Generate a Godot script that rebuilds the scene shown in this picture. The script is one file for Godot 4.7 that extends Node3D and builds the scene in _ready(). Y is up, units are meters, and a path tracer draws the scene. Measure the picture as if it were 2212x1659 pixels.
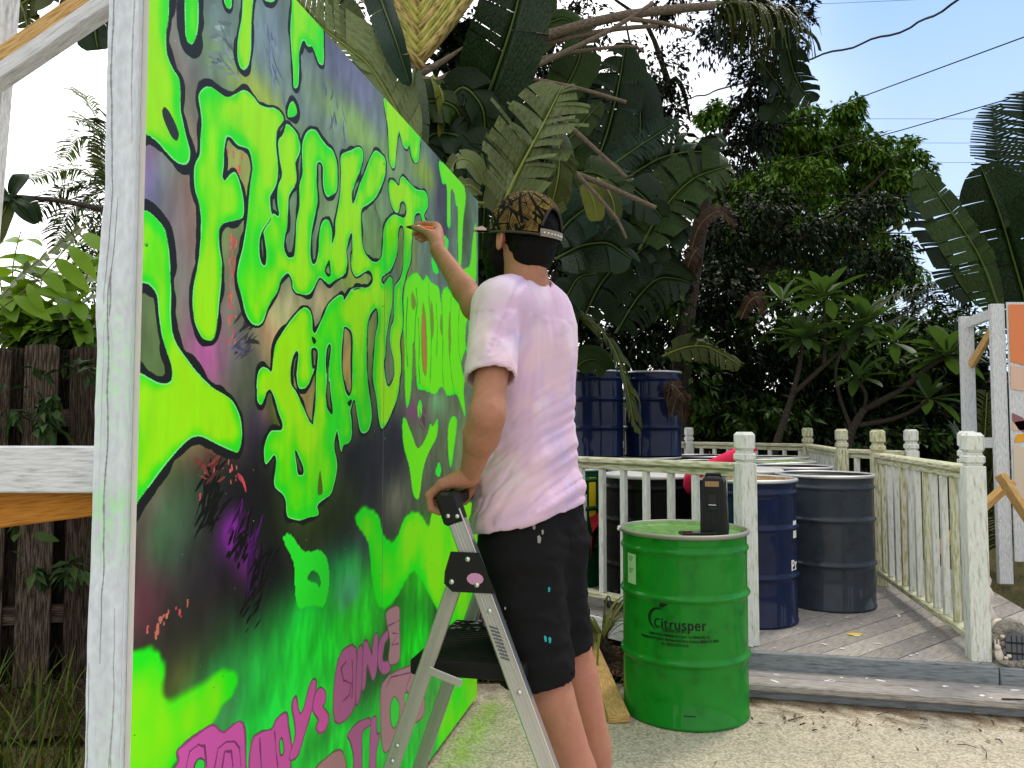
extends Node3D

# ------------------------------------------------------------------ helpers
const EYE := 1.33
var taken := {}
var rng := RandomNumberGenerator.new()
var M := {}

func at(px: float, py: float, depth: float) -> Vector3:
	# a point `depth` metres ahead of the camera spot, given as a bearing
	var c := 0.998675
	var s := 0.051469
	var a := (px - 1106.0) / 1659.0
	var b := -(py - 829.5) / 1659.0
	var r := Vector3(a, b * c + s, -c + b * s)
	return Vector3(0, EYE, 0) + r * (depth / -r.z)

func numbered(n: String) -> String:
	if not taken.has(n):
		taken[n] = 0
		return n
	taken[n] += 1
	return "%s_%03d" % [n, taken[n]]

func tag(o: Node, label: String, category: String, group := "", kind := "") -> Node:
	if label: o.set_meta("label", label)
	if category: o.set_meta("category", category)
	if group: o.set_meta("group", group)
	if kind: o.set_meta("kind", kind)
	return o

func thing(called: String, label: String, category: String, where := Vector3.ZERO, turn := 0.0, group := "") -> Node3D:
	var o := Node3D.new()
	o.name = numbered(called)
	add_child(o)
	o.position = where
	o.rotation.y = turn
	tag(o, label, category, group)
	return o

func part(called: String, mesh: Mesh, m: Material, parent: Node, xf := Transform3D()) -> MeshInstance3D:
	var o := MeshInstance3D.new()
	o.name = numbered(called) if parent == self else called
	o.mesh = mesh
	o.material_override = m
	o.transform = xf
	parent.add_child(o, true)
	return o

func obj(called: String, st: SurfaceTool, m: Material, parent: Node, xf := Transform3D()) -> MeshInstance3D:
	return part(called, done(st), m, parent, xf)

func done(st: SurfaceTool) -> ArrayMesh:
	st.generate_normals()
	return st.commit()

func begin(smooth := false) -> SurfaceTool:
	var st := SurfaceTool.new()
	st.begin(Mesh.PRIMITIVE_TRIANGLES)
	st.set_smooth_group(0 if smooth else -1)
	return st

func structure(called: String, st: SurfaceTool, m: Material) -> MeshInstance3D:
	var o := obj(called, st, m, self)
	o.set_meta("kind", "structure")
	return o

func tri(st: SurfaceTool, a: Vector3, b: Vector3, c: Vector3, ua := Vector2.ZERO, ub := Vector2.ZERO, uc := Vector2.ZERO) -> void:
	st.set_uv(ua); st.add_vertex(a)
	st.set_uv(ub); st.add_vertex(b)
	st.set_uv(uc); st.add_vertex(c)

func quad(st: SurfaceTool, a: Vector3, b: Vector3, c: Vector3, d: Vector3, u0 := Vector2.ZERO, u1 := Vector2(1, 1)) -> void:
	var ub := Vector2(u1.x, u0.y)
	var ud := Vector2(u0.x, u1.y)
	tri(st, a, b, c, u0, ub, u1)
	tri(st, a, c, d, u0, u1, ud)

func box(st: SurfaceTool, xf: Transform3D, size: Vector3, bev := 0.003, uvo := Vector2.ZERO) -> void:
	# chamfered box; v runs along the longest side
	var h := size * 0.5
	var b := minf(bev, minf(h.x, minf(h.y, h.z)) * 0.45)
	var P := func(sx: int, sy: int, sz: int, flat: int) -> Vector3:
		var v := Vector3(sx * h.x, sy * h.y, sz * h.z)
		for k in 3:
			if k != flat: v[k] -= signf(v[k]) * b
		return v
	var long := 0
	if size.y >= size.x and size.y >= size.z: long = 1
	elif size.z >= size.x and size.z >= size.y: long = 2
	var E := func(a: Vector3, fc: int) -> void:
		var o1 := (fc + 1) % 3
		var o2 := (fc + 2) % 3
		var uv: Vector2
		if o1 == long: uv = Vector2(a[o2], a[o1])
		else: uv = Vector2(a[o1], a[o2])
		st.set_uv(uv + uvo + Vector2(fc * 0.37, 0))
		st.add_vertex(xf * a)
	for fc in 3:
		var o1 := (fc + 1) % 3
		var o2 := (fc + 2) % 3
		for s in [-1, 1]:
			var q := []
			for c in [[-1, -1], [1, -1], [1, 1], [-1, 1]]:
				var g := [0, 0, 0]
				g[fc] = s; g[o1] = c[0]; g[o2] = c[1]
				q.append(P.call(g[0], g[1], g[2], fc))
			if s > 0: q.reverse()
			for i in [0, 1, 2, 0, 2, 3]: E.call(q[i], fc)
	for fc in 3:  # edges that run along axis fc
		var o1 := (fc + 1) % 3
		var o2 := (fc + 2) % 3
		for s1 in [-1, 1]:
			for s2 in [-1, 1]:
				var q := []
				for c in [[-1, o1], [1, o1], [1, o2], [-1, o2]]:
					var g := [0, 0, 0]
					g[fc] = c[0]; g[o1] = s1; g[o2] = s2
					q.append(P.call(g[0], g[1], g[2], c[1]))
				if s1 * s2 > 0: q.reverse()
				for i in [0, 1, 2, 0, 2, 3]: E.call(q[i], o1)
	for sx in [-1, 1]:
		for sy in [-1, 1]:
			for sz in [-1, 1]:
				var q := [P.call(sx, sy, sz, 0), P.call(sx, sy, sz, 1), P.call(sx, sy, sz, 2)]
				if sx * sy * sz > 0: q.reverse()
				for v in q: E.call(v, 0)

func bar(st: SurfaceTool, a: Vector3, b: Vector3, w: float, d: float, side := Vector3.RIGHT, bev := 0.003, uvo := Vector2.ZERO) -> void:
	# a beam from a to b: w wide along `side`, d deep
	box(st, frame(a, b, side), Vector3(w, a.distance_to(b), d), bev, uvo)

func frame(a: Vector3, b: Vector3, side := Vector3.RIGHT) -> Transform3D:
	var y := (b - a).normalized()
	var z := side.cross(y)
	if z.length() < 0.01: z = Vector3.BACK.cross(y)
	z = z.normalized()
	var x := y.cross(z).normalized()
	return Transform3D(Basis(x, y, z), (a + b) * 0.5)

func tube(st: SurfaceTool, pts: Array, radii: Array, sides := 8, cap := true, flat := 1.0, flat_axis := Vector3.ZERO) -> void:
	var n := pts.size()
	var rings := []
	var up := Vector3.UP
	var len := 0.0
	var lens := []
	for i in n:
		var d: Vector3 = (pts[mini(i + 1, n - 1)] - pts[maxi(i - 1, 0)]).normalized()
		var x := flat_axis if flat_axis != Vector3.ZERO else up
		x = (x - d * x.dot(d))
		if x.length() < 0.05: x = Vector3.RIGHT - d * d.x
		x = x.normalized()
		up = x if flat_axis == Vector3.ZERO else up
		var y := d.cross(x)
		var r: float = radii[mini(i, radii.size() - 1)]
		var ring := []
		for k in sides:
			var a := TAU * k / sides
			ring.append(pts[i] + x * cos(a) * r * flat + y * sin(a) * r)
		rings.append(ring)
		if i: len += pts[i].distance_to(pts[i - 1])
		lens.append(len)
	for i in n - 1:
		for k in sides:
			var k2 := (k + 1) % sides
			quad(st, rings[i][k], rings[i][k2], rings[i + 1][k2], rings[i + 1][k], Vector2(float(k) / sides * 0.2, lens[i]), Vector2(float(k + 1) / sides * 0.2, lens[i + 1]))
	if cap:
		for k in range(1, sides - 1):
			tri(st, rings[0][0], rings[0][k + 1], rings[0][k])
			tri(st, rings[n - 1][0], rings[n - 1][k], rings[n - 1][k + 1])

func lathe(st: SurfaceTool, prof: Array, segs: int, xf := Transform3D(), dent := 0.0) -> void:
	for i in prof.size() - 1:
		var p: Vector2 = prof[i]
		var q: Vector2 = prof[i + 1]
		for k in segs:
			var a := TAU * k / segs
			var b := TAU * (k + 1) / segs
			var A := xf * Vector3(p.x * cos(a), p.y, p.x * sin(a))
			var B := xf * Vector3(p.x * cos(b), p.y, p.x * sin(b))
			var C := xf * Vector3(q.x * cos(b), q.y, q.x * sin(b))
			var D := xf * Vector3(q.x * cos(a), q.y, q.x * sin(a))
			var u := float(k) / segs
			var w := float(k + 1) / segs
			if p.x > 0.0001: tri(st, A, C, B, Vector2(u, p.y), Vector2(w, q.y), Vector2(w, p.y))
			if q.x > 0.0001: tri(st, A, D, C, Vector2(u, p.y), Vector2(u, q.y), Vector2(w, q.y))

func prism(st: SurfaceTool, poly: PackedVector2Array, depth: float, xf := Transform3D()) -> void:
	var ids := Geometry2D.triangulate_polygon(poly)
	for i in range(0, ids.size(), 3):
		var a := poly[ids[i]]
		var b := poly[ids[i + 1]]
		var c := poly[ids[i + 2]]
		tri(st, xf * Vector3(a.x, a.y, depth / 2), xf * Vector3(c.x, c.y, depth / 2), xf * Vector3(b.x, b.y, depth / 2), a, c, b)
		tri(st, xf * Vector3(a.x, a.y, -depth / 2), xf * Vector3(b.x, b.y, -depth / 2), xf * Vector3(c.x, c.y, -depth / 2), a, b, c)
	for i in poly.size():
		var a := poly[i]
		var b := poly[(i + 1) % poly.size()]
		quad(st, xf * Vector3(a.x, a.y, depth / 2), xf * Vector3(b.x, b.y, depth / 2), xf * Vector3(b.x, b.y, -depth / 2), xf * Vector3(a.x, a.y, -depth / 2), Vector2(0, 0), Vector2(depth, a.distance_to(b)))

func rnd(a: float, b: float) -> float:
	return rng.randf_range(a, b)

# ------------------------------------------------------------------ materials
func lin(r: float, g: float, b: float) -> Color:
	return Color(r, g, b).linear_to_srgb()

func noise(seed_: int, freq: float, octaves := 4, kind := FastNoiseLite.TYPE_SIMPLEX_SMOOTH) -> FastNoiseLite:
	var n := FastNoiseLite.new()
	n.seed = seed_
	n.noise_type = kind
	n.frequency = freq
	n.fractal_octaves = octaves
	return n

func ntex(n: FastNoiseLite, stops: Array, size := 512) -> NoiseTexture2D:
	var t := NoiseTexture2D.new()
	t.width = size; t.height = size; t.seamless = true; t.noise = n
	var g := Gradient.new()
	var off := PackedFloat32Array()
	var col := PackedColorArray()
	for s in stops:
		off.append(s[0]); col.append(lin(s[1], s[2], s[3]))
	g.offsets = off; g.colors = col
	t.color_ramp = g
	return t

func nbump(n: FastNoiseLite, strength := 4.0, size := 512) -> NoiseTexture2D:
	var t := NoiseTexture2D.new()
	t.width = size; t.height = size; t.seamless = true; t.noise = n
	t.as_normal_map = true; t.bump_strength = strength
	return t

func mat(called: String, c: Color, rough := 0.6, metal := 0.0) -> StandardMaterial3D:
	var m := StandardMaterial3D.new()
	m.resource_name = called
	m.albedo_color = c
	m.roughness = rough
	m.metallic = metal
	m.metallic_specular = 0.5 if metal > 0.0 else (0.22 if rough > 0.5 else 0.36)
	m.cull_mode = BaseMaterial3D.CULL_DISABLED
	M[called] = m
	return m

func textured(called: String, tex: Texture2D, scale: Vector3, bump: Texture2D = null, depth := 1.0, rough := 0.7, tri_ := true) -> StandardMaterial3D:
	var m := mat(called, Color.WHITE, rough)
	m.albedo_texture = tex
	m.uv1_triplanar = tri_
	m.uv1_world_triplanar = tri_
	m.uv1_scale = scale
	if bump:
		m.normal_enabled = true
		m.normal_texture = bump
		m.normal_scale = depth
	return m

func make_materials() -> void:
	# woods: uv in metres, v along the grain
	var grain := noise(11, 0.03, 5)
	var gb := nbump(noise(12, 0.035, 5), 5.0)
	var w := textured("white_paint_wood", ntex(noise(13, 0.02, 5), [[0.0, 0.40, 0.41, 0.40], [0.30, 0.60, 0.62, 0.64], [0.5, 0.70, 0.73, 0.76], [1.0, 0.78, 0.80, 0.83]]), Vector3(9, 1.1, 1), gb, 0.8, 0.62, false)
	w.vertex_color_use_as_albedo = true
	w = textured("rail_paint", ntex(noise(14, 0.02, 5), [[0.0, 0.30, 0.32, 0.22], [0.22, 0.50, 0.53, 0.44], [0.36, 0.64, 0.67, 0.63], [1.0, 0.74, 0.77, 0.76]]), Vector3(5, 0.7, 1), gb, 0.5, 0.65, false)
	w.vertex_color_use_as_albedo = true
	w = textured("mossy_rail", ntex(noise(15, 0.02, 5), [[0.0, 0.20, 0.20, 0.08], [0.3, 0.42, 0.42, 0.24], [0.5, 0.56, 0.57, 0.42], [1.0, 0.70, 0.71, 0.60]]), Vector3(6, 0.8, 1), gb, 0.6, 0.75, false)
	textured("plywood", ntex(grain, [[0.0, 0.55, 0.54, 0.50], [1.0, 0.72, 0.72, 0.68]]), Vector3(3, 0.6, 1), null, 1.0, 0.7, false)
	textured("pine", ntex(grain, [[0.0, 0.30, 0.15, 0.04], [0.42, 0.50, 0.29, 0.10], [0.55, 0.62, 0.41, 0.17], [1.0, 0.70, 0.50, 0.24]]), Vector3(16, 0.9, 1), gb, 0.35, 0.6, false)
	textured("pine_orange", ntex(noise(16, 0.03, 5), [[0.0, 0.26, 0.10, 0.015], [0.45, 0.50, 0.21, 0.035], [1.0, 0.62, 0.30, 0.06]]), Vector3(14, 0.8, 1), gb, 0.4, 0.55, false)
	w = textured("deck_wood", ntex(noise(17, 0.025, 5), [[0.0, 0.17, 0.155, 0.14], [0.35, 0.32, 0.30, 0.28], [0.55, 0.41, 0.385, 0.365], [1.0, 0.50, 0.465, 0.43]]), Vector3(10, 0.8, 1), gb, 1.0, 0.8, false)
	w.vertex_color_use_as_albedo = true
	w = textured("deck_fascia", ntex(noise(18, 0.02, 5), [[0.0, 0.05, 0.055, 0.06], [0.2, 0.17, 0.19, 0.21], [0.5, 0.23, 0.255, 0.28], [1.0, 0.30, 0.325, 0.35]]), Vector3(7, 0.7, 1), gb, 0.8, 0.7, false)
	w = textured("old_fence_wood", ntex(noise(19, 0.022, 5), [[0.0, 0.012, 0.009, 0.008], [0.35, 0.045, 0.034, 0.027], [0.6, 0.10, 0.078, 0.06], [1.0, 0.21, 0.175, 0.14]]), Vector3(9, 0.55, 1), gb, 1.4, 0.9, false)
	w.vertex_color_use_as_albedo = true
	# ground
	var pb := noise(21, 0.045, 2, FastNoiseLite.TYPE_CELLULAR)
	pb.cellular_return_type = FastNoiseLite.RETURN_CELL_VALUE
	var pd := noise(21, 0.045, 2, FastNoiseLite.TYPE_CELLULAR)
	pd.cellular_return_type = FastNoiseLite.RETURN_DISTANCE
	textured("aggregate", ntex(pb, [[0.0, 0.27, 0.235, 0.175], [0.3, 0.42, 0.375, 0.285], [0.6, 0.54, 0.485, 0.38], [1.0, 0.70, 0.645, 0.54]], 1024), Vector3(2.3, 2.3, 2.3), nbump(pd, -6.0, 1024), 0.7, 0.85)
	textured("soil", ntex(noise(23, 0.03, 5), [[0.0, 0.010, 0.007, 0.005], [0.5, 0.045, 0.030, 0.020], [1.0, 0.12, 0.085, 0.05]]), Vector3(2, 2, 2), nbump(noise(24, 0.06, 4), 8.0), 1.0, 0.95)
	textured("lawn_soil", ntex(noise(25, 0.02, 5), [[0.0, 0.05, 0.035, 0.02], [0.45, 0.12, 0.085, 0.05], [0.6, 0.09, 0.10, 0.03], [1.0, 0.10, 0.15, 0.03]]), Vector3(1.2, 1.2, 1.2), nbump(noise(26, 0.08, 4), 8.0), 1.0, 0.95)
	# metals and plastics
	mat("aluminium", lin(0.62, 0.63, 0.63), 0.36, 0.85)
	mat("aluminium_worn", lin(0.50, 0.49, 0.46), 0.5, 0.7)
	mat("rivet", lin(0.7, 0.7, 0.7), 0.3, 0.9)
	mat("black_plastic", lin(0.012, 0.012, 0.013), 0.42)
	mat("black_tread", lin(0.014, 0.014, 0.013), 0.55)
	mat("case_plastic", lin(0.022, 0.023, 0.025), 0.45)
	mat("case_tan", lin(0.36, 0.22, 0.12), 0.6)
	mat("phone_glass", lin(0.006, 0.006, 0.007), 0.15)
	mat("galvanised", lin(0.60, 0.61, 0.60), 0.42, 0.75)
	mat("pink_dab", lin(0.6, 0.3, 0.5), 0.6)
	mat("drum_rim_steel", lin(0.30, 0.29, 0.26), 0.5, 0.5)
	mat("label_green", lin(0.45, 0.6, 0.42), 0.6)
	for b in [["orange", 0.78, 0.26, 0.11], ["plum", 0.30, 0.14, 0.15], ["cream", 0.70, 0.60, 0.48], ["amber", 0.85, 0.40, 0.05], ["peach", 0.75, 0.52, 0.40]]: mat("board_" + b[0], lin(b[1], b[2], b[3]), 0.6)
	mat("dried_paint", lin(0.28, 0.27, 0.24), 0.8)
	mat("teal_paint", lin(0.02, 0.35, 0.33), 0.6)
	mat("marker_orange", lin(0.75, 0.13, 0.02), 0.4)
	mat("collar_cloth", lin(0.70, 0.52, 0.70), 0.9)
	mat("cap_trim", lin(0.06, 0.055, 0.045), 0.9)
	mat("strap_plastic", lin(0.26, 0.23, 0.19), 0.5)
	mat("brim_cloth", lin(0.30, 0.235, 0.175), 0.9)
	mat("paper", lin(0.74, 0.75, 0.72), 0.7)
	mat("yellow_label", lin(0.75, 0.55, 0.02), 0.6)
	mat("ink", lin(0.008, 0.012, 0.008), 0.5)
	mat("white_ink", lin(0.8, 0.8, 0.8), 0.5)
	var db := nbump(noise(31, 0.006, 2), 2.0, 256)
	var scuff := ntex(noise(131, 0.012, 5), [[0.0, 0.55, 0.55, 0.55], [0.3, 0.86, 0.86, 0.86], [0.6, 0.97, 0.97, 0.97], [1.0, 1.0, 1.0, 1.0]])
	var rsc := ntex(noise(132, 0.02, 5), [[0.0, 0.25, 0.25, 0.25], [0.5, 0.36, 0.36, 0.36], [1.0, 0.6, 0.6, 0.6]], 256)
	for d in [["green", 0.008, 0.23, 0.018], ["navy", 0.003, 0.011, 0.052], ["gray", 0.036, 0.046, 0.062], ["black", 0.002, 0.002, 0.002], ["dark_green", 0.004, 0.075, 0.02], ["white", 0.7, 0.7, 0.68]]:
		var dm := mat("drum_" + d[0], lin(d[1], d[2], d[3]), 0.33)
		dm.albedo_texture = scuff
		dm.roughness_texture = rsc
		dm.roughness = 1.0
		dm.clearcoat_enabled = true
		dm.metallic_specular = 0.22
		dm.clearcoat = 0.12 if d[0] == "black" else 0.38
		dm.clearcoat_roughness = 0.08
		dm.normal_enabled = true
		dm.normal_texture = db
		dm.normal_scale = 0.12
		dm.uv1_scale = Vector3(2, 1.2, 1)
	textured("lid_green", ntex(noise(33, 0.012, 5), [[0.0, 0.07, 0.17, 0.05], [0.5, 0.13, 0.32, 0.07], [1.0, 0.30, 0.42, 0.14]]), Vector3(3, 3, 3), null, 1.0, 0.4)
	textured("lid_rust", ntex(noise(34, 0.02, 5), [[0.0, 0.08, 0.05, 0.03], [0.5, 0.30, 0.20, 0.10], [1.0, 0.42, 0.32, 0.20]]), Vector3(4, 4, 4), null, 1.0, 0.8)
	mat("lid_white", lin(0.62, 0.62, 0.60), 0.5)
	mat("lid_black", lin(0.02, 0.022, 0.025), 0.3)
	mat("pink_foam", lin(0.72, 0.03, 0.10), 0.55)
	mat("red_cloth", lin(0.35, 0.012, 0.025), 0.7)
	mat("wire", lin(0.02, 0.02, 0.022), 0.6)
	mat("thin_wire", lin(0.12, 0.13, 0.15), 0.6)
	textured("stone", ntex(noise(35, 0.03, 5), [[0.0, 0.08, 0.075, 0.07], [0.5, 0.26, 0.24, 0.21], [1.0, 0.5, 0.47, 0.42]]), Vector3(6, 6, 6), nbump(noise(36, 0.05, 4), 10.0), 1.0, 0.9)
	mat("stone_door", lin(0.12, 0.13, 0.15), 0.7)
	mat("figurine", lin(0.62, 0.56, 0.50), 0.6)
	mat("roof_tile", lin(0.42, 0.20, 0.15), 0.8)
	mat("house_wall", lin(0.70, 0.70, 0.68), 0.8)
	# foliage
	var veins := nbump(noise(41, 0.05, 3), 3.0)
	var vt := [[0.0, 0.45, 0.45, 0.45], [0.5, 0.80, 0.80, 0.80], [1.0, 1.0, 1.0, 1.0]]
	var vein_tex := ntex(noise(42, 0.03, 4), vt, 256)
	for f in [["leaf_dark", 0.011, 0.036, 0.008, 0.36], ["leaf_mid", 0.030, 0.068, 0.010, 0.38], ["leaf_olive", 0.070, 0.092, 0.014, 0.42], ["leaf_yellow", 0.20, 0.23, 0.035, 0.45], ["leaf_pale", 0.13, 0.17, 0.06, 0.45], ["leaf_blue", 0.016, 0.050, 0.028, 0.36], ["leaf_dry", 0.09, 0.055, 0.038, 0.8], ["leaf_grey", 0.24, 0.30, 0.14, 0.55]]:
		var lm := mat(f[0], lin(f[1], f[2], f[3]), f[4])
		lm.albedo_texture = vein_tex
		lm.uv1_scale = Vector3(0.12, 7, 1)
		lm.metallic_specular = 0.30
		lm.normal_enabled = true
		lm.normal_texture = veins
		lm.normal_scale = 1.3
		lm.backlight_enabled = true
		lm.backlight = lin(f[1] * 1.0, f[2] * 1.1, f[3] * 0.3)
		lm.vertex_color_use_as_albedo = true
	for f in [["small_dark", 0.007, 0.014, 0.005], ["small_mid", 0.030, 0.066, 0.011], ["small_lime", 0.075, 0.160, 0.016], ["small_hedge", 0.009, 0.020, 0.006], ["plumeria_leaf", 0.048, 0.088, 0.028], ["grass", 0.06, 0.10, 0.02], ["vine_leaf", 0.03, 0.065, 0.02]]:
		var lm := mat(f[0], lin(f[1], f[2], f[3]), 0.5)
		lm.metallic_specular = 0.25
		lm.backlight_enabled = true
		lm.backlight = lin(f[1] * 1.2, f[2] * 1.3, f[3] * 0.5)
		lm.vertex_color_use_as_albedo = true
	var lt := mat("bright_leaf", lin(0.11, 0.22, 0.014), 0.45)
	lt.backlight_enabled = true
	lt.backlight = lin(0.16, 0.27, 0.01)
	lt.vertex_color_use_as_albedo = true
	mat("litter", lin(0.13, 0.09, 0.05), 0.9).vertex_color_use_as_albedo = true
	textured("petiole", ntex(noise(44, 0.03, 5), [[0.0, 0.05, 0.045, 0.01], [0.3, 0.20, 0.21, 0.035], [0.55, 0.40, 0.38, 0.08], [1.0, 0.55, 0.46, 0.14]]), Vector3(3, 0.7, 1), null, 0.5, 0.5, false)
	textured("petiole_old", ntex(noise(144, 0.03, 5), [[0.0, 0.05, 0.035, 0.01], [0.3, 0.20, 0.15, 0.04], [0.55, 0.42, 0.33, 0.10], [1.0, 0.55, 0.40, 0.18]]), Vector3(3, 0.7, 1), null, 0.5, 0.5, false)
	textured("dead_stalk", ntex(noise(45, 0.03, 5), [[0.0, 0.05, 0.038, 0.028], [0.5, 0.16, 0.125, 0.095], [1.0, 0.32, 0.27, 0.21]]), Vector3(8, 1.5, 1), veins, 0.7, 0.8, false)
	textured("bark", ntex(noise(46, 0.03, 5), [[0.0, 0.012, 0.010, 0.008], [0.5, 0.05, 0.042, 0.034], [1.0, 0.13, 0.11, 0.09]]), Vector3(6, 2, 1), gb, 1.0, 0.9, false)
	textured("palm_bark", ntex(noise(47, 0.03, 5), [[0.0, 0.05, 0.03, 0.025], [0.5, 0.22, 0.16, 0.13], [1.0, 0.42, 0.35, 0.30]]), Vector3(2, 14, 1), gb, 1.2, 0.9, false)
	mat("rib_green", lin(0.17, 0.21, 0.045), 0.45)
	mat("rib_dark", lin(0.065, 0.10, 0.02), 0.45)
	mat("rib_dry", lin(0.20, 0.15, 0.10), 0.7)

# ------------------------------------------------------------------ mural paint
const TEX := 2048
const LOW := 512
var PPU := 2048.0 / 1220.0   # texture pixels per 2 mm unit

func spline(flat: Array, k := 4) -> PackedVector2Array:
	var n := flat.size() / 2
	var out := PackedVector2Array()
	for i in n:
		var p0 := Vector2(flat[((i + n - 1) % n) * 2], flat[((i + n - 1) % n) * 2 + 1])
		var p1 := Vector2(flat[i * 2], flat[i * 2 + 1])
		var p2 := Vector2(flat[((i + 1) % n) * 2], flat[((i + 1) % n) * 2 + 1])
		var p3 := Vector2(flat[((i + 2) % n) * 2], flat[((i + 2) % n) * 2 + 1])
		# centripetal-like tension so that tight corners do not overshoot
		for j in k:
			var t := float(j) / k
			var d := p1.distance_to(p2)
			var m1 := (p2 - p0) * 0.5
			var m2 := (p3 - p1) * 0.5
			if m1.length() > d * 1.2: m1 = m1.normalized() * d * 1.2
			if m2.length() > d * 1.2: m2 = m2.normalized() * d * 1.2
			var q := p1 * (2 * t * t * t - 3 * t * t + 1) + m1 * (t * t * t - 2 * t * t + t) + p2 * (-2 * t * t * t + 3 * t * t) + m2 * (t * t * t - t * t)
			out.append(Vector2(q.x, 1215.0 - q.y))
	return out

func fill(im: Image, contours: Array, c: Color, s: float) -> void:
	# even-odd scan fill of closed outlines given in 2 mm units
	var h := im.get_height()
	var w := im.get_width()
	var rows: Array[PackedFloat32Array] = []
	rows.resize(h)
	for y in h: rows[y] = PackedFloat32Array()
	for poly: PackedVector2Array in contours:
		var n := poly.size()
		for i in n:
			var a := poly[i] * s
			var b := poly[(i + 1) % n] * s
			if a.y > b.y:
				var t := a; a = b; b = t
			var y0 := maxi(0, ceili(a.y - 0.5))
			var y1 := mini(h - 1, ceili(b.y - 0.5) - 1)
			var sl := (b.x - a.x) / maxf(b.y - a.y, 1e-6)
			for y in range(y0, y1 + 1):
				rows[y].append(a.x + (y + 0.5 - a.y) * sl)
	for y in h:
		var r := rows[y]
		if r.size() < 2: continue
		r.sort()
		for i in range(0, r.size() - 1, 2):
			var x0 := clampi(roundi(r[i]), 0, w)
			var x1 := clampi(roundi(r[i + 1]), 0, w)
			if x1 > x0: im.fill_rect(Rect2i(x0, y, x1 - x0, 1), c)

func dab(im: Image, x: float, y: float, r: float, c: Color) -> void:
	for dy in range(-ceili(r), ceili(r) + 1):
		var q := r * r - dy * dy
		if q < 0: continue
		var hw := sqrt(q)
		var x0 := maxi(0, roundi(x - hw))
		var x1 := mini(im.get_width(), roundi(x + hw) + 1)
		var yy := roundi(y) + dy
		if yy >= 0 and yy < im.get_height() and x1 > x0: im.fill_rect(Rect2i(x0, yy, x1 - x0, 1), c)

func stroke(im: Image, poly: PackedVector2Array, r0: float, r1: float, c: Color, seed_: int, close := true, s := -1.0) -> void:
	if s < 0: s = PPU
	var nz := noise(seed_, 0.012, 2)
	var n := poly.size()
	for i in (n if close else n - 1):
		var a := poly[i] * s
		var b := poly[(i + 1) % n] * s
		var steps := maxi(1, ceili(a.distance_to(b) / 2.5))
		for k in steps:
			var p := a.lerp(b, float(k) / steps)
			var t := clampf(nz.get_noise_2d(p.x, p.y) * 1.3 + 0.5, 0, 1)
			dab(im, p.x, p.y, lerpf(r0, r1, t) * (lerpf(1.05, 0.55, p.x / im.get_width()) if r1 > 4.5 else 1.0), c)

func blurred(contours: Array, keep: int) -> PackedByteArray:
	# soft mask at LOW resolution; the smaller `keep`, the softer
	var im := Image.create(LOW, LOW, false, Image.FORMAT_RGBA8)
	im.fill(Color.BLACK)
	fill(im, contours, Color.WHITE, LOW / 1220.0)
	im.convert(Image.FORMAT_L8)
	var s := LOW
	while s > keep:
		s /= 2
		im.resize(s, s, Image.INTERPOLATE_BILINEAR)
	im.resize(LOW, LOW, Image.INTERPOLATE_CUBIC)
	return im.get_data()

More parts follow.
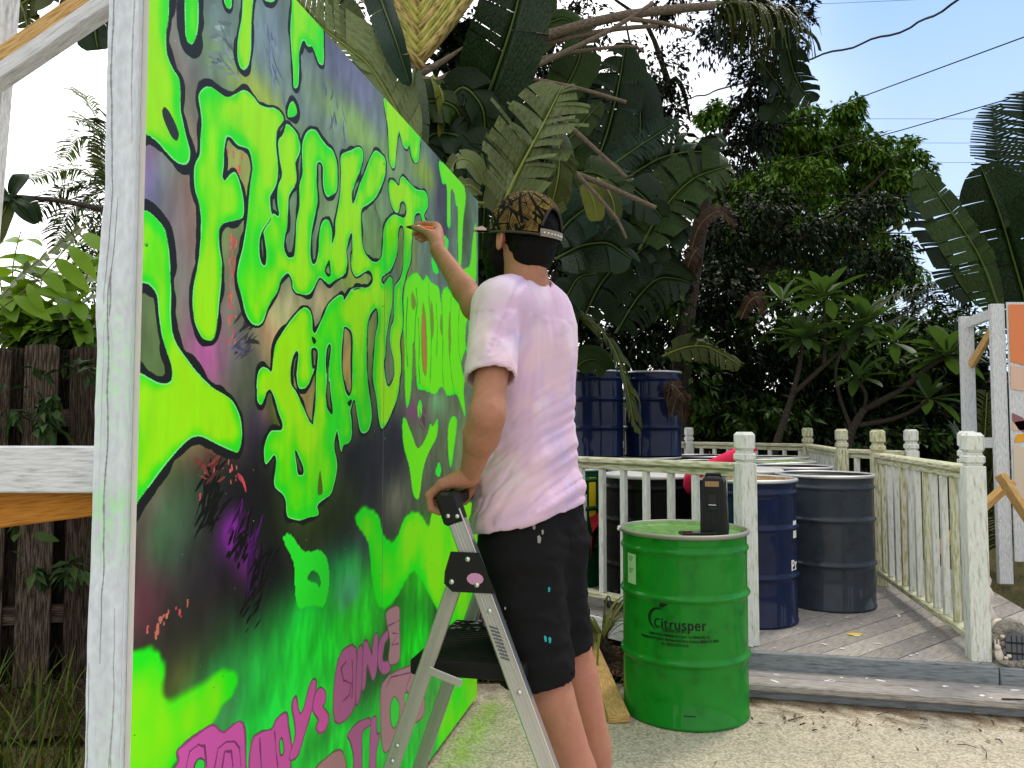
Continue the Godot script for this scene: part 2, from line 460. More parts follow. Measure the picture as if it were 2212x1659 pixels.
func mural_texture() -> ImageTexture:
	var text_slime := spline([99,1005,107,1014,119,1020,133,1020,146,1021,159,1028,172,1038,184,1044,199,1044,212,1040,229,1043,245,1049,259,1051,269,1047,267,1041,256,1028,252,1017,252,1002,257,984,257,973,254,959,244,945,239,937,242,922,245,916,225,895,218,881,218,863,224,853,230,852,234,855,235,869,230,886,228,893,242,909,248,919,259,919,263,923,260,932,258,945,260,958,267,970,268,977,264,986,259,1004,259,1014,270,1027,277,1041,292,1042,306,1038,306,1036,312,1029,311,1018,301,1001,304,986,302,973,290,960,284,949,283,931,282,912,275,894,276,881,285,874,294,875,302,880,305,899,307,925,314,949,313,973,321,994,319,1020,321,1035,330,1050,344,1060,358,1063,373,1058,391,1054,407,1054,420,1044,424,1028,422,1001,400,986,389,985,381,997,380,1020,374,1025,365,1024,359,1016,360,993,364,970,358,952,348,925,344,895,349,881,355,879,363,884,369,900,371,925,379,942,391,950,401,949,409,937,409,918,420,936,421,955,429,977,436,1002,437,1032,438,1057,471,1076,496,1090,511,1092,515,1082,508,1063,486,1031,475,1011,478,997,487,1004,505,1035,527,1064,546,1091,566,1109,592,1112,607,1109,610,1093,597,1067,568,1034,536,1013,517,1003,510,990,512,963,515,943,530,931,554,925,579,929,598,944,602,968,606,992,627,1014,653,1027,677,1030,702,1035,713,1049,709,1060,695,1064,681,1056,673,1040,661,1034,643,1038,630,1052,624,1069,633,1082,651,1086,673,1084,680,1098,695,1107,737,1105,770,1106,810,1116,831,1112,831,1091,810,1071,814,1062,829,1059,800,1056,790,1066,776,1065,759,1056,751,1040,746,1021,739,991,734,963,714,935,696,908,693,882,697,841,684,811,689,783,690,756,685,747,677,719,657,694,626,668,603,658,591,673,580,707,564,739,567,773,574,807,584,831,576,853,543,831,536,776,540,741,551,706,559,678,549,657,529,651,515,657,505,678,493,702,477,684,481,673,484,653,477,638,456,634,448,626,439,647,433,656,425,642,425,631,432,614,434,602,425,579,413,566,386,560,374,554,379,544,372,541,352,542,330,541,309,545,294,551,290,569,281,579,266,587,261,594,263,606,265,621,260,628,249,622,241,618,238,623,237,637,243,648,253,656,269,656,278,658,279,666,268,681,258,698,248,706,240,703,231,690,225,688,220,694,219,714,218,707,219,719,223,727,231,731,241,730,248,727,252,730,254,743,259,761,271,774,298,797,321,813,333,817,345,815,352,806,354,790,363,787,385,812,402,832,426,846,438,851,448,851,452,845,474,863,492,871,523,877,475,864,495,872,537,879,553,887,560,897,552,907,536,907,500,891,488,891,478,900,476,920,479,909,480,940,478,952,470,949,464,936,457,921,461,906,458,893,455,887,437,877,418,869,402,861,388,864,374,866,365,859,355,847,343,838,326,834,310,834,300,838,298,847,286,855,270,844,261,827,248,814,239,803,228,786,216,780,203,782,192,791,184,807,174,825,176,842,184,863,191,893,194,917,197,941,201,959,200,967,196,976,190,980,170,977,158,980,149,979,145,972,143,958,143,946,141,931,147,929,163,943,173,937,182,919,183,901,173,893,150,884,141,878,137,871,138,853,143,838,143,822,139,794,137,773,134,760,128,753,114,753,104,762,98,772,95,788,97,808,103,830,106,856,106,876,102,891,95,904,93,919,95,930,102,942,102,959,104,975,102,987,98,999])
	var slit_it := spline([682,1017,694,1018,700,1009,700,991,699,955,696,940,684,920,661,905,656,896,655,863,653,842,642,830,637,813,643,793,656,774,659,754,660,751,648,735,632,727,620,734,611,754,612,753,609,766,616,780,617,804,622,820,633,846,643,868,646,889,646,905,644,914,631,914,617,904,605,896,594,901,599,910,631,924,653,945,668,966,668,975,672,1006])
	var hole_ck := spline([402,895,405,888,407,876,401,871,392,873,389,879])
	var hole_s1 := spline([311,759,317,755,316,744,313,729,313,728,317,715,324,711,339,714,352,726,360,739,356,737,352,749,351,761,352,766,359,768,368,767,372,760,371,748,367,732,366,731,367,699,362,672,358,663,342,674,326,691,310,706,299,714,296,727,296,728,298,742,303,752])
	var hole_dot := spline([353,781,361,780,366,776,360,772,355,775])
	var hole_a1 := spline([406,778,411,775,411,765,407,752,405,740,406,725,408,728,414,703,419,687,418,678,410,680,400,688,396,707,399,735,397,729,394,750,396,767,400,774])
	var hole_a2 := spline([454,808,467,808,481,802,485,785,484,757,486,734,485,739,484,718,477,707,468,706,458,715,449,736,446,743,444,764,447,786,451,803])
	var hole_b1 := spline([312,632,322,624,332,612,336,603,331,598,319,600,315,612,311,624])
	var hole_b2 := spline([468,696,483,701,481,693,475,691])
	var olive := spline([382,601,386,592,391,571,377,569,377,586])
	var left_top := spline([3,1078,47,1104,47,1075,47,1055,44,1039,46,1021,56,1010,65,1005,68,991,68,976,73,963,79,950,84,940,83,930,77,924,66,922,53,925,38,931,27,933,19,932,-4,924,-7,991])
	var left_top_hole := spline([45,968,51,967,60,960,67,951,66,945,63,942,57,943,49,950,43,958,42,964])
	var left_mid := spline([1,857,19,861,28,861,41,856,50,849,55,834,58,815,60,792,60,773,62,759,64,752,71,742,87,729,107,715,131,703,162,693,178,680,186,665,188,647,181,634,166,637,136,646,117,652,106,653,95,651,79,642,58,627,37,609,24,598,7,584,4,671,2,711,22,710,31,707,46,703,58,703,65,708,64,721,55,737,49,750,44,770,41,786,31,794,21,795,3,792])
	var drip1 := spline([72,1129,74,1056,78,1049,84,1050,89,1057,93,1074,93,1100,92,1142])
	var drip2 := spline([137,1158,139,1126,142,1121,147,1121,151,1125,152,1133,152,1167])
	var drip3 := spline([175,1180,175,1145,173,1122,168,1102,166,1084,169,1070,178,1067,188,1078,192,1096,192,1120,195,1157,195,1192])
	var drip3b := spline([218,1193,221,1173,227,1174,234,1177,241,1182,245,1192,245,1215])
	var drip4 := spline([292,1218,286,1194,284,1167,287,1143,292,1119,294,1098,299,1098,305,1106,306,1126,307,1150,313,1166,321,1172,329,1169,343,1174,355,1166,364,1161,375,1166,376,1186,375,1209,365,1223])
	var drop := spline([289,1075,297,1076,303,1069,299,1062,289,1056,280,1054,282,1065])
	var drip5 := spline([601,1212,608,1188,619,1170,623,1134,628,1114,635,1108,644,1107,653,1114,660,1148,671,1183,679,1176,694,1164,712,1165,725,1176,738,1159,757,1155,774,1166,782,1192,783,1217])
	var soft_rday := spline([706,906,721,928,768,948,808,941,828,955,861,945,906,944,920,914,929,938,966,955,1044,934,1131,918,1124,853,1074,801,1103,771,1096,735,1111,680,1061,715,1034,729,969,723,945,737,921,739,887,725,822,728,782,730,772,748,761,815,751,811,748,750,735,705,721,694,712,720,706,797,696,858])
	var soft_teal := spline([1123,905,1193,923,1185,897,1147,839,1117,828,1109,867])
	var soft_fall := spline([907,1209,1098,1210,1084,1120,1071,1025,1048,1017,1042,1148,1028,1148,1014,1171,988,1171,987,1095,974,1084,961,1092,958,1170,926,1167])
	var soft_ball := spline([942,1061,971,1057,967,1038,943,1024,922,1031,922,1047])
	var soft_edge := spline([1199,1153,1195,996,1058,972,1093,1018,1145,1040,1167,1099])
	var soft_ell := spline([857,995,882,990,905,977,888,968,866,973])
	var soft_drop := spline([794,710,810,694,798,676,783,679,780,697])
	var soft_y := spline([700,671,717,674,745,649,784,619,834,641,855,665,871,659,904,675,899,640,845,607,814,576,795,531,781,523,757,538,737,586,705,628])
	var soft_tear := spline([1008,681,1041,672,1028,627,997,572,977,602,976,657])
	var soft_tear2 := spline([912,587,929,569,912,556,891,568])
	var soft_mid := spline([498,523,522,535,555,532,596,514,612,485,649,466,681,472,713,497,757,504,804,493,849,465,869,492,917,513,1090,489,1247,458,1248,328,1249,175,979,243,867,323,768,393,675,365,629,359,593,373,571,409,560,448,549,480,510,509])
	var soft_d := spline([284,524,296,528,309,522,336,501,359,496,383,494,406,479,415,454,410,428,395,415,366,424,333,427,320,439,315,465,312,488,296,508])
	var soft_d_hole := spline([365,469,379,463,389,450,385,444,375,451,351,460,353,466])
	var soft_bl := spline([9,462,31,459,44,459,56,450,64,437,65,427,62,417,65,405,77,400,103,399,136,401,166,401,186,391,189,379,180,370,158,363,147,353,119,344,80,336,57,308,10,330])
	var soft_br := spline([957,161,1250,71,1250,0,936,5,914,46,947,74])
	var pk0 := spline([75,327,88,337,87,349,141,352,156,341,165,336,201,332,209,279,214,252])
	var pk1 := spline([220,267,220,304,237,307,248,305,265,301,274,308,298,308,305,287,315,254,311,240,305,218])
	var pk_y := spline([313,312,323,319,333,295,344,297,362,323,378,320,370,292,352,269,330,244,308,249,323,274])
	var pk_s := spline([374,302,389,308,406,298,407,284,399,280,418,260,408,246,390,248,380,260,387,267,370,286])
	var pk_box := spline([445,329,507,328,505,243,436,247])
	var pk_i := spline([514,321,531,324,535,290,523,246,510,245])
	var pk_n := spline([537,327,553,325,570,300,577,324,594,325,592,275,578,258,561,277,551,290,545,261,532,258])
	var pk_c := spline([601,312,634,321,638,308,623,301,616,278,642,268,650,252,617,255,595,279])
	var pk_e := spline([633,353,688,348,692,316,695,258,654,259,642,273,649,299,634,331])
	var pk_a := spline([377,199,417,206,465,193,475,142])
	var pk_t := spline([481,211,518,214,563,204,566,193,537,194,534,165,532,126,502,130,504,168,491,197])
	var pk_h := spline([569,197,590,196,594,169,605,163,591,137,589,101,565,112])
	var pk_o := spline([616,241,762,226,790,212,830,141,820,113,721,126,634,123,616,148])
	var gr_o := spline([671,201,695,178,692,157,672,148,656,162,652,191])
	var gr_o2 := spline([720,187,741,181,742,147,725,151])
	var gr_0 := spline([114,323,122,326,131,319,128,307,114,310])
	var gr_a := spline([283,279,289,281,294,263,286,262])
	var patches := [
		[56,1059,30,50,150,80,95], [79,1039,45,30,105,85,92], [122,1078,85,65,85,108,112], [233,1135,65,65,90,112,125],
		[175,1059,100,25,95,125,80], [220,1052,65,25,130,150,45], [454,1181,170,95,84,88,120], [398,1106,150,50,90,110,115],
		[521,1113,170,35,112,150,75], [814,1153,80,30,115,150,20], [926,1153,65,160,42,42,60], [1098,1144,70,130,40,62,30],
		[34,901,55,55,150,70,150], [50,880,50,35,85,85,145], [67,911,40,50,100,130,130], [85,873,30,110,150,98,90],
		[64,833,30,80,110,95,105], [172,945,45,60,150,150,70], [155,853,35,80,104,115,72], [386,978,60,70,110,140,90],
		[559,985,80,110,92,130,72], [720,979,50,80,110,125,40], [80,781,35,50,110,88,110], [121,738,65,45,165,65,145],
		[145,752,35,60,160,60,130], [170,781,35,50,100,95,90], [200,730,45,45,80,80,112], [252,775,55,50,190,140,95],
		[285,805,60,30,155,150,105], [406,835,90,35,172,150,112], [493,883,65,25,125,150,40], [190,700,45,100,70,75,55],
		[235,675,15,10,185,105,110], [263,682,20,25,110,120,20], [333,694,50,60,150,115,60], [466,754,30,70,170,130,70],
		[549,794,30,70,105,120,45], [210,641,35,40,100,80,122], [38,734,45,80,72,95,50], [59,620,65,60,78,88,50],
		[112,644,55,25,145,120,72], [137,628,50,25,150,80,70], [129,589,55,50,48,66,42], [40,571,30,40,135,112,112],
		[36,549,30,50,75,45,50], [42,510,35,55,135,60,82], [72,559,55,50,72,105,72], [205,532,80,130,25,22,30],
		[242,468,95,170,18,18,22], [143,471,80,80,38,28,42], [191,438,110,60,20,20,24], [171,544,25,25,125,40,145],
		[205,507,25,25,112,38,125], [102,443,100,50,50,48,38], [90,411,30,30,92,80,40], [533,592,120,85,26,28,34],
		[471,533,70,50,32,30,40], [643,615,90,80,34,34,44], [392,549,110,40,45,65,20], [446,501,55,50,38,28,46],
		[536,475,50,70,62,48,78], [418,532,100,40,40,55,24], [773,690,60,20,115,60,95], [910,710,70,30,90,145,90],
		[1062,599,120,100,112,135,90], [664,531,60,45,112,112,92], [447,453,80,40,40,150,90], [348,407,100,50,30,205,72],
		[210,382,110,60,40,170,68], [373,352,140,75,20,235,50], [539,380,110,75,40,230,40], [248,293,170,75,20,240,70],
		[375,286,110,50,30,250,60], [161,365,45,40,60,150,80], [427,200,220,50,20,240,60], [476,423,50,30,70,170,110],
		[815,394,110,75,60,245,20], [771,266,110,100,20,235,30], [870,111,85,100,70,190,70],
	]
	var rday_holes := []
	rday_holes.append(spline([745,907,759,902,769,888,750,875,740,890]))
	rday_holes.append(spline([809,897,825,869,833,809,830,762,811,764,798,819,801,866]))
	rday_holes.append(spline([856,908,870,889,875,855,863,833,851,869]))
	rday_holes.append(spline([758,815,766,790,762,745,751,750,752,789]))
	rday_holes.append(spline([698,834,706,810,708,767,696,760,690,796]))
	rday_holes.append(spline([924,893,934,873,931,847,916,864]))
	rday_holes.append(spline([985,906,993,839,983,809,975,860]))
	var letter_lines: Array[PackedVector2Array] = []
	letter_lines.append(open_line([100,326,105,340,119,341,130,335,135,311]))
	letter_lines.append(open_line([148,305,154,323,169,324,185,318,195,307,199,284]))
	letter_lines.append(open_line([162,299,166,315,179,310,183,291]))
	letter_lines.append(open_line([237,301,242,265]))
	letter_lines.append(open_line([271,296,275,270,280,249]))
	letter_lines.append(open_line([473,318,456,314,465,294,492,281,486,266,461,265]))
	letter_lines.append(open_line([494,314,498,287,495,258]))
	letter_lines.append(open_line([634,328,692,324]))
	letter_lines.append(open_line([661,310,684,303,657,291,689,285]))
	letter_lines.append(open_line([632,230,654,239,772,211]))
	letter_lines.append(open_line([763,220,728,196,764,148]))
	var knife := [
		[126, 584, 10, 34, -0.9, 0.03, 0.04, 0.04],
		[115, 564, 9, 16, -0.9, 0.03, 0.04, 0.03],
		[113, 633, 8, 4, 0.3, 0.46, 0.20, 0.19],
		[137, 629, 9, 5, 0.5, 0.42, 0.18, 0.18],
		[186, 611, 4, 3, 1.0, 0.75, 0.27, 0.32],
		[125, 622, 10, 8, -0.4, 0.42, 0.2, 0.18],
		[178, 537, 8, 18, -0.8, 0.34, 0.07, 0.42],
		[205, 507, 8, 16, -1.0, 0.30, 0.06, 0.38],
		[213, 481, 9, 16, -1.1, 0.2, 0.05, 0.25],
		[188, 527, 12, 24, -0.9, 0.03, 0.02, 0.035],
		[227, 486, 12, 26, -0.9, 0.03, 0.02, 0.035],
		[207, 457, 12, 16, -0.6, 0.03, 0.03, 0.03],
		[185, 762, 8, 18, -0.6, 0.24, 0.24, 0.26],
		[172, 749, 7, 12, -0.4, 0.35, 0.33, 0.42],
		[119, 1058, 14, 26, -0.3, 0.50, 0.58, 0.57],
		[147, 1085, 14, 20, 0.5, 0.45, 0.53, 0.54],
		[233, 1124, 14, 26, 1.3, 0.44, 0.52, 0.60],
		[415, 1115, 16, 18, 1.5, 0.42, 0.48, 0.58],
		[802, 691, 8, 16, 1.0, 0.42, 0.2, 0.36],
		[572, 1017, 8, 14, 1.2, 0.38, 0.50, 0.36],
	]
	var rday_lines: Array[PackedVector2Array] = []
	rday_lines.append(open_line([768,917,775,892,765,861,761,815]))
	rday_lines.append(open_line([722,893,716,855,715,811,725,768]))
	rday_lines.append(open_line([841,943,844,903,860,857,858,798,853,743]))
	rday_lines.append(open_line([924,926,930,891,935,833,932,783,942,740]))
	rday_lines.append(open_line([994,941,987,891,980,823,1000,765,1023,729]))
	rday_lines.append(open_line([1058,924,1048,876,1056,823,1096,771]))
	rday_lines.append(open_line([781,863,788,818,785,772,793,740]))
	rday_lines.append(open_line([889,910,898,858,894,801]))
	var coral_slit := spline([807,880,817,865,824,822,831,779,825,763,815,774,806,820,803,860])
	var solid := [text_slime, slit_it, hole_ck, hole_s1, hole_dot, hole_a1, hole_a2, hole_b1, hole_b2, left_top, left_mid, drip1, drip2, drip3, drip3b, drip4, drop, drip5]
	# sprayed ground: soft patches of colour
	var nz := noise(71, 0.012, 4)
	var nf := noise(72, 0.05, 3)
	var R := PackedFloat32Array(); R.resize(LOW * LOW)
	var G := PackedFloat32Array(); G.resize(LOW * LOW)
	var B := PackedFloat32Array(); B.resize(LOW * LOW)
	for y in LOW:
		var t := y / float(LOW)
		var c := Color(0.34, 0.42, 0.37).lerp(Color(0.33, 0.37, 0.28), smoothstep(0.15, 0.45, t)).lerp(Color(0.16, 0.17, 0.14), smoothstep(0.5, 0.72, t)).lerp(Color(0.1, 0.86, 0.22), smoothstep(0.76, 0.9, t))
		for x in LOW:
			var i := y * LOW + x
			R[i] = c.r; G[i] = c.g; B[i] = c.b
	for b: Array in patches:
		# x, y, rx, ry in 2 mm units, then red, green, blue 0..255 and strength
		var cx: float = b[0] * LOW / 1220.0
		var cy: float = (1215.0 - b[1]) * LOW / 1220.0
		var rx: float = b[2] * LOW / 1220.0
		var ry: float = b[3] * LOW / 1220.0
		var cr: float = b[4] / 255.0
		var cg: float = b[5] / 255.0
		var cb: float = b[6] / 255.0
		if b[1] > 620.0:   # the upper ground is smokier
			cr = lerpf(cr, 0.40, 0.22); cg = lerpf(cg, 0.43, 0.22); cb = lerpf(cb, 0.38, 0.22)
		for y in range(maxi(0, int(cy - ry * 1.9)), mini(LOW, int(cy + ry * 1.9) + 1)):
			for x in range(maxi(0, int(cx - rx * 1.9)), mini(LOW, int(cx + rx * 1.9) + 1)):
				var dx := (x - cx) / rx
				var dy := (y - cy) / ry
				var d := dx * dx + dy * dy
				if d > 3.6: continue
				d += nz.get_noise_2d(x * 1.6, y * 0.7) * 0.5
				var a: float = clampf(exp(-d * 1.1) * 1.15 - 0.02, 0, 1)
				var i := y * LOW + x
				R[i] += (cr - R[i]) * a
				G[i] += (cg - G[i]) * a
				B[i] += (cb - B[i]) * a
	# unlined slime, sprayed with soft edges
	var soft := blurred([soft_rday, soft_teal, soft_fall, soft_ball, soft_edge, soft_ell, soft_drop, soft_y, soft_tear, soft_tear2, soft_d, soft_d_hole], 512)
	var soft2 := blurred([soft_mid, soft_bl, soft_br], 128)
	var soft_in := blurred([soft_rday, soft_fall, soft_edge, soft_drop, soft_y, soft_tear], 64)
	var soft_in2 := blurred([soft_mid, soft_bl, soft_br], 32)
	var holes := blurred(rday_holes, 256)
	var inner := blurred(solid, 64)
	var halo := blurred(solid, 32)
	var ground := PackedByteArray(); ground.resize(LOW * LOW * 3)
	var slime := PackedByteArray(); slime.resize(LOW * LOW * 3)
	for y in LOW:
		for x in LOW:
			var i := y * LOW + x
			var n := nf.get_noise_2d(x * 1.4, y * 0.55)
			var m := nz.get_noise_2d(x * 1.0 + 300, y * 0.6)
			var k := (1.0 + n * 0.18 + m * 0.14) * lerpf(1.28, 1.0, smoothstep(0.35, 0.62, y / float(LOW)))
			var r := R[i] * k
			var g := G[i] * k
			var bl := B[i] * k
			# overspray halo round the slime
			var h: float = clampf(halo[i] / 255.0 * 0.5, 0, 0.42)
			r += (0.40 - r) * h * 0.55
			g += (0.62 - g) * h * 0.55
			bl += (0.22 - bl) * h * 0.55
			var a2: float = soft2[i] / 255.0
			if a2 > 0.004:
				a2 = smoothstep(0.15, 0.85, a2)
				var q: float = smoothstep(0.35, 1.25, soft_in2[i] / 255.0 + n * 0.12 + m * 0.7)
				r += (lerpf(0.10, 0.56, q) - r) * a2
				g += (0.985 - g) * a2
				bl += (lerpf(0.07, 0.0, q) - bl) * a2
			var a1: float = soft[i] / 255.0
			if a1 > 0.004:
				var q: float = smoothstep(0.30, 0.85, soft_in[i] / 255.0 + n * 0.16 + m * 0.3)
				r += (lerpf(0.18, 0.47, q) - r) * a1
				g += (0.99 - g) * a1
				bl += (lerpf(0.20, 0.0, q) - bl) * a1
			var ho: float = holes[i] / 255.0
			if ho > 0.004:
				r += (0.50 - r) * ho * 0.85
				g += (0.55 - g) * ho * 0.85
				bl += (0.20 - bl) * ho * 0.85
			ground[i * 3] = clampi(int(r * 255), 0, 255)
			ground[i * 3 + 1] = clampi(int(g * 255), 0, 255)
			ground[i * 3 + 2] = clampi(int(bl * 255), 0, 255)
			var p: float = smoothstep(0.45, 1.12, inner[i] / 255.0 + m * 0.75 + n * 0.12)
			var streak := nf.get_noise_2d(x * 2.6, y * 0.22 + 900)
			slime[i * 3] = clampi(int((lerpf(0.17, 0.64, p) + streak * 0.025) * 255), 0, 255)
			slime[i * 3 + 1] = clampi(int((0.975 + n * 0.03 + streak * 0.012 - (1.0 - p) * 0.02) * 255), 0, 255)
			slime[i * 3 + 2] = int(lerpf(0.13, 0.0, smoothstep(0.0, 0.5, p)) * 255)
	var big := Image.create_from_data(LOW, LOW, false, Image.FORMAT_RGB8, ground)
	big.resize(TEX, TEX, Image.INTERPOLATE_CUBIC)
	big.convert(Image.FORMAT_RGBA8)
	var green := Image.create_from_data(LOW, LOW, false, Image.FORMAT_RGB8, slime)
	green.resize(TEX, TEX, Image.INTERPOLATE_CUBIC)
	green.convert(Image.FORMAT_RGBA8)
	# flecks, scratches and palette-knife strokes in the dark ground
	rng.seed = 77
	for f in 120:
		var cl: Array = [[165, 830, 9, 75], [70, 480, 28, 12], [150, 615, 45, 16], [150, 955, 34, 24]][[0, 0, 0, 0, 1, 2, 3][rng.randi() % 7]]
		var px: float = (cl[0] + rng.randfn() * cl[2] * 0.5) * PPU
		var py: float = (1215 - cl[1] + rng.randfn() * cl[3] * 0.5) * PPU
		var col := Color(rnd(0.75, 0.95), rnd(0.28, 0.5), rnd(0.3, 0.42))
		var r := rnd(1.0, 3.6)
		for k in int(rnd(2, 7)):
			dab(big, px + rnd(-1, 1), py + k * r * 0.9, r * rnd(0.5, 1), col)
	# palette-knife passages: overlapping short strokes in clusters
	for cl: Array in knife:
		for f in int(cl[3]):
			var px: float = (cl[0] + rng.randfn() * cl[2]) * PPU
			var py: float = (1215 - cl[1] + rng.randfn() * cl[2] * 1.2) * PPU
			var a: float = cl[4] + rnd(-0.25, 0.25)
			var len := rnd(6, 34)
			var wid := rnd(0.6, 4.2)
			var k0 := rnd(0.7, 1.3)
			var col := Color(cl[5] * k0, cl[6] * k0, cl[7] * k0)
			var bend := rnd(-0.03, 0.03)
			for k in int(len):
				a += bend
				px += cos(a) * 2.0
				py += sin(a) * 2.0
				dab(big, px, py, wid * sin(PI * (k + 0.5) / len) + 0.4, col)
	for f in 260:
		var px := rnd(20, 1200) * PPU
		var py := rnd(10, 900) * PPU
		dab(big, px, py, rnd(0.4, 1.3), Color(0.6, 0.7, 0.55) if f % 3 else Color(0.05, 0.07, 0.05))
	for ln: PackedVector2Array in rday_lines:
		stroke(big, ln, 1.6, 4.4, Color(0.20, 0.72, 0.14), 21, false)
	fill(big, [coral_slit], Color(0.80, 0.50, 0.27), PPU)
	# pink lettering
	for pk: Array in [[pk0, 0], [pk1, 0], [pk_y, 0], [pk_s, 0], [pk_box, 1], [pk_i, 1], [pk_n, 1], [pk_c, 1], [pk_e, 2], [pk_a, 2], [pk_t, 1], [pk_h, 1], [pk_o, 2]]:
		var c: Color = [Color(0.86, 0.36, 0.70), Color(0.74, 0.40, 0.61), Color(0.72, 0.53, 0.55)][pk[1]]
		stroke(big, pk[0], 2.0, 4.0, Color(0.30, 0.42, 0.24), 5)
		fill(big, [pk[0]], c, PPU)
		stroke(big, pk[0], 0.8, 2.2, c.darkened(0.28), 9)
	for gr in [gr_o, gr_o2, gr_0, gr_a]:
		fill(big, [gr], Color(0.2, 0.9, 0.25), PPU)
		stroke(big, gr, 1.0, 2.0, Color(0.32, 0.25, 0.3), 9)
	for ln: PackedVector2Array in letter_lines:
		stroke(big, ln, 1.0, 2.4, Color(0.50, 0.22, 0.42), 3, false)
	# marker outline, then the slime with its pale edge
	for i in solid.size():
		var thick: float = [1.0, 0.8, 0.75, 1.0, 0.7, 0.8, 1.0, 0.8, 0.5, 1.25, 1.3, 1.6, 1.0, 1.1, 1.0, 1.2, 1.3, 0.8][i]
		stroke(big, solid[i], 6.5 * thick, 14.0 * thick, Color(0.085, 0.10, 0.105), 40 + i)
	var mask := Image.create(TEX, TEX, false, Image.FORMAT_RGBA8)
	fill(mask, solid, Color.WHITE, PPU)
	big.blit_rect_mask(green, mask, Rect2i(0, 0, TEX, TEX), Vector2i.ZERO)
	for i in solid.size():
		if i in [2, 4, 8]: continue
		stroke(big, solid[i], 0.8, 1.6, Color(0.5, 0.98, 0.52), 60 + i)
	# holes keep the ground colour with a black rim on their inside
	fill(big, [left_top_hole], Color(0.16, 0.19, 0.20), PPU)
	fill(big, [olive], Color(0.34, 0.45, 0.10), PPU)
	for c: Array in [[hole_dot, 0.05], [hole_b2, 0.05]]:
		fill(big, [c[0]], Color(0.07, 0.08, 0.08), PPU)
	# the joint between the two sheets and a few screw heads
	big.fill_rect(Rect2i(int(610 * PPU), 0, 2, TEX), Color(0.12, 0.2, 0.1))
	for p in [[24, 830], [24, 1110], [602, 1100], [602, 860], [618, 640], [1190, 900]]:
		dab(big, p[0] * PPU, (1215 - p[1]) * PPU, 3.0, Color(0.2, 0.5, 0.15))
		dab(big, p[0] * PPU - 1, (1215 - p[1]) * PPU - 1, 1.4, Color(0.5, 0.85, 0.4))
	return ImageTexture.create_from_image(big)

func open_line(flat: Array) -> PackedVector2Array:
	var out := PackedVector2Array()
	for i in flat.size() / 2: out.append(Vector2(flat[i * 2], 1215.0 - flat[i * 2 + 1]))
	return out

# ------------------------------------------------------------------ sky, light, camera
func sky_texture() -> ImageTexture:
	var w := 768
	var h := 384
	var im := Image.create(w, h, false, Image.FORMAT_RGBF)
	var nz := noise(5, 1.3, 4)
	var n2 := noise(6, 3.2, 4)
	for y in h:
		var e := PI * 0.5 - PI * (y + 0.5) / h
		for x in w:
			var az := TAU * (x + 0.5) / w
			if az > PI: az -= TAU
			var d := Vector3(sin(az) * cos(e), sin(e), -cos(az) * cos(e))
			var up := clampf(d.y, 0, 1)
			var blue := Color(0.80, 0.93, 1.06).lerp(Color(0.26, 0.47, 0.88), clampf(pow(up / 0.56, 0.9), 0, 1)).lerp(Color(0.17, 0.34, 0.78), clampf((up - 0.5) * 1.6, 0, 1))
			# thin bright overcast everywhere but a clear gap on the right
			var gap := Vector3(0.80, 0.38, -0.46).normalized().dot(d)
			var cloud := smoothstep(0.87, 0.66, gap + nz.get_noise_3dv(d) * 0.07)
			var tex := nz.get_noise_3dv(d * 1.4) * 0.16 + n2.get_noise_3dv(d) * 0.07
			var left := smoothstep(-0.2, 0.95, Vector3(-0.72, 0.35, -0.6).normalized().dot(d))
			var white := Color(1.0, 0.985, 0.97) * (0.90 + tex + left * 1.0)
			var c := blue.lerp(white, cloud)
			if d.y < 0: c = c.lerp(Color(0.32, 0.31, 0.28), smoothstep(0.0, -0.12, d.y))
			im.set_pixel(x, y, c)
	return ImageTexture.create_from_image(im)

func setup_view() -> void:
	var cam := Camera3D.new()
	cam.name = "camera"
	cam.fov = 53.13
	cam.near = 0.05
	cam.far = 400.0
	cam.position = Vector3(0, EYE, 0)
	cam.rotation.x = 0.051492
	add_child(cam)
	cam.current = true
	var we := WorldEnvironment.new()
	we.name = "surroundings"
	var env := Environment.new()
	env.background_mode = Environment.BG_SKY
	var sky := Sky.new()
	var pm := PanoramaSkyMaterial.new()
	pm.panorama = sky_texture()
	sky.sky_material = pm
	env.sky = sky
	env.ambient_light_source = Environment.AMBIENT_SOURCE_SKY
	env.tonemap_mode = Environment.TONE_MAPPER_LINEAR
	env.tonemap_exposure = 1.26
	env.sdfgi_enabled = true
	env.ssao_enabled = true
	env.ssil_enabled = true
	we.environment = env
	add_child(we)
	var sun := DirectionalLight3D.new()
	sun.name = "sun"
	sun.light_color = Color(1.0, 0.95, 0.87)
	sun.light_energy = 0.5
	sun.light_angular_distance = 14.0
	sun.shadow_enabled = true
	add_child(sun)
	sun.look_at_from_position(Vector3(3.5, 8, -3.5), Vector3.ZERO)

# ------------------------------------------------------------------ ground
const WALL_O := Vector3(-0.167, 0, -3.740)      # far foot of the painted wall
const WALL_D := Vector3(-0.21249, 0, 0.97716)   # along the wall towards the viewer
const WALL_N := Vector3(0.97716, 0, 0.21249)    # out of its painted face
const DECK := 0.165

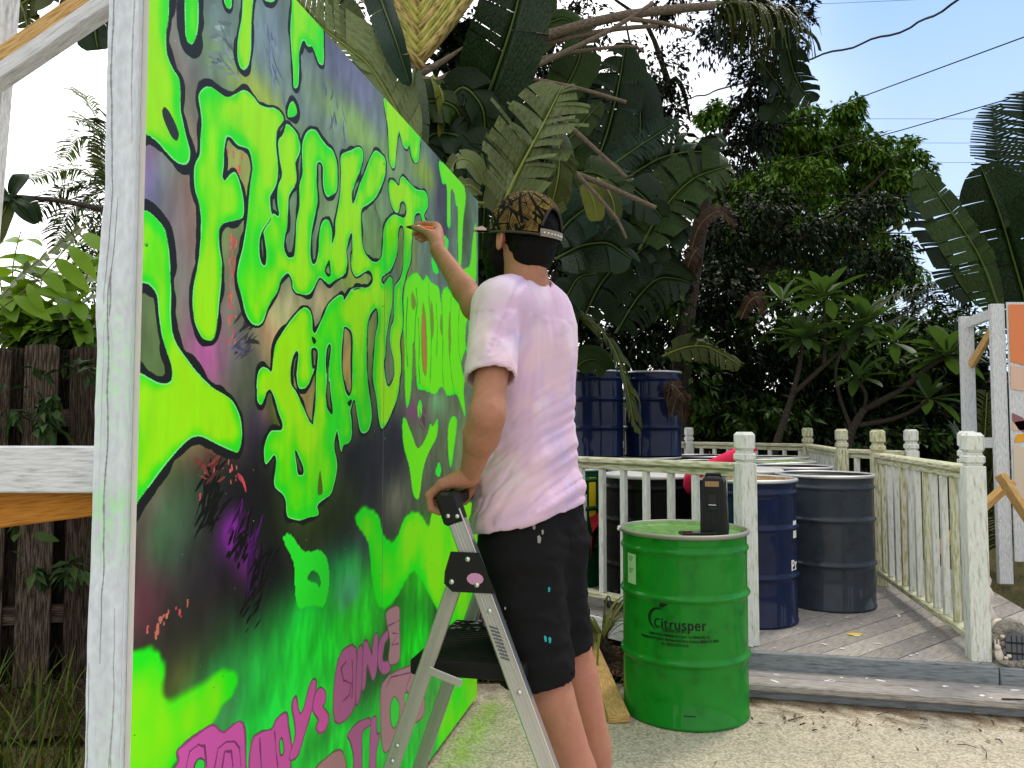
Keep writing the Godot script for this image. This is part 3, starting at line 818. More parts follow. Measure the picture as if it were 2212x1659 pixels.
func build_ground() -> void:
	var st := begin()
	for i in 24:
		for j in 24:
			var a := Vector3(-60 + i * 5.0, -0.03, -100 + j * 5.0)
			quad(st, a, a + Vector3(0, 0, 5), a + Vector3(5, 0, 5), a + Vector3(5, 0, 0))
	structure("ground", st, M.lawn_soil)
	# exposed aggregate paving
	st = begin(true)
	var nz := noise(8, 1.3, 4)
	var nb := noise(9, 6.0, 3)
	var s := 0.05
	for i in range(-16, 90):
		for j in range(-81, 30):
			var cs := []
			for c in [[0, 0], [0, 1], [1, 1], [1, 0]]:
				cs.append(Vector3((i + c[0]) * s, 0, (j + c[1]) * s))
			var mid: Vector3 = (cs[0] + cs[2]) * 0.5
			if (mid - WALL_O).dot(WALL_N) < -0.12: continue
			if mid.z < -4.0 + nz.get_noise_2d(mid.x * 2, 4) * 0.05: continue
			for k in [0, 1, 2, 0, 2, 3]:
				var v: Vector3 = cs[k]
				var rel := v - WALL_O
				var d := rel.dot(WALL_N)
				var u := rel.dot(WALL_D)
				var t := 0.95 + nz.get_noise_2d(v.x, v.z) * 0.16 + nb.get_noise_2d(v.x, v.z) * 0.12
				var col := Color(t, t, t)
				var ov := clampf(exp(-absf(d - 0.08) * 13.0) * smoothstep(-0.25, 0.1, u) * 1.0 + nb.get_noise_2d(v.x * 1.5, v.z * 1.5 + 40) * 0.4 - 0.20, 0, 0.75)
				if d < 0.45 and u < 2.2: col = col.lerp(Color(0.50, 0.95, 0.06), ov)
				# fallen needles and earth along the step
				var ds := (v - Vector3(1.13, 0, -3.78)).dot(Vector3(-0.225, 0, 0.974))
				if v.x > 0.95 and ds < 0.3:
					var dirt := clampf(1.0 - ds / 0.16 + nb.get_noise_2d(v.x * 2, v.z * 2) * 1.3, 0, 1)
					col = col.lerp(Color(0.22, 0.14, 0.09), dirt * 0.85)
				var ds2 := clampf(1.0 - (v.z + 3.95) / 0.2 + nb.get_noise_2d(v.x * 2, v.z * 2), 0, 1)
				col = col.lerp(Color(0.16, 0.12, 0.09), ds2 * 0.7)
				st.set_color(col)
				st.set_uv(Vector2(v.x, v.z))
				st.add_vertex(v)
	M.aggregate.vertex_color_use_as_albedo = true
	M.aggregate.vertex_color_is_srgb = false
	structure("paved_yard", st, M.aggregate)
	# planting bed between paving and deck, and the rough strip left of the wall
	st = begin(true)
	for i in range(-30, 22):
		for j in range(0, 26):
			var cs := []
			for c in [[0, 0], [0, 1], [1, 1], [1, 0]]:
				var v := Vector3((i + c[0]) * 0.1 - 0.4, 0, -5.9 + (j + c[1]) * 0.1)
				v.y = -0.018 + absf(nb.get_noise_2d(v.x * 0.5, v.z * 0.5)) * 0.06
				cs.append(v)
			if cs[0].z > -4.1 and (cs[0] - WALL_O).dot(WALL_N) > -0.3: continue
			quad(st, cs[0], cs[1], cs[2], cs[3])
	structure("planting_bed", st, M.soil)

# ------------------------------------------------------------------ painted wall
func wall_point(U: float, V: float, out := 0.0) -> Vector3:
	return WALL_O + WALL_D * (2.44 - U) + Vector3(0, V, 0) + WALL_N * out

func build_wall() -> void:
	var m := mat("mural_paint", Color.WHITE, 0.5)
	m.albedo_texture = mural_texture()
	m.normal_enabled = true
	m.normal_texture = nbump(noise(75, 0.02, 5), 3.0)
	m.normal_scale = 0.12
	var t := thing("painted_wall_panel", "tall plywood wall with neon green dripping lettering sprayed over a dark ground", "mural", wall_point(1.22, 0, 0))
	var inv := t.transform.affine_inverse()
	for s in 2:
		var st := begin()
		var u0 := 0.04 if s == 0 else 1.2205
		var u1 := 1.2195 if s == 0 else 2.44
		var v0 := 0.03
		var v1 := 2.426
		var uv := func(u: float, v: float) -> Vector2: return Vector2(u * 500 / 1220.0, (1215 - v * 500) / 1220.0)
		var f := []
		for c in [[u0, v0], [u1, v0], [u1, v1], [u0, v1]]: f.append(inv * wall_point(c[0], c[1], 0))
		tri(st, f[0], f[2], f[1], uv.call(u0, v0), uv.call(u1, v1), uv.call(u1, v0))
		tri(st, f[0], f[3], f[2], uv.call(u0, v0), uv.call(u0, v1), uv.call(u1, v1))
		var b := []
		for c in [[u0, v0], [u1, v0], [u1, v1], [u0, v1]]: b.append(inv * wall_point(c[0], c[1], -0.012))
		var sheet := obj("painted_sheet", st, m, t)
		st = begin()
		for k in 4:
			var k2 := (k + 1) % 4
			quad(st, f[k], f[k2], b[k2], b[k])
		quad(st, b[0], b[1], b[2], b[3], Vector2(0, 0), Vector2(1.2, 2.4))
		obj("plywood_back", st, M.plywood, sheet)
	# the near post, an old hand-planed timber with knots and ragged corners
	var st := begin(true)
	var nz := noise(61, 2.6, 4)
	var rows := 90
	var ring := func(i: int) -> Array:
		var v := 2.45 * i / rows
		var wid := lerpf(0.086, 0.070, v / 2.45) + nz.get_noise_2d(v * 1.4, 0) * 0.004
		wid += 0.007 * exp(-pow((v - 1.58) / 0.10, 2)) - 0.004 * exp(-pow((v - 1.78) / 0.06, 2))
		var lean := lerpf(0.0, 0.0, v)
		var e := nz.get_noise_2d(v * 9, 7) * 0.0022
		var pts := []
		# corner points seen from above: (towards viewer, across)
		for c in [[0.0, -0.0135], [0.0, -0.0135 - 0.006], [0.0, -0.0135 - wid * 0.5], [0.0, -0.0135 - wid + 0.005], [-0.004, -0.0135 - wid + e], [-0.04, -0.0135 - wid + e], [-0.04, -0.0135]]:
			var y := 0.0
			if c[0] == 0.0: y = nz.get_noise_2d(v * 6 + 50, c[1] * 300) * 0.0012
			pts.append(inv * (WALL_O + WALL_D * (2.405 + c[0] + y) + Vector3(0, v, 0) + WALL_N * (c[1] + lean)))
		return pts
	for i in rows:
		var a: Array = ring.call(i)
		var b: Array = ring.call(i + 1)
		for k in a.size():
			var k2 := (k + 1) % a.size()
			quad(st, a[k], a[k2], b[k2], b[k], Vector2(k * 0.02, 2.45 * i / rows), Vector2(k * 0.02 + 0.02, 2.45 * (i + 1) / rows))
	obj("frame_post", st, M.white_post, t)
	st = begin()
	for U in [1.2, 2.40]:
		bar(st, inv * (wall_point(U, 0.03, -0.058)), inv * (wall_point(U, 2.42, -0.058)), 0.088, 0.038, WALL_N, 0.003, Vector2(U, 0))
	obj("frame_stud", st, M.pine, t)
	st = begin()
	bar(st, inv * wall_point(0.1, 0.05, -0.058), inv * wall_point(2.42, 0.05, -0.058), 0.088, 0.038, WALL_N)
	bar(st, inv * wall_point(0.1, 2.40, -0.058), inv * wall_point(2.42, 2.40, -0.058), 0.088, 0.038, WALL_N)
	obj("frame_plate", st, M.pine, t)
	st = begin()
	bar(st, inv * Vector3(-0.775, 1.243, -1.475), inv * Vector3(-1.60, 1.243, -1.49), 0.088, 0.038, Vector3.UP, 0.003, Vector2(0.3, 0.2))
	obj("cross_beam", st, M.white_paint_wood, t)
	st = begin()
	bar(st, inv * Vector3(-0.76, 1.202, -1.525), inv * Vector3(-1.55, 1.100, -1.535), 0.089, 0.038, Vector3.UP, 0.003, Vector2(0.1, 0.5))
	obj("lower_brace", st, M.pine_orange, t)
	st = begin()
	bar(st, inv * Vector3(-0.80, 2.300, -1.60), inv * Vector3(-1.20, 2.073, -1.66), 0.05, 0.04, Vector3.UP, 0.003, Vector2(0.6, 0.1))
	obj("upper_brace", st, M.pine, t)
	st = begin()
	bar(st, inv * Vector3(-0.80, 2.257, -1.585), inv * Vector3(-1.20, 2.030, -1.645), 0.034, 0.038, Vector3.UP, 0.002, Vector2(0.2, 0.1))
	obj("upper_brace", st, M.white_paint_wood, t)
	st = begin()
	bar(st, inv * Vector3(-1.29, 0, -1.70), inv * Vector3(-1.165, 2.5, -1.70), 0.09, 0.04, Vector3.RIGHT, 0.003)
	obj("back_post", st, M.white_paint_wood, t)

func post_texture() -> StandardMaterial3D:
	# white paint over rough timber: long checks, knots, scuffs and a breath of green overspray
	var w := 256
	var h := 2048
	var im := Image.create(w, h, false, Image.FORMAT_RGB8)
	var hm := Image.create(w, h, false, Image.FORMAT_L8)
	var n1 := noise(81, 0.02, 4)
	var n2 := noise(82, 0.09, 2)
	for y in h:
		var v := 2.45 * (1.0 - y / float(h))
		for x in w:
			var u := x / float(w) * 0.12
			var bend := 0.0
			for kn: Array in [[1.06, 0.05], [1.56, 0.045], [0.70, 0.03]]:
				var dv: float = v - kn[0]
				bend += 0.02 * exp(-dv * dv * 900.0) * signf(u - kn[1]) * exp(-absf(u - kn[1]) * 40)
			var g := n1.get_noise_2d((u + bend) * 2600.0, v * 38.0)
			var f := n2.get_noise_2d(u * 900.0, v * 300.0)
			var crack := 0.0
			for ck: Array in [[0.030, 0.1, 1.0, 0.7], [0.044, 0.9, 1.75, 1.0], [0.052, 1.55, 2.45, 0.9], [0.036, 0.25, 0.62, 0.8], [0.064, 1.28, 1.68, 0.8], [0.024, 1.85, 2.3, 0.6], [0.058, 0.0, 0.9, 0.9], [0.016, 0.4, 1.1, 0.6]]:
				if v < ck[1] or v > ck[2]: continue
				var cu: float = ck[0] + bend * 0.10 + n1.get_noise_2d(v * 90.0, ck[0] * 9000.0) * 0.007
				var wv: float = 0.0008 * sin(PI * (v - ck[1]) / (ck[2] - ck[1])) * (0.6 + absf(n2.get_noise_2d(v * 500.0, ck[0] * 5000.0)) * 2.0)
				crack = maxf(crack, smoothstep(wv + 0.0006, wv * 0.4, absf(u - cu)) * ck[3])
			var fine := n1.get_noise_2d((u + bend) * 5200.0 + 900, v * 22.0)
			crack = maxf(crack, smoothstep(0.42, 0.62, fine) * 0.35)
			var t := 0.87 + g * 0.06 + f * 0.05
			var c := Color(t * 0.95, t * 0.985, t * 1.025)
			c = c.lerp(Color(0.25, 0.25, 0.26), crack * 0.5)
			var gr := 0.0
			for sp: Array in [[1.42, 0.13, 0.30], [1.19, 0.03, 0.5], [0.62, 0.2, 0.16], [1.13, 0.05, 0.35]]:
				var dv: float = (v - sp[0]) / sp[1]
				gr += sp[2] * exp(-dv * dv) * (0.6 + f)
			c = c.lerp(Color(0.60, 0.93, 0.58), clampf(gr, 0, 0.5))
			im.set_pixel(x, y, c)
			var hv := clampf(0.5 + g * 0.25 + f * 0.15 - crack * 0.5, 0, 1)
			hm.set_pixel(x, y, Color(hv, hv, hv))
	var m := mat("white_post", Color.WHITE, 0.55)
	m.albedo_texture = ImageTexture.create_from_image(im)
	hm.bump_map_to_normal_map(3.0)
	m.normal_enabled = true
	m.normal_texture = ImageTexture.create_from_image(hm)
	m.normal_scale = 1.0
	m.uv1_scale = Vector3(1.0 / 0.12, -1.0 / 2.45, 1)
	return m

# ------------------------------------------------------------------ deck and railings
const PLANK_D := Vector3(0.79, 0, -0.613)
const PLANK_N := Vector3(0.613, 0, 0.79)

func build_deck() -> void:
	var deck := thing("wooden_deck", "low weathered grey timber deck with one step up from the paving", "deck", Vector3(1.2, 0, -4.03))
	var o := deck.position
	var outline := PackedVector2Array()
	for p in [[1.2, -4.03], [2.90, -3.66], [3.5, -6.0], [3.6, -8.3], [2.2, -9.4], [0.2, -9.6], [-0.9, -8.2], [-0.7, -6.04]]:
		var v := Vector3(p[0], 0, p[1]) - o
		outline.append(Vector2(v.dot(PLANK_N), v.dot(PLANK_D)))
	rng.seed = 3
	var w := 0.14
	for i in range(-44, 24):
		var u0 := i * w
		var strip := PackedVector2Array([Vector2(u0 + 0.003, -12), Vector2(u0 + w - 0.003, -12), Vector2(u0 + w - 0.003, 12), Vector2(u0 + 0.003, 12)])
		for poly in Geometry2D.intersect_polygons(strip, outline):
			var st := begin()
			var t := rnd(0.75, 1.05)
			st.set_color(Color(t, t, t * rnd(0.97, 1.03)))
			prism(st, poly, 0.03, Transform3D(Basis(PLANK_N, PLANK_D, Vector3.UP), Vector3(0, DECK - 0.015 + rnd(-0.002, 0.0015), 0)))
			obj("plank", st, M.deck_wood, deck)
	var e := Vector3(0.977, 0, 0.213)
	var nn := Vector3(-0.213, 0, 0.977)
	var f := func(a: float, b: float, y0: float, y1: float, out: float, m: Material, called: String, deep := 0.03) -> void:
		var st := begin()
		var c0 := e * a + nn * out + Vector3(0, (y0 + y1) / 2, 0)
		var c1 := e * b + nn * out + Vector3(0, (y0 + y1) / 2, 0)
		bar(st, c0, c1, y1 - y0, deep, Vector3.UP, 0.004, Vector2(a, b))
		obj(called, st, m, deck)
	f.call(0.0, 1.17, 0.072, 0.164, 0.017, M.deck_fascia, "fascia_board")
	f.call(1.175, 1.72, 0.072, 0.160, 0.020, M.deck_fascia, "fascia_board")
	# the step: two treads and a dark riser
	var st := begin()
	for k in 2:
		st = begin()
		st.set_color(Color(0.95, 0.95, 0.96) if k else Color(0.82, 0.83, 0.86))
		bar(st, e * -0.16 + nn * (0.09 + k * 0.117) + Vector3(0, 0.062, 0), e * 1.75 + nn * (0.09 + k * 0.117) + Vector3(0, 0.062, 0), 0.036, 0.114, Vector3.UP, 0.006, Vector2(k * 0.3, 0.7 * k))
		obj("step_tread", st, M.deck_wood, deck)
	f.call(-0.16, 1.75, 0.0, 0.043, 0.215, M.deck_fascia, "step_riser")
	# left edge
	var l := Vector3(-0.69, 0, -0.724)
	st = begin()
	bar(st, l * 0.02 + Vector3(0.012, 0.10, -0.012), l * 2.75 + Vector3(0, 0.10, 0), 0.115, 0.03, Vector3.UP, 0.004)
	obj("fascia_board", st, M.rail_paint, deck)
	# paint spots and scuffs on the boards
	rng.seed = 12
	st = begin()
	for k in 46:
		var on_step := k % 3 == 0
		var a := rnd(0.0, 1.4)
		var out := rnd(0.05, 0.24) if on_step else rnd(-1.1, -0.02)
		var y := 0.0815 if on_step else DECK + 0.0032
		var c := e * a + nn * out + Vector3(0, y, 0)
		var r := rnd(0.004, 0.013)
		var str := rnd(0.6, 3.0)
		var ang := rnd(0, PI)
		var ring := []
		for q in 7:
			var t := TAU * q / 7
			var v := Vector2(cos(t) * r * str, sin(t) * r) * rnd(0.6, 1.2)
			v = v.rotated(ang)
			ring.append(c + Vector3(v.x, 0, v.y))
		for q in 7: tri(st, c, ring[q], ring[(q + 1) % 7])
	obj("paint_spots", st, M.white_ink, deck).set_meta("kind", "stuff")
	st = begin()
	var cc := at(2140, 1335, 4.35) - o
	cc = e * 0.62 + nn * -0.42 + Vector3(0, DECK + 0.0034, 0)
	for q in 9: tri(st, cc, cc + Vector3(cos(TAU * q / 9) * 0.045, 0, sin(TAU * q / 9) * 0.02), cc + Vector3(cos(TAU * (q + 1) / 9) * 0.045, 0, sin(TAU * (q + 1) / 9) * 0.02))
	obj("yellow_stain", st, M.yellow_label, deck)

func rail_post(parent: Node3D, p: Vector3, turn: float, h := 1.13, mtl: Material = null) -> void:
	var st := begin()
	var b := Basis(Vector3.UP, turn)
	var uvo := Vector2(rnd(0, 3), rnd(0, 3))
	var y := 0.0
	for seg in [[h - 0.176, 0.092, 0.004], [0.012, 0.070, 0.002], [0.042, 0.092, 0.009], [0.012, 0.070, 0.002], [0.100, 0.092, 0.016]]:
		box(st, Transform3D(b, p + Vector3(0, y + seg[0] * 0.5, 0)), Vector3(seg[1], seg[0] + 0.0005, seg[1]), seg[2], uvo)
		y += seg[0]
	obj("post", st, mtl if mtl else M.rail_paint, parent)

func rail_run(parent: Node3D, a: Vector3, b: Vector3, count: int, top: Material, bal: Material, y_top := 0.955, y_low := 0.10, thick := 0.036) -> void:
	var st := begin()
	var d := (b - a).normalized()
	var side := d.cross(Vector3.UP)
	bar(st, a + Vector3(0, y_top - 0.02, 0), b + Vector3(0, y_top - 0.02, 0), 0.085, 0.036, side, 0.009, Vector2(rnd(0, 2), 0))
	obj("top_rail", st, top, parent)
	st = begin()
	bar(st, a + Vector3(0, y_top - 0.0575, 0), b + Vector3(0, y_top - 0.0575, 0), 0.04, 0.036, side, 0.003)
	obj("under_rail", st, top, parent)
	st = begin()
	bar(st, a + Vector3(0, y_low, 0), b + Vector3(0, y_low, 0), 0.075, 0.036, side, 0.006)
	obj("bottom_rail", st, M.mossy_rail, parent)
	var n := count
	for i in n:
		st = begin()
		var p := a.lerp(b, (i + 0.5) / n) + side * rnd(-0.003, 0.003)
		var t := rnd(0.88, 1.0)
		st.set_color(Color(t, t, t))
		bar(st, p + Vector3(0, y_low + 0.0185, 0), p + Vector3(rnd(-0.003, 0.003), y_top - 0.077, 0), thick, thick, d, 0.003, Vector2(rnd(0, 3), rnd(0, 3)))
		obj("baluster", st, M.mossy_rail if thick < 0.035 and i % 3 == 1 else bal, parent)

func build_railings() -> void:
	rng.seed = 21
	var y := Vector3(0, DECK, 0)
	var A := Vector3(1.245, DECK, -4.125)
	var L := Vector3(-0.69, 0, -0.724)
	var r := thing("porch_railing", "white railing with square balusters left of the deck opening, ending in a notched post", "railing", A)
	rail_post(r, Vector3.ZERO, 0.22)
	rail_run(r, L * 0.05, L * 2.6, 15, M.mossy_rail, M.rail_paint)
	rail_post(r, L * 2.66, 0.22)
	var B := Vector3(2.306, DECK, -3.86)
	var C := Vector3(2.66, DECK, -5.60)
	r = thing("porch_railing", "white mossy railing right of the deck opening, running away from its thick knotted corner post", "railing", B)
	rail_post(r, Vector3.ZERO, -0.22, 1.13)
	rail_post(r, C - B, -0.2, 1.13, M.mossy_rail)
	var d := (C - B).normalized()
	rail_run(r, d * 0.047, C - B - d * 0.05, 11, M.mossy_rail, M.rail_paint, 0.955, 0.10, 0.034)
	# far railings
	var D_ := Vector3(3.11, DECK, -8.1)
	var E_ := Vector3(2.76, DECK, -6.45)
	var F := Vector3(2.08, DECK, -9.05)
	var F2 := Vector3(0.3, DECK, -9.3)
	var G := Vector3(3.12, DECK, -6.02)
	var H := Vector3(2.72, DECK, -4.60)
	r = thing("porch_railing", "far white railing behind the stacked drums along the hedge", "railing", F)
	rail_post(r, Vector3.ZERO, 0.1)
	rail_post(r, D_ - F, 0.1, 1.13, M.mossy_rail)
	rail_run(r, Vector3(0.06, 0, 0.05), D_ - F, 8, M.mossy_rail, M.rail_paint)
	rail_run(r, F2 - F, Vector3(-0.06, 0, 0), 12, M.mossy_rail, M.rail_paint)
	rail_run(r, D_ - F + Vector3(-0.01, 0, 0.06), E_ - F, 11, M.mossy_rail, M.rail_paint)
	rail_post(r, E_ - F, -0.2, 1.13, M.mossy_rail)
	r = thing("porch_railing", "short white railing piece behind the knotted post, right end of the deck", "railing", G)
	rail_post(r, Vector3.ZERO, -0.2)
	rail_post(r, H - G, -0.2)
	rail_run(r, E_ + Vector3(0.05, 0, 0) - G, Vector3(-0.05, 0, 0), 3, M.mossy_rail, M.rail_paint)

# ------------------------------------------------------------------ steel drums
func drum_profile(h: float) -> Array:
	var R := 0.286
	var p := []
	p.append(Vector2(R - 0.008, 0.0))
	p.append(Vector2(R + 0.004, 0.004)); p.append(Vector2(R + 0.005, 0.014)); p.append(Vector2(R, 0.022))
	var ribs := [h * 0.335, h * 0.665, h * 0.905]
	var y := 0.05
	for i in ribs.size():
		var c: float = ribs[i]
		var a := 0.013 if i < 2 else 0.009
		p.append(Vector2(R, c - 0.032))
		for k in 9:
			var t := -1.0 + k * 0.25
			p.append(Vector2(R + a * (0.5 + 0.5 * cos(t * PI)), c + t * 0.020))
		p.append(Vector2(R, c + 0.032))
	p.append(Vector2(R, h - 0.03))
	p.append(Vector2(R + 0.001, h - 0.012))
	return p

func make_drum(colour: String, label: String, where: Vector3, turn: float, group: String, lid: String, ring := "galvanised", height := 0.84) -> Node3D:
	var t := thing("steel_drum", label, "drum", where, turn, group)
	var key := "%s" % height
	if not meshes.has("drum" + key):
		var st := begin(true)
		lathe(st, drum_profile(height), 56)
		meshes["drum" + key] = done(st)
		st = begin(true)
		var rim := []
		for k in 9:
			var a := TAU * k / 8.0 + PI
			rim.append(Vector2(0.291 + cos(a) * 0.0095, height - 0.009 + sin(a) * 0.011))
		lathe(st, rim, 56)
		meshes["rim" + key] = done(st)
		st = begin(true)
		lathe(st, [Vector2(0.286, height - 0.005), Vector2(0.279, height - 0.007), Vector2(0.276, height - 0.020), Vector2(0.262, height - 0.024), Vector2(0.255, height - 0.021), Vector2(0.0001, height - 0.020)], 56)
		meshes["lid" + key] = done(st)
		st = begin()
		box(st, Transform3D(Basis(), Vector3(0.300, height - 0.010, 0)), Vector3(0.018, 0.022, 0.05), 0.004)
		box(st, Transform3D(Basis(), Vector3(0.306, height - 0.010, 0)), Vector3(0.01, 0.010, 0.10), 0.003)
		meshes["bolt" + key] = done(st)
		st = begin(true)
		tube(st, [Vector3(0.28, 0.02, 0), Vector3(0.2865, 0.03, 0)], [0.001], 4)
		meshes["seam"] = done(st)
	part("body", meshes["drum" + key], M["drum_" + colour], t)
	part("rim", meshes["rim" + key], M[ring], t)
	part("lid", meshes["lid" + key], M[lid], t)
	part("ring_bolt", meshes["bolt" + key], M.galvanised, t, Transform3D(Basis(Vector3.UP, rnd(2.5, 4.5)), Vector3.ZERO))
	return t

var meshes := {}

func curved_patch(R: float, a0: float, a1: float, y0: float, y1: float) -> ArrayMesh:
	# a sheet wrapped on a drum; angle 0 looks towards +z
	var st := begin(true)
	var n := 8
	for i in n:
		var a := lerpf(a0, a1, float(i) / n)
		var b := lerpf(a0, a1, float(i + 1) / n)
		quad(st, Vector3(sin(a) * R, y0, cos(a) * R), Vector3(sin(a) * R, y1, cos(a) * R), Vector3(sin(b) * R, y1, cos(b) * R), Vector3(sin(b) * R, y0, cos(b) * R))
	return done(st)

func bend_text(text: String, size: float, R: float, a_mid: float, y: float, font_name := "Droid Sans", bold := false, squash := 1.0) -> ArrayMesh:
	var tm := TextMesh.new()
	var f := SystemFont.new()
	f.font_names = PackedStringArray([font_name])
	if bold: f.font_weight = 700
	tm.font = f
	tm.text = text
	tm.font_size = 64
	tm.pixel_size = size / 64.0
	tm.depth = 0.0006
	tm.curve_step = 2.0
	var src := tm.get_mesh_arrays()
	var v: PackedVector3Array = src[Mesh.ARRAY_VERTEX]
	var ix = src[Mesh.ARRAY_INDEX]
	var st := begin()
	var order = range(v.size()) if ix == null or ix.size() == 0 else ix
	for i in order:
		var p := v[i]
		var a := a_mid + p.x * squash / R
		var r := R + p.z
		st.set_uv(Vector2.ZERO)
		st.add_vertex(Vector3(sin(a) * r, y + p.y, cos(a) * r))
	return done(st)

func build_drums() -> void:
	rng.seed = 31
	var g := make_drum("green", "bright green steel drum with black printed lettering and a tool case on its lid", Vector3(0.812, 0, -3.665), 0.0, "steel drums", "lid_green", "drum_rim_steel")
	# a fruit emblem and lettering printed in black, facing the viewer
	var R := 0.2868
	var a0 := -0.37
	part("lettering", bend_text("Citrusper", 0.056, R, a0 + 0.07, 0.452, "Droid Sans", true, 0.92), M.ink, g)
	for ln: Array in [["CITRUSPER SAPI DE C.V.", 0.0165, 0.425, 0.02, 1.0], ["Camino Vecinal Martínez de la Torre - la Colmena Km. 2.5", 0.0165, 0.405, 0.07, 0.92], ["Congregación el Pañuelo, Martínez de la Torre, Veracruz, México C.P. 93610", 0.0165, 0.386, 0.07, 0.92], ["Tel. +52(232)-32-4-52-65", 0.0165, 0.367, 0.0, 1.0]]:
		part("lettering", bend_text(ln[0], ln[1], R, a0 + ln[3] * 0.7, ln[2], "Droid Sans", true, ln[4] * 0.66), M.ink, g)
	var st := begin()
	var cen := a0 - 0.265
	var arc := func(r0: float, r1: float, t0: float, t1: float, ox: float, oy: float) -> void:
		for i in 22:
			var ta := lerpf(t0, t1, i / 22.0)
			var tb := lerpf(t0, t1, (i + 1) / 22.0)
			var wa := lerpf(r0, r1, sin(PI * i / 22.0))
			var wb := lerpf(r0, r1, sin(PI * (i + 1) / 22.0))
			var q := []
			for c in [[ta, 0.048], [tb, 0.048], [tb, 0.048 - wb], [ta, 0.048 - wa]]:
				var px: float = ox + cos(c[0]) * c[1]
				var py: float = oy + sin(c[0]) * c[1]
				q.append(Vector3(sin(cen + px / R) * (R + 0.0005), py, cos(cen + px / R) * (R + 0.0005)))
			quad(st, q[0], q[1], q[2], q[3])
	arc.call(0.002, 0.014, 1.0, 4.6, 0.0, 0.472)
	var leaf := [[0.0, 0.0], [0.008, 0.024], [0.026, 0.034], [0.044, 0.034], [0.038, 0.014], [0.022, 0.002]]
	var lp := []
	for c in leaf: lp.append(Vector3(sin(cen + (c[0] + 0.006) / R) * (R + 0.0006), 0.522 + c[1], cos(cen + (c[0] + 0.006) / R) * (R + 0.0006)))
	for k in range(1, lp.size() - 1): tri(st, lp[0], lp[k], lp[k + 1])
	obj("emblem", st, M.ink, g)
	part("label", curved_patch(0.2866, -1.30, -1.06, 0.60, 0.735), M.label_green, g)
	st = begin()
	for k in 6:
		var y := 0.722 - k * 0.008 - (0.03 if k > 2 else 0.0)
		part("label_print", curved_patch(0.2871, -1.26, -1.12 - (k % 3) * 0.02, y - 0.0022, y), M.ink, g)
	part("scratch", curved_patch(0.2869, -0.25, -0.07, 0.066, 0.070), M.ink, g)
	var y := DECK
	var grp := "steel drums"
	var d := make_drum("navy", "dark blue drum with a rusty open lid behind the white notched post, lowest row", Vector3(1.42, y, -4.69), 0.0, grp, "lid_rust")
	part("label", curved_patch(0.2872, 0.83, 1.03, 0.50, 0.60), M.paper, d)
	part("lettering", bend_text("Pr", 0.085, 0.2872, 0.86, 0.345, "Droid Sans", true), M.white_ink, d)
	part("lettering", curved_patch(0.2874, 0.79, 0.98, 0.318, 0.323), M.white_ink, d)
	d = make_drum("gray", "slate grey ribbed drum at the front of the deck beside the right railing", Vector3(2.06, y, -5.07), 0.0, grp, "lid_black")
	d = make_drum("black", "black drum with a white rim seen through the left railing", Vector3(0.885, y, -5.02), 0.0, grp, "lid_white", "lid_white")
	d = make_drum("dark_green", "dark green drum with a yellow label at the left end behind the railing", Vector3(0.40, y, -5.76), 0.0, grp, "lid_green")
	part("label", curved_patch(0.2872, 0.55, 0.78, 0.50, 0.78), M.yellow_label, d)
	part("label", curved_patch(0.2872, 0.30, 0.48, 0.42, 0.66), M.paper, d)
	make_drum("black", "black drum with a white lid right behind the first black one", Vector3(1.01, y, -5.64), 0.0, grp, "lid_white", "lid_white")
	make_drum("black", "black drum with a pale lid behind the blue drum with the rusty lid", Vector3(1.63, y, -5.52), 0.0, grp, "lid_white", "lid_white")
	make_drum("black", "black drum with a dark lid behind the slate grey drum", Vector3(2.17, y, -5.98), 0.0, grp, "lid_black")
	make_drum("dark_green", "dark green drum near the far railing corner, behind the dark-lidded drum", Vector3(2.36, y, -6.78), 0.0, grp, "lid_green")
	make_drum("black", "black drum farthest back towards the railing corner", Vector3(2.62, y, -7.62), 0.0, grp, "lid_black")
	make_drum("navy", "blue drum with a pale rim right of the upper stacked drums, in the back row", Vector3(1.97, y, -7.92), 0.0, grp, "drum_navy")
	make_drum("black", "black drum carrying the stacked blue drum with the paper label", Vector3(1.37, y, -7.62), 0.0, grp, "lid_black")
	make_drum("dark_green", "green drum carrying the stacked blue drum nearest the man", Vector3(0.78, y, -7.55), 0.0, grp, "lid_green")
	make_drum("black", "black drum in the middle of the cluster, behind the white-lidded one", Vector3(1.10, y, -6.86), 0.0, grp, "lid_black")
	make_drum("black", "black drum in the middle of the cluster, beyond the pink foam tube", Vector3(1.72, y, -6.72), 0.0, grp, "lid_black")
	d = make_drum("navy", "dark blue drum with a white paper label stacked on a black drum", Vector3(1.41, y + 0.842, -7.74), 0.0, grp, "drum_navy")
	part("label", curved_patch(0.2872, 0.52, 0.74, 0.655, 0.745), M.paper, d)
	make_drum("navy", "dark blue drum without a label stacked on a green drum, half hidden by the man", Vector3(0.81, y + 0.842, -7.62), 0.0, grp, "drum_navy")

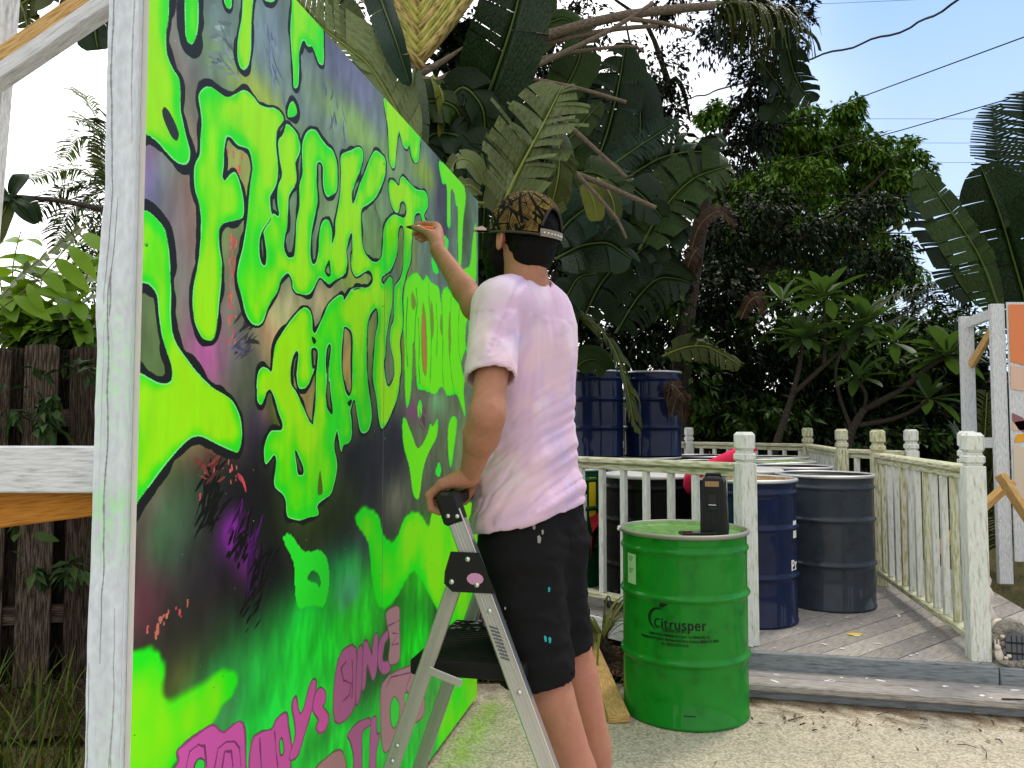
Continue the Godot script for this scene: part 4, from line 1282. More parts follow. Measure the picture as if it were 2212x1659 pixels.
func build_things() -> void:
	rng.seed = 41
	# tool case and phone on the green drum
	var top := 0.822
	var c := thing("tool_case", "upright black ribbed plastic tool case on the green drum's lid", "case", Vector3(0.945, top, -3.62), -0.30)
	var st := begin()
	var shell := PackedVector2Array([Vector2(-0.058, 0), Vector2(0.064, 0), Vector2(0.062, 0.12), Vector2(0.050, 0.245), Vector2(0.042, 0.258), Vector2(-0.040, 0.258), Vector2(-0.048, 0.245), Vector2(-0.056, 0.12)])
	prism(st, shell, 0.19)
	obj("shell", st, M.case_plastic, c)
	st = begin()
	for k in 10:
		var x := -0.048 + k * 0.0112
		if absf(x + 0.004) < 0.03: bar(st, Vector3(x, 0.004, 0.096), Vector3(x, 0.125, 0.096), 0.005, 0.006, Vector3.RIGHT, 0.001)
		else: bar(st, Vector3(x, 0.004, 0.096), Vector3(x * 0.86, 0.245, 0.096), 0.005, 0.006, Vector3.RIGHT, 0.001)
	for k in 9: bar(st, Vector3(0.064 - k * 0.0008 * 0, 0.004, 0.08 - k * 0.02), Vector3(0.052, 0.24, 0.08 - k * 0.02), 0.006, 0.005, Vector3.BACK, 0.001)
	obj("ribs", st, M.case_plastic, c)
	st = begin()
	box(st, Transform3D(Basis(), Vector3(-0.003, 0.182, 0.0965)), Vector3(0.062, 0.094, 0.006), 0.003)
	obj("front_panel", st, M.black_plastic, c)
	st = begin()
	box(st, Transform3D(Basis(), Vector3(-0.003, 0.232, 0.099)), Vector3(0.062, 0.024, 0.004), 0.001)
	obj("tan_band", st, M.case_tan, c)
	st = begin()
	box(st, Transform3D(Basis(), Vector3(-0.002, 0.158, 0.101)), Vector3(0.036, 0.052, 0.006), 0.003)
	box(st, Transform3D(Basis(), Vector3(-0.002, 0.122, 0.101)), Vector3(0.036, 0.016, 0.006), 0.003)
	obj("latch", st, M.case_plastic, c)
	st = begin()
	box(st, Transform3D(Basis(), Vector3(-0.002, 0.1375, 0.1045)), Vector3(0.034, 0.003, 0.003), 0.001)
	obj("latch_trim", st, M.white_ink, c)
	st = begin()
	tube(st, [Vector3(-0.034, 0.254, 0.03), Vector3(-0.03, 0.272, 0.03), Vector3(0.03, 0.272, 0.03), Vector3(0.036, 0.254, 0.03)], [0.008], 8)
	obj("handle", st, M.black_plastic, c)
	c = thing("phone", "black phone lying on the green lid in front of the case", "phone", Vector3(0.835, 0.8375, -3.49), 0.10)
	st = begin()
	box(st, Transform3D(Basis(Vector3(0, 0, 1), 0.02), Vector3.ZERO), Vector3(0.155, 0.010, 0.075), 0.003)
	obj("body", st, M.black_plastic, c)
	st = begin()
	box(st, Transform3D(Basis(Vector3(0, 0, 1), 0.02), Vector3(0, 0.0055, 0)), Vector3(0.149, 0.001, 0.069), 0.0003)
	obj("screen", st, M.phone_glass, c)
	# pine board lying on the paving
	c = thing("pine_board", "fresh pine board lying on the paving between the man's legs and the green drum", "board", Vector3(0.445, 0, -3.98), 0.0)
	st = begin()
	bar(st, Vector3(0.030, 0.021, 0.50), Vector3(-0.035, 0.12, -0.50), 0.098, 0.038, Vector3.RIGHT, 0.003, Vector2(0.4, 0.1))
	obj("plank", st, M.pine, c)
	# pink foam tube across the drums and a red cloth
	st = begin(true)
	tube(st, [at(1488, 1062, 4.70), at(1484, 1048, 4.66), at(1486, 1034, 4.62), at(1535, 1006, 4.58), at(1630, 962, 4.5)], [0.016, 0.024, 0.031, 0.034, 0.034], 14)
	tag(obj("foam_tube", st, M.pink_foam, self), "hot pink foam tube slung across the drums behind the left railing", "foam tube")
	st = begin(true)
	quad(st, at(1274, 1118, 5.28), at(1298, 1104, 5.25), at(1296, 1128, 5.25), at(1280, 1150, 5.28))
	quad(st, at(1296, 1128, 5.25), at(1280, 1150, 5.28), at(1276, 1210, 5.32), at(1278, 1160, 5.30))
	tag(obj("red_cloth", st, M.red_cloth, self), "dark red scrap of cloth hanging behind the left railing", "cloth")
	# fairy door ornament
	c = thing("fairy_door_ornament", "small stone ornament with a grey arched door and a white rabbit", "ornament", Vector3(2.455, 0.163, -3.83), -0.35)
	st = begin(true)
	var nz := noise(51, 9.0, 3)
	var prof := []
	for k in 15:
		var a := PI * k / 14.0
		prof.append(Vector2(cos(a) * 0.085 + nz.get_noise_2d(k, 3) * 0.012, 0.10 + sin(a) * 0.105 + nz.get_noise_2d(k, 9) * 0.010))
	prof.append(Vector2(-0.092, 0.0)); prof.append(Vector2(0.09, 0.0))
	prism(st, PackedVector2Array(prof), 0.06)
	for k in 22: st_blob(st, Vector3(rnd(-0.08, 0.08), rnd(0.02, 0.19), 0.03), Vector3(rnd(0.012, 0.03), rnd(0.012, 0.035), 0.012), k)
	obj("stone_back", st, M.stone, c)
	st = begin()
	var door := PackedVector2Array([Vector2(-0.045, 0.02), Vector2(0.045, 0.02), Vector2(0.045, 0.115), Vector2(0.034, 0.145), Vector2(0.0, 0.162), Vector2(-0.034, 0.145), Vector2(-0.045, 0.115)])
	prism(st, door, 0.012, Transform3D(Basis(), Vector3(0.008, 0, 0.044)))
	obj("door", st, M.stone_door, c)
	st = begin()
	for k in 3: box(st, Transform3D(Basis(), Vector3(-0.016 + k * 0.022 + 0.002, 0.08, 0.0515)), Vector3(0.003, 0.12, 0.003), 0.0008)
	for yy in [0.055, 0.105]: box(st, Transform3D(Basis(), Vector3(0.008, yy, 0.052)), Vector3(0.088, 0.008, 0.004), 0.001)
	obj("door_bands", st, M.black_plastic, c)
	st = begin(true)
	for k in 26: st_blob(st, Vector3(rnd(-0.10, 0.11), rnd(0.0, 0.018), rnd(0.02, 0.09)), Vector3(rnd(0.015, 0.03), rnd(0.01, 0.018), rnd(0.012, 0.022)), 40 + k)
	obj("pebble_base", st, M.stone, c)
	st = begin(true)
	st_blob(st, Vector3(-0.072, 0.045, 0.07), Vector3(0.020, 0.030, 0.020), 1)
	st_blob(st, Vector3(-0.078, 0.083, 0.074), Vector3(0.014, 0.014, 0.014), 2)
	for s in [-1, 1]: st_blob(st, Vector3(-0.080 + s * 0.007, 0.104, 0.070), Vector3(0.004, 0.017, 0.004), 3)
	for p in [[-0.045, 0.035, 0.075], [-0.03, 0.045, 0.07], [0.062, 0.075, 0.05], [0.06, 0.135, 0.05], [-0.05, 0.13, 0.045]]: st_blob(st, Vector3(p[0], p[1], p[2]), Vector3(0.011, 0.009, 0.010), 5)
	obj("rabbit_and_mushrooms", st, M.figurine, c)
	# figurines glimpsed through the right railing
	c = thing("garden_figurine", "pale stone garden figure seen between the right railing's balusters", "figurine", Vector3(2.60, DECK, -4.35))
	st = begin(true)
	for b: Array in [[0, 0.10, 0, 0.09, 0.10, 0.08], [0.02, 0.21, 0.01, 0.06, 0.07, 0.06], [0.02, 0.30, 0.02, 0.045, 0.05, 0.045], [-0.06, 0.06, 0.06, 0.05, 0.05, 0.05], [0.07, 0.05, 0.05, 0.05, 0.045, 0.05]]:
		st_blob(st, Vector3(b[0], b[1], b[2]), Vector3(b[3], b[4], b[5]), 9)
	obj("body", st, M.figurine, c)
	st = begin()
	bar(st, Vector3(0.05, 0.1, -0.06), Vector3(-0.05, 0.52, -0.1), 0.04, 0.02)
	obj("prop_stick", st, M.stone, c)
	# painted panel at the right edge
	c = thing("painted_board_frame", "second painted plywood wall with orange and cream shapes on white posts, at the right edge", "mural", Vector3(4.10, 0, -6.4))
	st = begin()
	for p in [[0.0, -0.06, 0.02, 2.34], [-0.07, -0.38, 0.35, 2.28]]:
		bar(st, Vector3(p[0], 0.0, p[1]), Vector3(p[0], p[3], p[1]), 0.115, 0.045, Vector3.RIGHT, 0.004, Vector2(p[0], 0.3))
	obj("post", st, M.white_paint_wood, c)
	st = begin()
	bar(st, Vector3(-0.06, 2.22, -0.36), Vector3(-0.0, 2.27, -0.08), 0.09, 0.04, Vector3.UP)
	bar(st, Vector3(-0.06, 1.16, -0.36), Vector3(-0.0, 1.17, -0.08), 0.09, 0.04, Vector3.UP)
	obj("cross_rail", st, M.white_paint_wood, c)
	st = begin()
	bar(st, Vector3(-0.05, 1.84, -0.36), Vector3(-0.0, 2.16, -0.09), 0.06, 0.04, Vector3.UP)
	obj("brace", st, M.pine, c)
	st = begin()
	box(st, Transform3D(Basis(), Vector3(0.675, 1.27, -0.02)), Vector3(1.23, 2.16, 0.012), 0.001)
	obj("board", st, M.white_paint_wood, c)
	for pp: Array in [["orange", [[0.07, 1.85], [0.6, 1.7], [1.2, 1.9], [1.2, 2.33], [0.07, 2.33]]], ["plum", [[0.07, 1.42], [0.16, 1.38], [0.24, 1.22], [0.12, 1.28], [0.07, 1.36]]], ["cream", [[0.07, 0.62], [0.3, 0.7], [0.24, 1.1], [0.07, 1.16]]], ["peach", [[0.07, 1.27], [0.5, 1.30], [0.42, 1.40], [0.25, 1.37], [0.07, 1.34]]], ["peach", [[0.07, 1.62], [0.3, 1.58], [0.5, 1.66], [0.35, 1.76], [0.07, 1.82]]], ["amber", [[0.08, 1.17], [0.3, 1.2], [0.3, 1.26], [0.1, 1.24]]]]:
		st = begin()
		var poly := PackedVector2Array()
		for q in pp[1]: poly.append(Vector2(q[0], q[1]))
		prism(st, poly, 0.001, Transform3D(Basis(), Vector3(0, 0, -0.0118 + 0.003)))
		obj("painted_shape", st, M["board_" + pp[0]], c)
	c = thing("pine_trestle", "raw pine struts leaning crosswise before the orange painted board", "trestle", Vector3(3.7, 0, -5.5))
	st = begin()
	bar(st, at(2160, 1025, 5.45) - c.position, at(2300, 1240, 5.2) - c.position, 0.10, 0.04, Vector3(0, 0, 1))
	obj("strut", st, M.pine, c)
	st = begin()
	bar(st, at(2185, 1040, 5.55) - c.position, at(2020, 1190, 5.6) - c.position, 0.09, 0.04, Vector3(0, 0, 1))
	obj("strut", st, M.pine, c)
	# overhead wires
	var W := [
		["wire", 0.030, "thick twisted cable, highest of the three cables crossing the sky", [[2135, -40, 8.0], [2074, 0, 8.4], [1967, 60, 9.5], [1843, 100, 10.5], [1719, 136, 11.6], [1551, 196, 13], [1495, 212, 14], [1200, 300, 18]]],
		["wire", 0.016, "black cable, middle one of the three crossing the sky", [[2290, 48, 8.0], [2212, 80, 8.6], [1767, 244, 11.5], [1535, 320, 13.5], [1200, 440, 17]]],
		["wire", 0.013, "black cable, lowest of the three crossing the sky before the right banana leaves", [[2290, 180, 7.5], [2212, 204, 8.0], [1951, 280, 9.5], [1567, 384, 12.5], [1200, 480, 16]]],
		["thin_wire", 0.010, "thin wire across the top right corner of the sky", [[1760, 9, 16], [2100, -6, 16]]],
		["thin_wire", 0.012, "thin distant wire, upper one right of the lime tree", [[1500, 256, 22], [2130, 257, 20]]],
		["thin_wire", 0.011, "thin distant wire, second one right of the lime tree", [[1500, 308, 22], [2130, 309, 20]]],
		["thin_wire", 0.011, "thin distant wire, third one right of the lime tree", [[1500, 350, 22], [2130, 351, 20]]],
		["wire", 0.020, "dark cable across the lime tree's lower crown", [[1500, 500, 11.5], [1740, 500, 11.5], [2010, 505, 11.5]]],
		["wire", 0.011, "thin dark cable just above the one across the lime tree's lower crown", [[1500, 412, 11.5], [1900, 422, 11.5], [2080, 424, 11.5]]]]
	for wd: Array in W:
		st = begin(true)
		var pts := []
		for q in wd[3]: pts.append(at(q[0], q[1], q[2]))
		var fine := []
		for k in range(pts.size() - 1):
			for q in 6: fine.append(pts[k].lerp(pts[k + 1], q / 6.0) + Vector3(0, sin((k * 6 + q) * 1.3) * (0.02 if wd[1] > 0.025 else 0.0), 0))
		fine.append(pts[-1])
		tube(st, fine, [wd[1] * 0.5], 6)
		tag(obj("overhead_cable", st, M[wd[0]], self), wd[2], "cable", "overhead cables")
	# house glimpsed through the hedge
	c = thing("house", "pale house with a pinkish tiled roof glimpsed through the plumeria", "house", Vector3(9.5, 0, -17))
	st = begin()
	box(st, Transform3D(Basis(), Vector3(0, 0.9, 0)), Vector3(6, 1.8, 4), 0.01)
	obj("wall", st, M.house_wall, c)
	st = begin()
	prism(st, PackedVector2Array([Vector2(-3.4, 1.78), Vector2(3.4, 1.78), Vector2(2.2, 2.32), Vector2(-2.2, 2.32)]), 4.6)
	obj("roof", st, M.roof_tile, c)

func st_blob(st: SurfaceTool, c: Vector3, r: Vector3, seed_: int) -> void:
	var nz := noise(seed_, 0.9, 2)
	var P := func(i: int, k: int) -> Vector3:
		var la := -PI / 2 + PI * i / 6
		var lo := TAU * (k % 10) / 10
		var d := Vector3(cos(la) * cos(lo), sin(la), cos(la) * sin(lo))
		return c + d * r * (1.0 + nz.get_noise_3dv(d * 1.5 + c * 20) * 0.25)
	for i in 6:
		for k in 10:
			tri(st, P.call(i, k), P.call(i + 1, k), P.call(i + 1, k + 1))
			tri(st, P.call(i, k), P.call(i + 1, k + 1), P.call(i, k + 1))

func build_left_fence() -> void:
	rng.seed = 51
	var f := thing("board_fence", "dark weathered board fence with uneven tops behind the painted wall", "fence", Vector3(-2.35, 0, -4.0))
	var e := Vector3(0.968, 0, -0.25)
	var n := Vector3(0.25, 0, 0.968)
	var st: SurfaceTool
	var x := -1.5
	var i := 0
	while x < 2.4:
		var w := rnd(0.12, 0.17)
		var h := 1.74 + rnd(-0.035, 0.03)
		st = begin()
		var t := rnd(0.45, 0.9) if i % 3 else rnd(1.1, 1.9)
		st.set_color(Color(t, t * 0.97, t * 0.93))
		var c := e * (x + w / 2) + n * rnd(-0.004, 0.004)
		var poly := PackedVector2Array()
		poly.append(Vector2(-w / 2, 0)); poly.append(Vector2(w / 2, 0))
		poly.append(Vector2(w / 2 + rnd(-0.004, 0.004), h - rnd(0.012, 0.03)))
		poly.append(Vector2(w / 2 - 0.025, h)); poly.append(Vector2(-w / 2 + 0.025, h + rnd(-0.008, 0.008)))
		poly.append(Vector2(-w / 2 + rnd(-0.004, 0.004), h - rnd(0.012, 0.035)))
		prism(st, poly, 0.02, Transform3D(Basis(e, Vector3.UP, n) * Basis(Vector3.BACK, rnd(-0.008, 0.008)), c))
		obj("board", st, M.old_fence_wood, f)
		x += w + rnd(0.055, 0.085)
		i += 1
	x = -1.5
	while x < 2.4:   # the inner row of boards behind the gaps
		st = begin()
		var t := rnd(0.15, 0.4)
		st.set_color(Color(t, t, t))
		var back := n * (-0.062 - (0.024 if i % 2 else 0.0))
		i += 1
		bar(st, e * (x + 0.17) + back, e * (x + 0.17) + back + Vector3(0, 1.70 + rnd(-0.03, 0.03), 0), 0.14, 0.02, e, 0.003, Vector2(x, 1))
		obj("board", st, M.old_fence_wood, f)
		x += 0.118
	for yy in [0.35, 1.36]:
		st = begin()
		bar(st, e * -1.5 + n * -0.03 + Vector3(0, yy, 0), e * 2.4 + n * -0.03 + Vector3(0, yy, 0), 0.09, 0.036, Vector3.UP)
		obj("fence_rail", st, M.old_fence_wood, f)
	# far dark fence behind the hedge
	f = thing("board_fence", "dark far fence glimpsed under the plumeria with light showing through its gaps", "fence", Vector3(4.5, 0, -12.0))
	x = -6.0
	while x < 7.0:
		st = begin()
		var t := rnd(0.25, 0.5)
		st.set_color(Color(t, t, t))
		bar(st, Vector3(x, 0, 0), Vector3(x + rnd(-0.01, 0.01), 1.85 + rnd(-0.03, 0.03), 0), 0.142, 0.02, Vector3.RIGHT, 0.003, Vector2(x, 1))
		obj("board", st, M.old_fence_wood, f)
		x += 0.15
	# lumber lying in the grass on the left
	var c := thing("old_beam", "weathered orange-brown beam lying in the grass at the lower left", "beam", Vector3(-1.35, 0.04, -2.6))
	st = begin()
	bar(st, Vector3(-0.55, 0.0, 0.35), Vector3(0.45, 0.03, -0.5), 0.14, 0.05, Vector3.UP, 0.004)
	obj("timber", st, M.pine_orange, c)

# ------------------------------------------------------------------ step ladder
func build_ladder() -> void:
	var W := Vector3(0.215, 0, -0.977)   # across the ladder, away from the viewer
	var L := Vector3(0.977, 0, 0.215)    # from wall side to climbing side
	var Y := Vector3.UP
	var o := Vector3(0.0, 0, -1.955)
	var t := thing("step_ladder", "aluminium step ladder with black platform and black top handle, held by the man", "ladder", o)
	var st: SurfaceTool
	var span := 0.44
	var P := func(l: float, y: float, w: float) -> Vector3: return L * l + Y * y + W * w
	# front rails carry the treads, rear rails fold behind
	for w in [0.0, span]:
		st = begin()
		var a: Vector3 = P.call(0.270, 0.03, w)
		var b: Vector3 = P.call(-0.158, 1.115, w)
		bar(st, a, b, 0.046, 0.022, L, 0.004)
		for k in [-0.008, 0.0, 0.008]:
			bar(st, a + L * k - W * 0.0118, b + L * k - W * 0.0118, 0.0025, 0.0022, L, 0.0005)
		obj("front_rail", st, M.aluminium, t)
		st = begin()
		bar(st, a + L * 0.0235 - W * 0.002, b + L * 0.0235 - W * 0.002, 0.004, 0.032, L, 0.001)
		obj("rail_flange", st, M.rivet, t)
		st = begin()
		a = P.call(-0.470, 0.03, w + 0.02 * (1 if w == 0.0 else -1))
		b = P.call(-0.138, 0.965, w + 0.02 * (1 if w == 0.0 else -1))
		bar(st, a, b, 0.040, 0.020, L, 0.004)
		for k in [-0.010, -0.003, 0.004]:
			bar(st, a + L * k - W * 0.011, b + L * k - W * 0.011, 0.003, 0.002, L, 0.0005)
		obj("rear_rail", st, M.aluminium_worn, t)
		st = begin()   # hinge bracket
		var s := -1.0 if w == 0.0 else 1.0
		var br := PackedVector2Array([Vector2(-0.155, 1.005), Vector2(-0.082, 1.005), Vector2(-0.038, 0.905), Vector2(-0.150, 0.905), Vector2(-0.172, 0.925), Vector2(-0.170, 0.955)])
		prism(st, br, 0.006, Transform3D(Basis(L, Y, L.cross(Y)), W * (w + s * 0.018)))
		obj("hinge_bracket", st, M.black_plastic, t)
		st = begin(true)
		for q in [[-0.110, 0.988], [-0.152, 0.930], [-0.086, 0.925]]:
			lathe(st, [Vector2(0.007, 0.0), Vector2(0.006, 0.003), Vector2(0.0, 0.0045)], 10, Transform3D(rivet_basis(W * s), P.call(q[0], q[1], w + s * 0.021)))
		for q in [[-0.305, 0.480], [-0.318, 0.44], [-0.331, 0.40]]:
			lathe(st, [Vector2(0.006, 0.0), Vector2(0.005, 0.003), Vector2(0.0, 0.004)], 10, Transform3D(rivet_basis(W * s), P.call(q[0], q[1] + 0.02, w - s * 0.02 + s * 0.013)))
		for q in [[0.022, 0.665], [-0.055, 0.86]]:
			lathe(st, [Vector2(0.007, 0.0), Vector2(0.006, 0.002), Vector2(0.0, 0.0035)], 10, Transform3D(rivet_basis(W * s), P.call(q[0], q[1], w + s * 0.013)))
		obj("rivets", st, M.rivet, t)
		st = begin()   # rubber feet
		bar(st, P.call(0.276, 0.0, w), P.call(0.262, 0.06, w), 0.056, 0.032, L, 0.006)
		bar(st, P.call(-0.477, 0.0, w), P.call(-0.460, 0.06, w), 0.050, 0.030, L, 0.006)
		obj("rubber_foot", st, M.black_plastic, t)
		st = begin()   # top knuckle that takes the handle
		bar(st, P.call(-0.146, 1.075, w), P.call(-0.172, 1.150, w), 0.058, 0.040, L, 0.008)
		obj("handle_socket", st, M.black_plastic, t)
		st = begin(true)
		for q in [-0.012, 0.012]:
			lathe(st, [Vector2(0.006, 0.0), Vector2(0.005, 0.003), Vector2(0.0, 0.0045)], 10, Transform3D(rivet_basis(W * s), P.call(-0.150 + q, 1.095, w + s * 0.021)))
		obj("rivets", st, M.rivet, t)
	st = begin()
	bar(st, P.call(-0.166, 1.137, -0.018), P.call(-0.166, 1.137, span + 0.018), 0.050, 0.034, L, 0.012)
	obj("top_handle", st, M.black_plastic, t)
	# pink paint dab on the near bracket
	st = begin()
	var c: Vector3 = P.call(-0.090, 0.940, -0.0225)
	for k in 12:
		var a0 := TAU * k / 12
		var a1 := TAU * (k + 1) / 12
		tri(st, c, c + L * cos(a0) * 0.022 + Y * sin(a0) * 0.015, c + L * cos(a1) * 0.022 + Y * sin(a1) * 0.015)
	obj("paint_dab", st, M.pink_dab, t)
	# printed notice on the near rail
	st = begin()
	for k in 9:
		var f := 0.31 - k * 0.0085
		var cc: Vector3 = P.call(0.270, 0.03, 0.0).lerp(P.call(-0.158, 1.115, 0.0), f + 0.42) - W * 0.0132
		bar(st, cc - L * 0.013, cc + L * 0.010 - Y * 0.006, 0.004, 0.0006, Y, 0.0001)
	obj("notice_print", st, M.thin_wire, t)
	# platform and lower treads with grip lines
	for step: Array in [[-0.275, 0.030, 0.700], [0.000, 0.185, 0.235]]:
		st = begin()
		var l0: float = step[0]
		var l1: float = step[1]
		var y: float = step[2]
		box(st, Transform3D(Basis(L, Y, L.cross(Y)), P.call((l0 + l1) / 2, y, span / 2)), Vector3(l1 - l0, 0.042, span - 0.03), 0.006)
		for k in 22:
			var w := 0.03 + k * (span - 0.06) / 21.0
			bar(st, P.call(l0 + 0.012, y + 0.0215, w), P.call(l1 - 0.012, y + 0.0215, w), 0.005, 0.003, W, 0.0008)
		obj("platform" if y > 0.6 else "tread", st, M.black_tread, t)
	# dried paint on the platform
	rng.seed = 5
	st = begin()
	for k in 44:
		var q: Vector3 = P.call(-0.16 + rnd(-0.11, 0.11), 0.7252, 0.34 + rnd(-0.045, 0.06))
		var r := rnd(0.002, 0.009)
		for j in 5: tri(st, q, q + Vector3(cos(j * 1.256) * r * rnd(0.6, 2.2), 0, sin(j * 1.256) * r), q + Vector3(cos(j * 1.256 + 1.256) * r * 1.3, 0, sin(j * 1.256 + 1.256) * r))
	obj("dried_paint", st, M.dried_paint, t).set_meta("kind", "stuff")
	st = begin()
	bar(st, P.call(-0.212, 0.705, -0.018), P.call(-0.125, 0.678, -0.018), 0.020, 0.004, Y, 0.001)
	bar(st, P.call(-0.212, 0.705, span + 0.018), P.call(-0.125, 0.678, span + 0.018), 0.020, 0.004, Y, 0.001)
	obj("spreader_bar", st, M.aluminium, t)

func rivet_basis(n: Vector3) -> Basis:
	var y := n.normalized()
	var x := Vector3.UP.cross(y).normalized()
	return Basis(x, y, x.cross(y))

# ------------------------------------------------------------------ the man: distance fields meshed as surface nets
class Field:
	var o: Vector3
	var s: float
	var nx: int
	var ny: int
	var nz: int
	var d: PackedFloat32Array
	var verts := PackedVector3Array()
	var norms := PackedVector3Array()
	var ids := PackedInt32Array()

	func _init(lo: Vector3, hi: Vector3, cell: float) -> void:
		o = lo; s = cell
		nx = int((hi.x - lo.x) / cell) + 2
		ny = int((hi.y - lo.y) / cell) + 2
		nz = int((hi.z - lo.z) / cell) + 2
		d.resize(nx * ny * nz)
		d.fill(1.0)

	func cone(a: Vector3, b: Vector3, ra: float, rb: float, k := 0.03, cut := false, widen := 1.0, wide_axis := Vector3.ZERO) -> void:
		# tapered capsule joined with a smooth minimum (or carved away)
		var m := maxf(ra, rb) * maxf(widen, 1.0) + k + s * 2.0
		var lo := a.min(b) - Vector3(m, m, m) - o
		var hi := a.max(b) + Vector3(m, m, m) - o
		var x0 := maxi(0, int(lo.x / s)); var x1 := mini(nx - 1, int(hi.x / s) + 1)
		var y0 := maxi(0, int(lo.y / s)); var y1 := mini(ny - 1, int(hi.y / s) + 1)
		var z0 := maxi(0, int(lo.z / s)); var z1 := mini(nz - 1, int(hi.z / s) + 1)
		var ab := b - a
		var inv := 1.0 / maxf(ab.length_squared(), 1e-9)
		var sq := 1.0 / widen - 1.0
		for z in range(z0, z1 + 1):
			for y in range(y0, y1 + 1):
				var row := (z * ny + y) * nx
				for x in range(x0, x1 + 1):
					var p := Vector3(o.x + x * s, o.y + y * s, o.z + z * s) - a
					var t := clampf(p.dot(ab) * inv, 0.0, 1.0)
					var q := p - ab * t
					if sq != 0.0: q += wide_axis * (q.dot(wide_axis) * sq)
					var e := q.length() - (ra + (rb - ra) * t)
					var i := row + x
					var f := d[i]
					if cut:
						d[i] = maxf(f, -e)
					else:
						var h := maxf(k - absf(f - e), 0.0)
						d[i] = minf(f, e) - h * h * 0.25 / k

	func blob(c: Vector3, b: Basis, r: Vector3, k := 0.02, cut := false) -> void:
		var m := maxf(r.x, maxf(r.y, r.z)) + k + s * 2.0
		var lo := c - Vector3(m, m, m) - o
		var hi := c + Vector3(m, m, m) - o
		var x0 := maxi(0, int(lo.x / s)); var x1 := mini(nx - 1, int(hi.x / s) + 1)
		var y0 := maxi(0, int(lo.y / s)); var y1 := mini(ny - 1, int(hi.y / s) + 1)
		var z0 := maxi(0, int(lo.z / s)); var z1 := mini(nz - 1, int(hi.z / s) + 1)
		var mr := minf(r.x, minf(r.y, r.z))
		for z in range(z0, z1 + 1):
			for y in range(y0, y1 + 1):
				var row := (z * ny + y) * nx
				for x in range(x0, x1 + 1):
					var p := Vector3(o.x + x * s, o.y + y * s, o.z + z * s) - c
					var q := Vector3(p.dot(b.x) / r.x, p.dot(b.y) / r.y, p.dot(b.z) / r.z)
					var e := (q.length() - 1.0) * mr
					var i := row + x
					var f := d[i]
					if cut: d[i] = maxf(f, -e)
					else:
						var h := maxf(k - absf(f - e), 0.0)
						d[i] = minf(f, e) - h * h * 0.25 / k

	func above(n: Vector3, at_: Vector3) -> void:
		# keep only the half space that n points into
		for z in nz:
			for y in ny:
				for x in nx:
					var i := (z * ny + y) * nx + x
					if d[i] < 0.2:
						var e := -(Vector3(o.x + x * s, o.y + y * s, o.z + z * s) - at_).dot(n)
						if e > d[i]: d[i] = e

	func above_near(n: Vector3, at_: Vector3, r: float) -> void:
		for z in nz:
			for y in ny:
				for x in nx:
					var i := (z * ny + y) * nx + x
					if d[i] < 0.2:
						var v := Vector3(o.x + x * s, o.y + y * s, o.z + z * s) - at_
						if v.length() > r: continue
						var e := -v.dot(n)
						if e > d[i]: d[i] = e

	func mesh() -> void:
		var cell := PackedInt32Array()
		cell.resize(nx * ny * nz)
		cell.fill(-1)
		var sy := nx
		var sz := nx * ny
		var offs := PackedInt32Array([0, 1, sy, sy + 1, sz, sz + 1, sz + sy, sz + sy + 1])
		for z in nz - 1:
			for y in ny - 1:
				for x in nx - 1:
					var i := (z * ny + y) * nx + x
					if absf(d[i]) > s * 2.6: continue
					var neg := 0
					for q in 8:
						if d[i + offs[q]] < 0.0: neg += 1
					if neg == 0 or neg == 8: continue
					var acc := Vector3.ZERO
					var n := 0
					for a in 8:
						for bit in 3:
							if a & (1 << bit): continue
							var b := a | (1 << bit)
							var da := d[i + offs[a]]
							var db := d[i + offs[b]]
							if (da < 0.0) == (db < 0.0): continue
							var t := da / (da - db)
							var p := Vector3(a & 1, (a >> 1) & 1, (a >> 2) & 1)
							p[bit] += t
							acc += p
							n += 1
					cell[i] = verts.size()
					verts.append(o + (Vector3(x, y, z) + acc / n) * s)
		for z in range(1, nz - 1):
			for y in range(1, ny - 1):
				for x in range(1, nx - 1):
					var i := (z * ny + y) * nx + x
					if cell[i] < 0: continue
					var a := d[i] < 0.0
					if a != (d[i + 1] < 0.0): face(cell[i], cell[i - sy], cell[i - sy - sz], cell[i - sz], a)
					if a != (d[i + sy] < 0.0): face(cell[i], cell[i - sz], cell[i - sz - 1], cell[i - 1], a)
					if a != (d[i + sz] < 0.0): face(cell[i], cell[i - 1], cell[i - 1 - sy], cell[i - sy], a)
		relax()

	func face(a: int, b: int, c: int, e: int, flip: bool) -> void:
		if a < 0 or b < 0 or c < 0 or e < 0: return
		if flip: ids.append_array(PackedInt32Array([a, c, b, a, e, c]))
		else: ids.append_array(PackedInt32Array([a, b, c, a, c, e]))

	func relax() -> void:
		# one smoothing pass, then normals
		var sum := PackedVector3Array(); sum.resize(verts.size())
		var cnt := PackedInt32Array(); cnt.resize(verts.size())
		for t in range(0, ids.size(), 3):
			for k in 3:
				var a := ids[t + k]
				sum[a] += verts[ids[t + (k + 1) % 3]]
				cnt[a] += 1
		for i in verts.size():
			if cnt[i]: verts[i] = verts[i].lerp(sum[i] / cnt[i], 0.4)
		shade()

	func shade() -> void:
		norms.resize(verts.size())
		norms.fill(Vector3.ZERO)
		for t in range(0, ids.size(), 3):
			var a := verts[ids[t]]
			var n := (verts[ids[t + 2]] - a).cross(verts[ids[t + 1]] - a)
			for k in 3: norms[ids[t + k]] += n
		for i in verts.size(): norms[i] = norms[i].normalized()

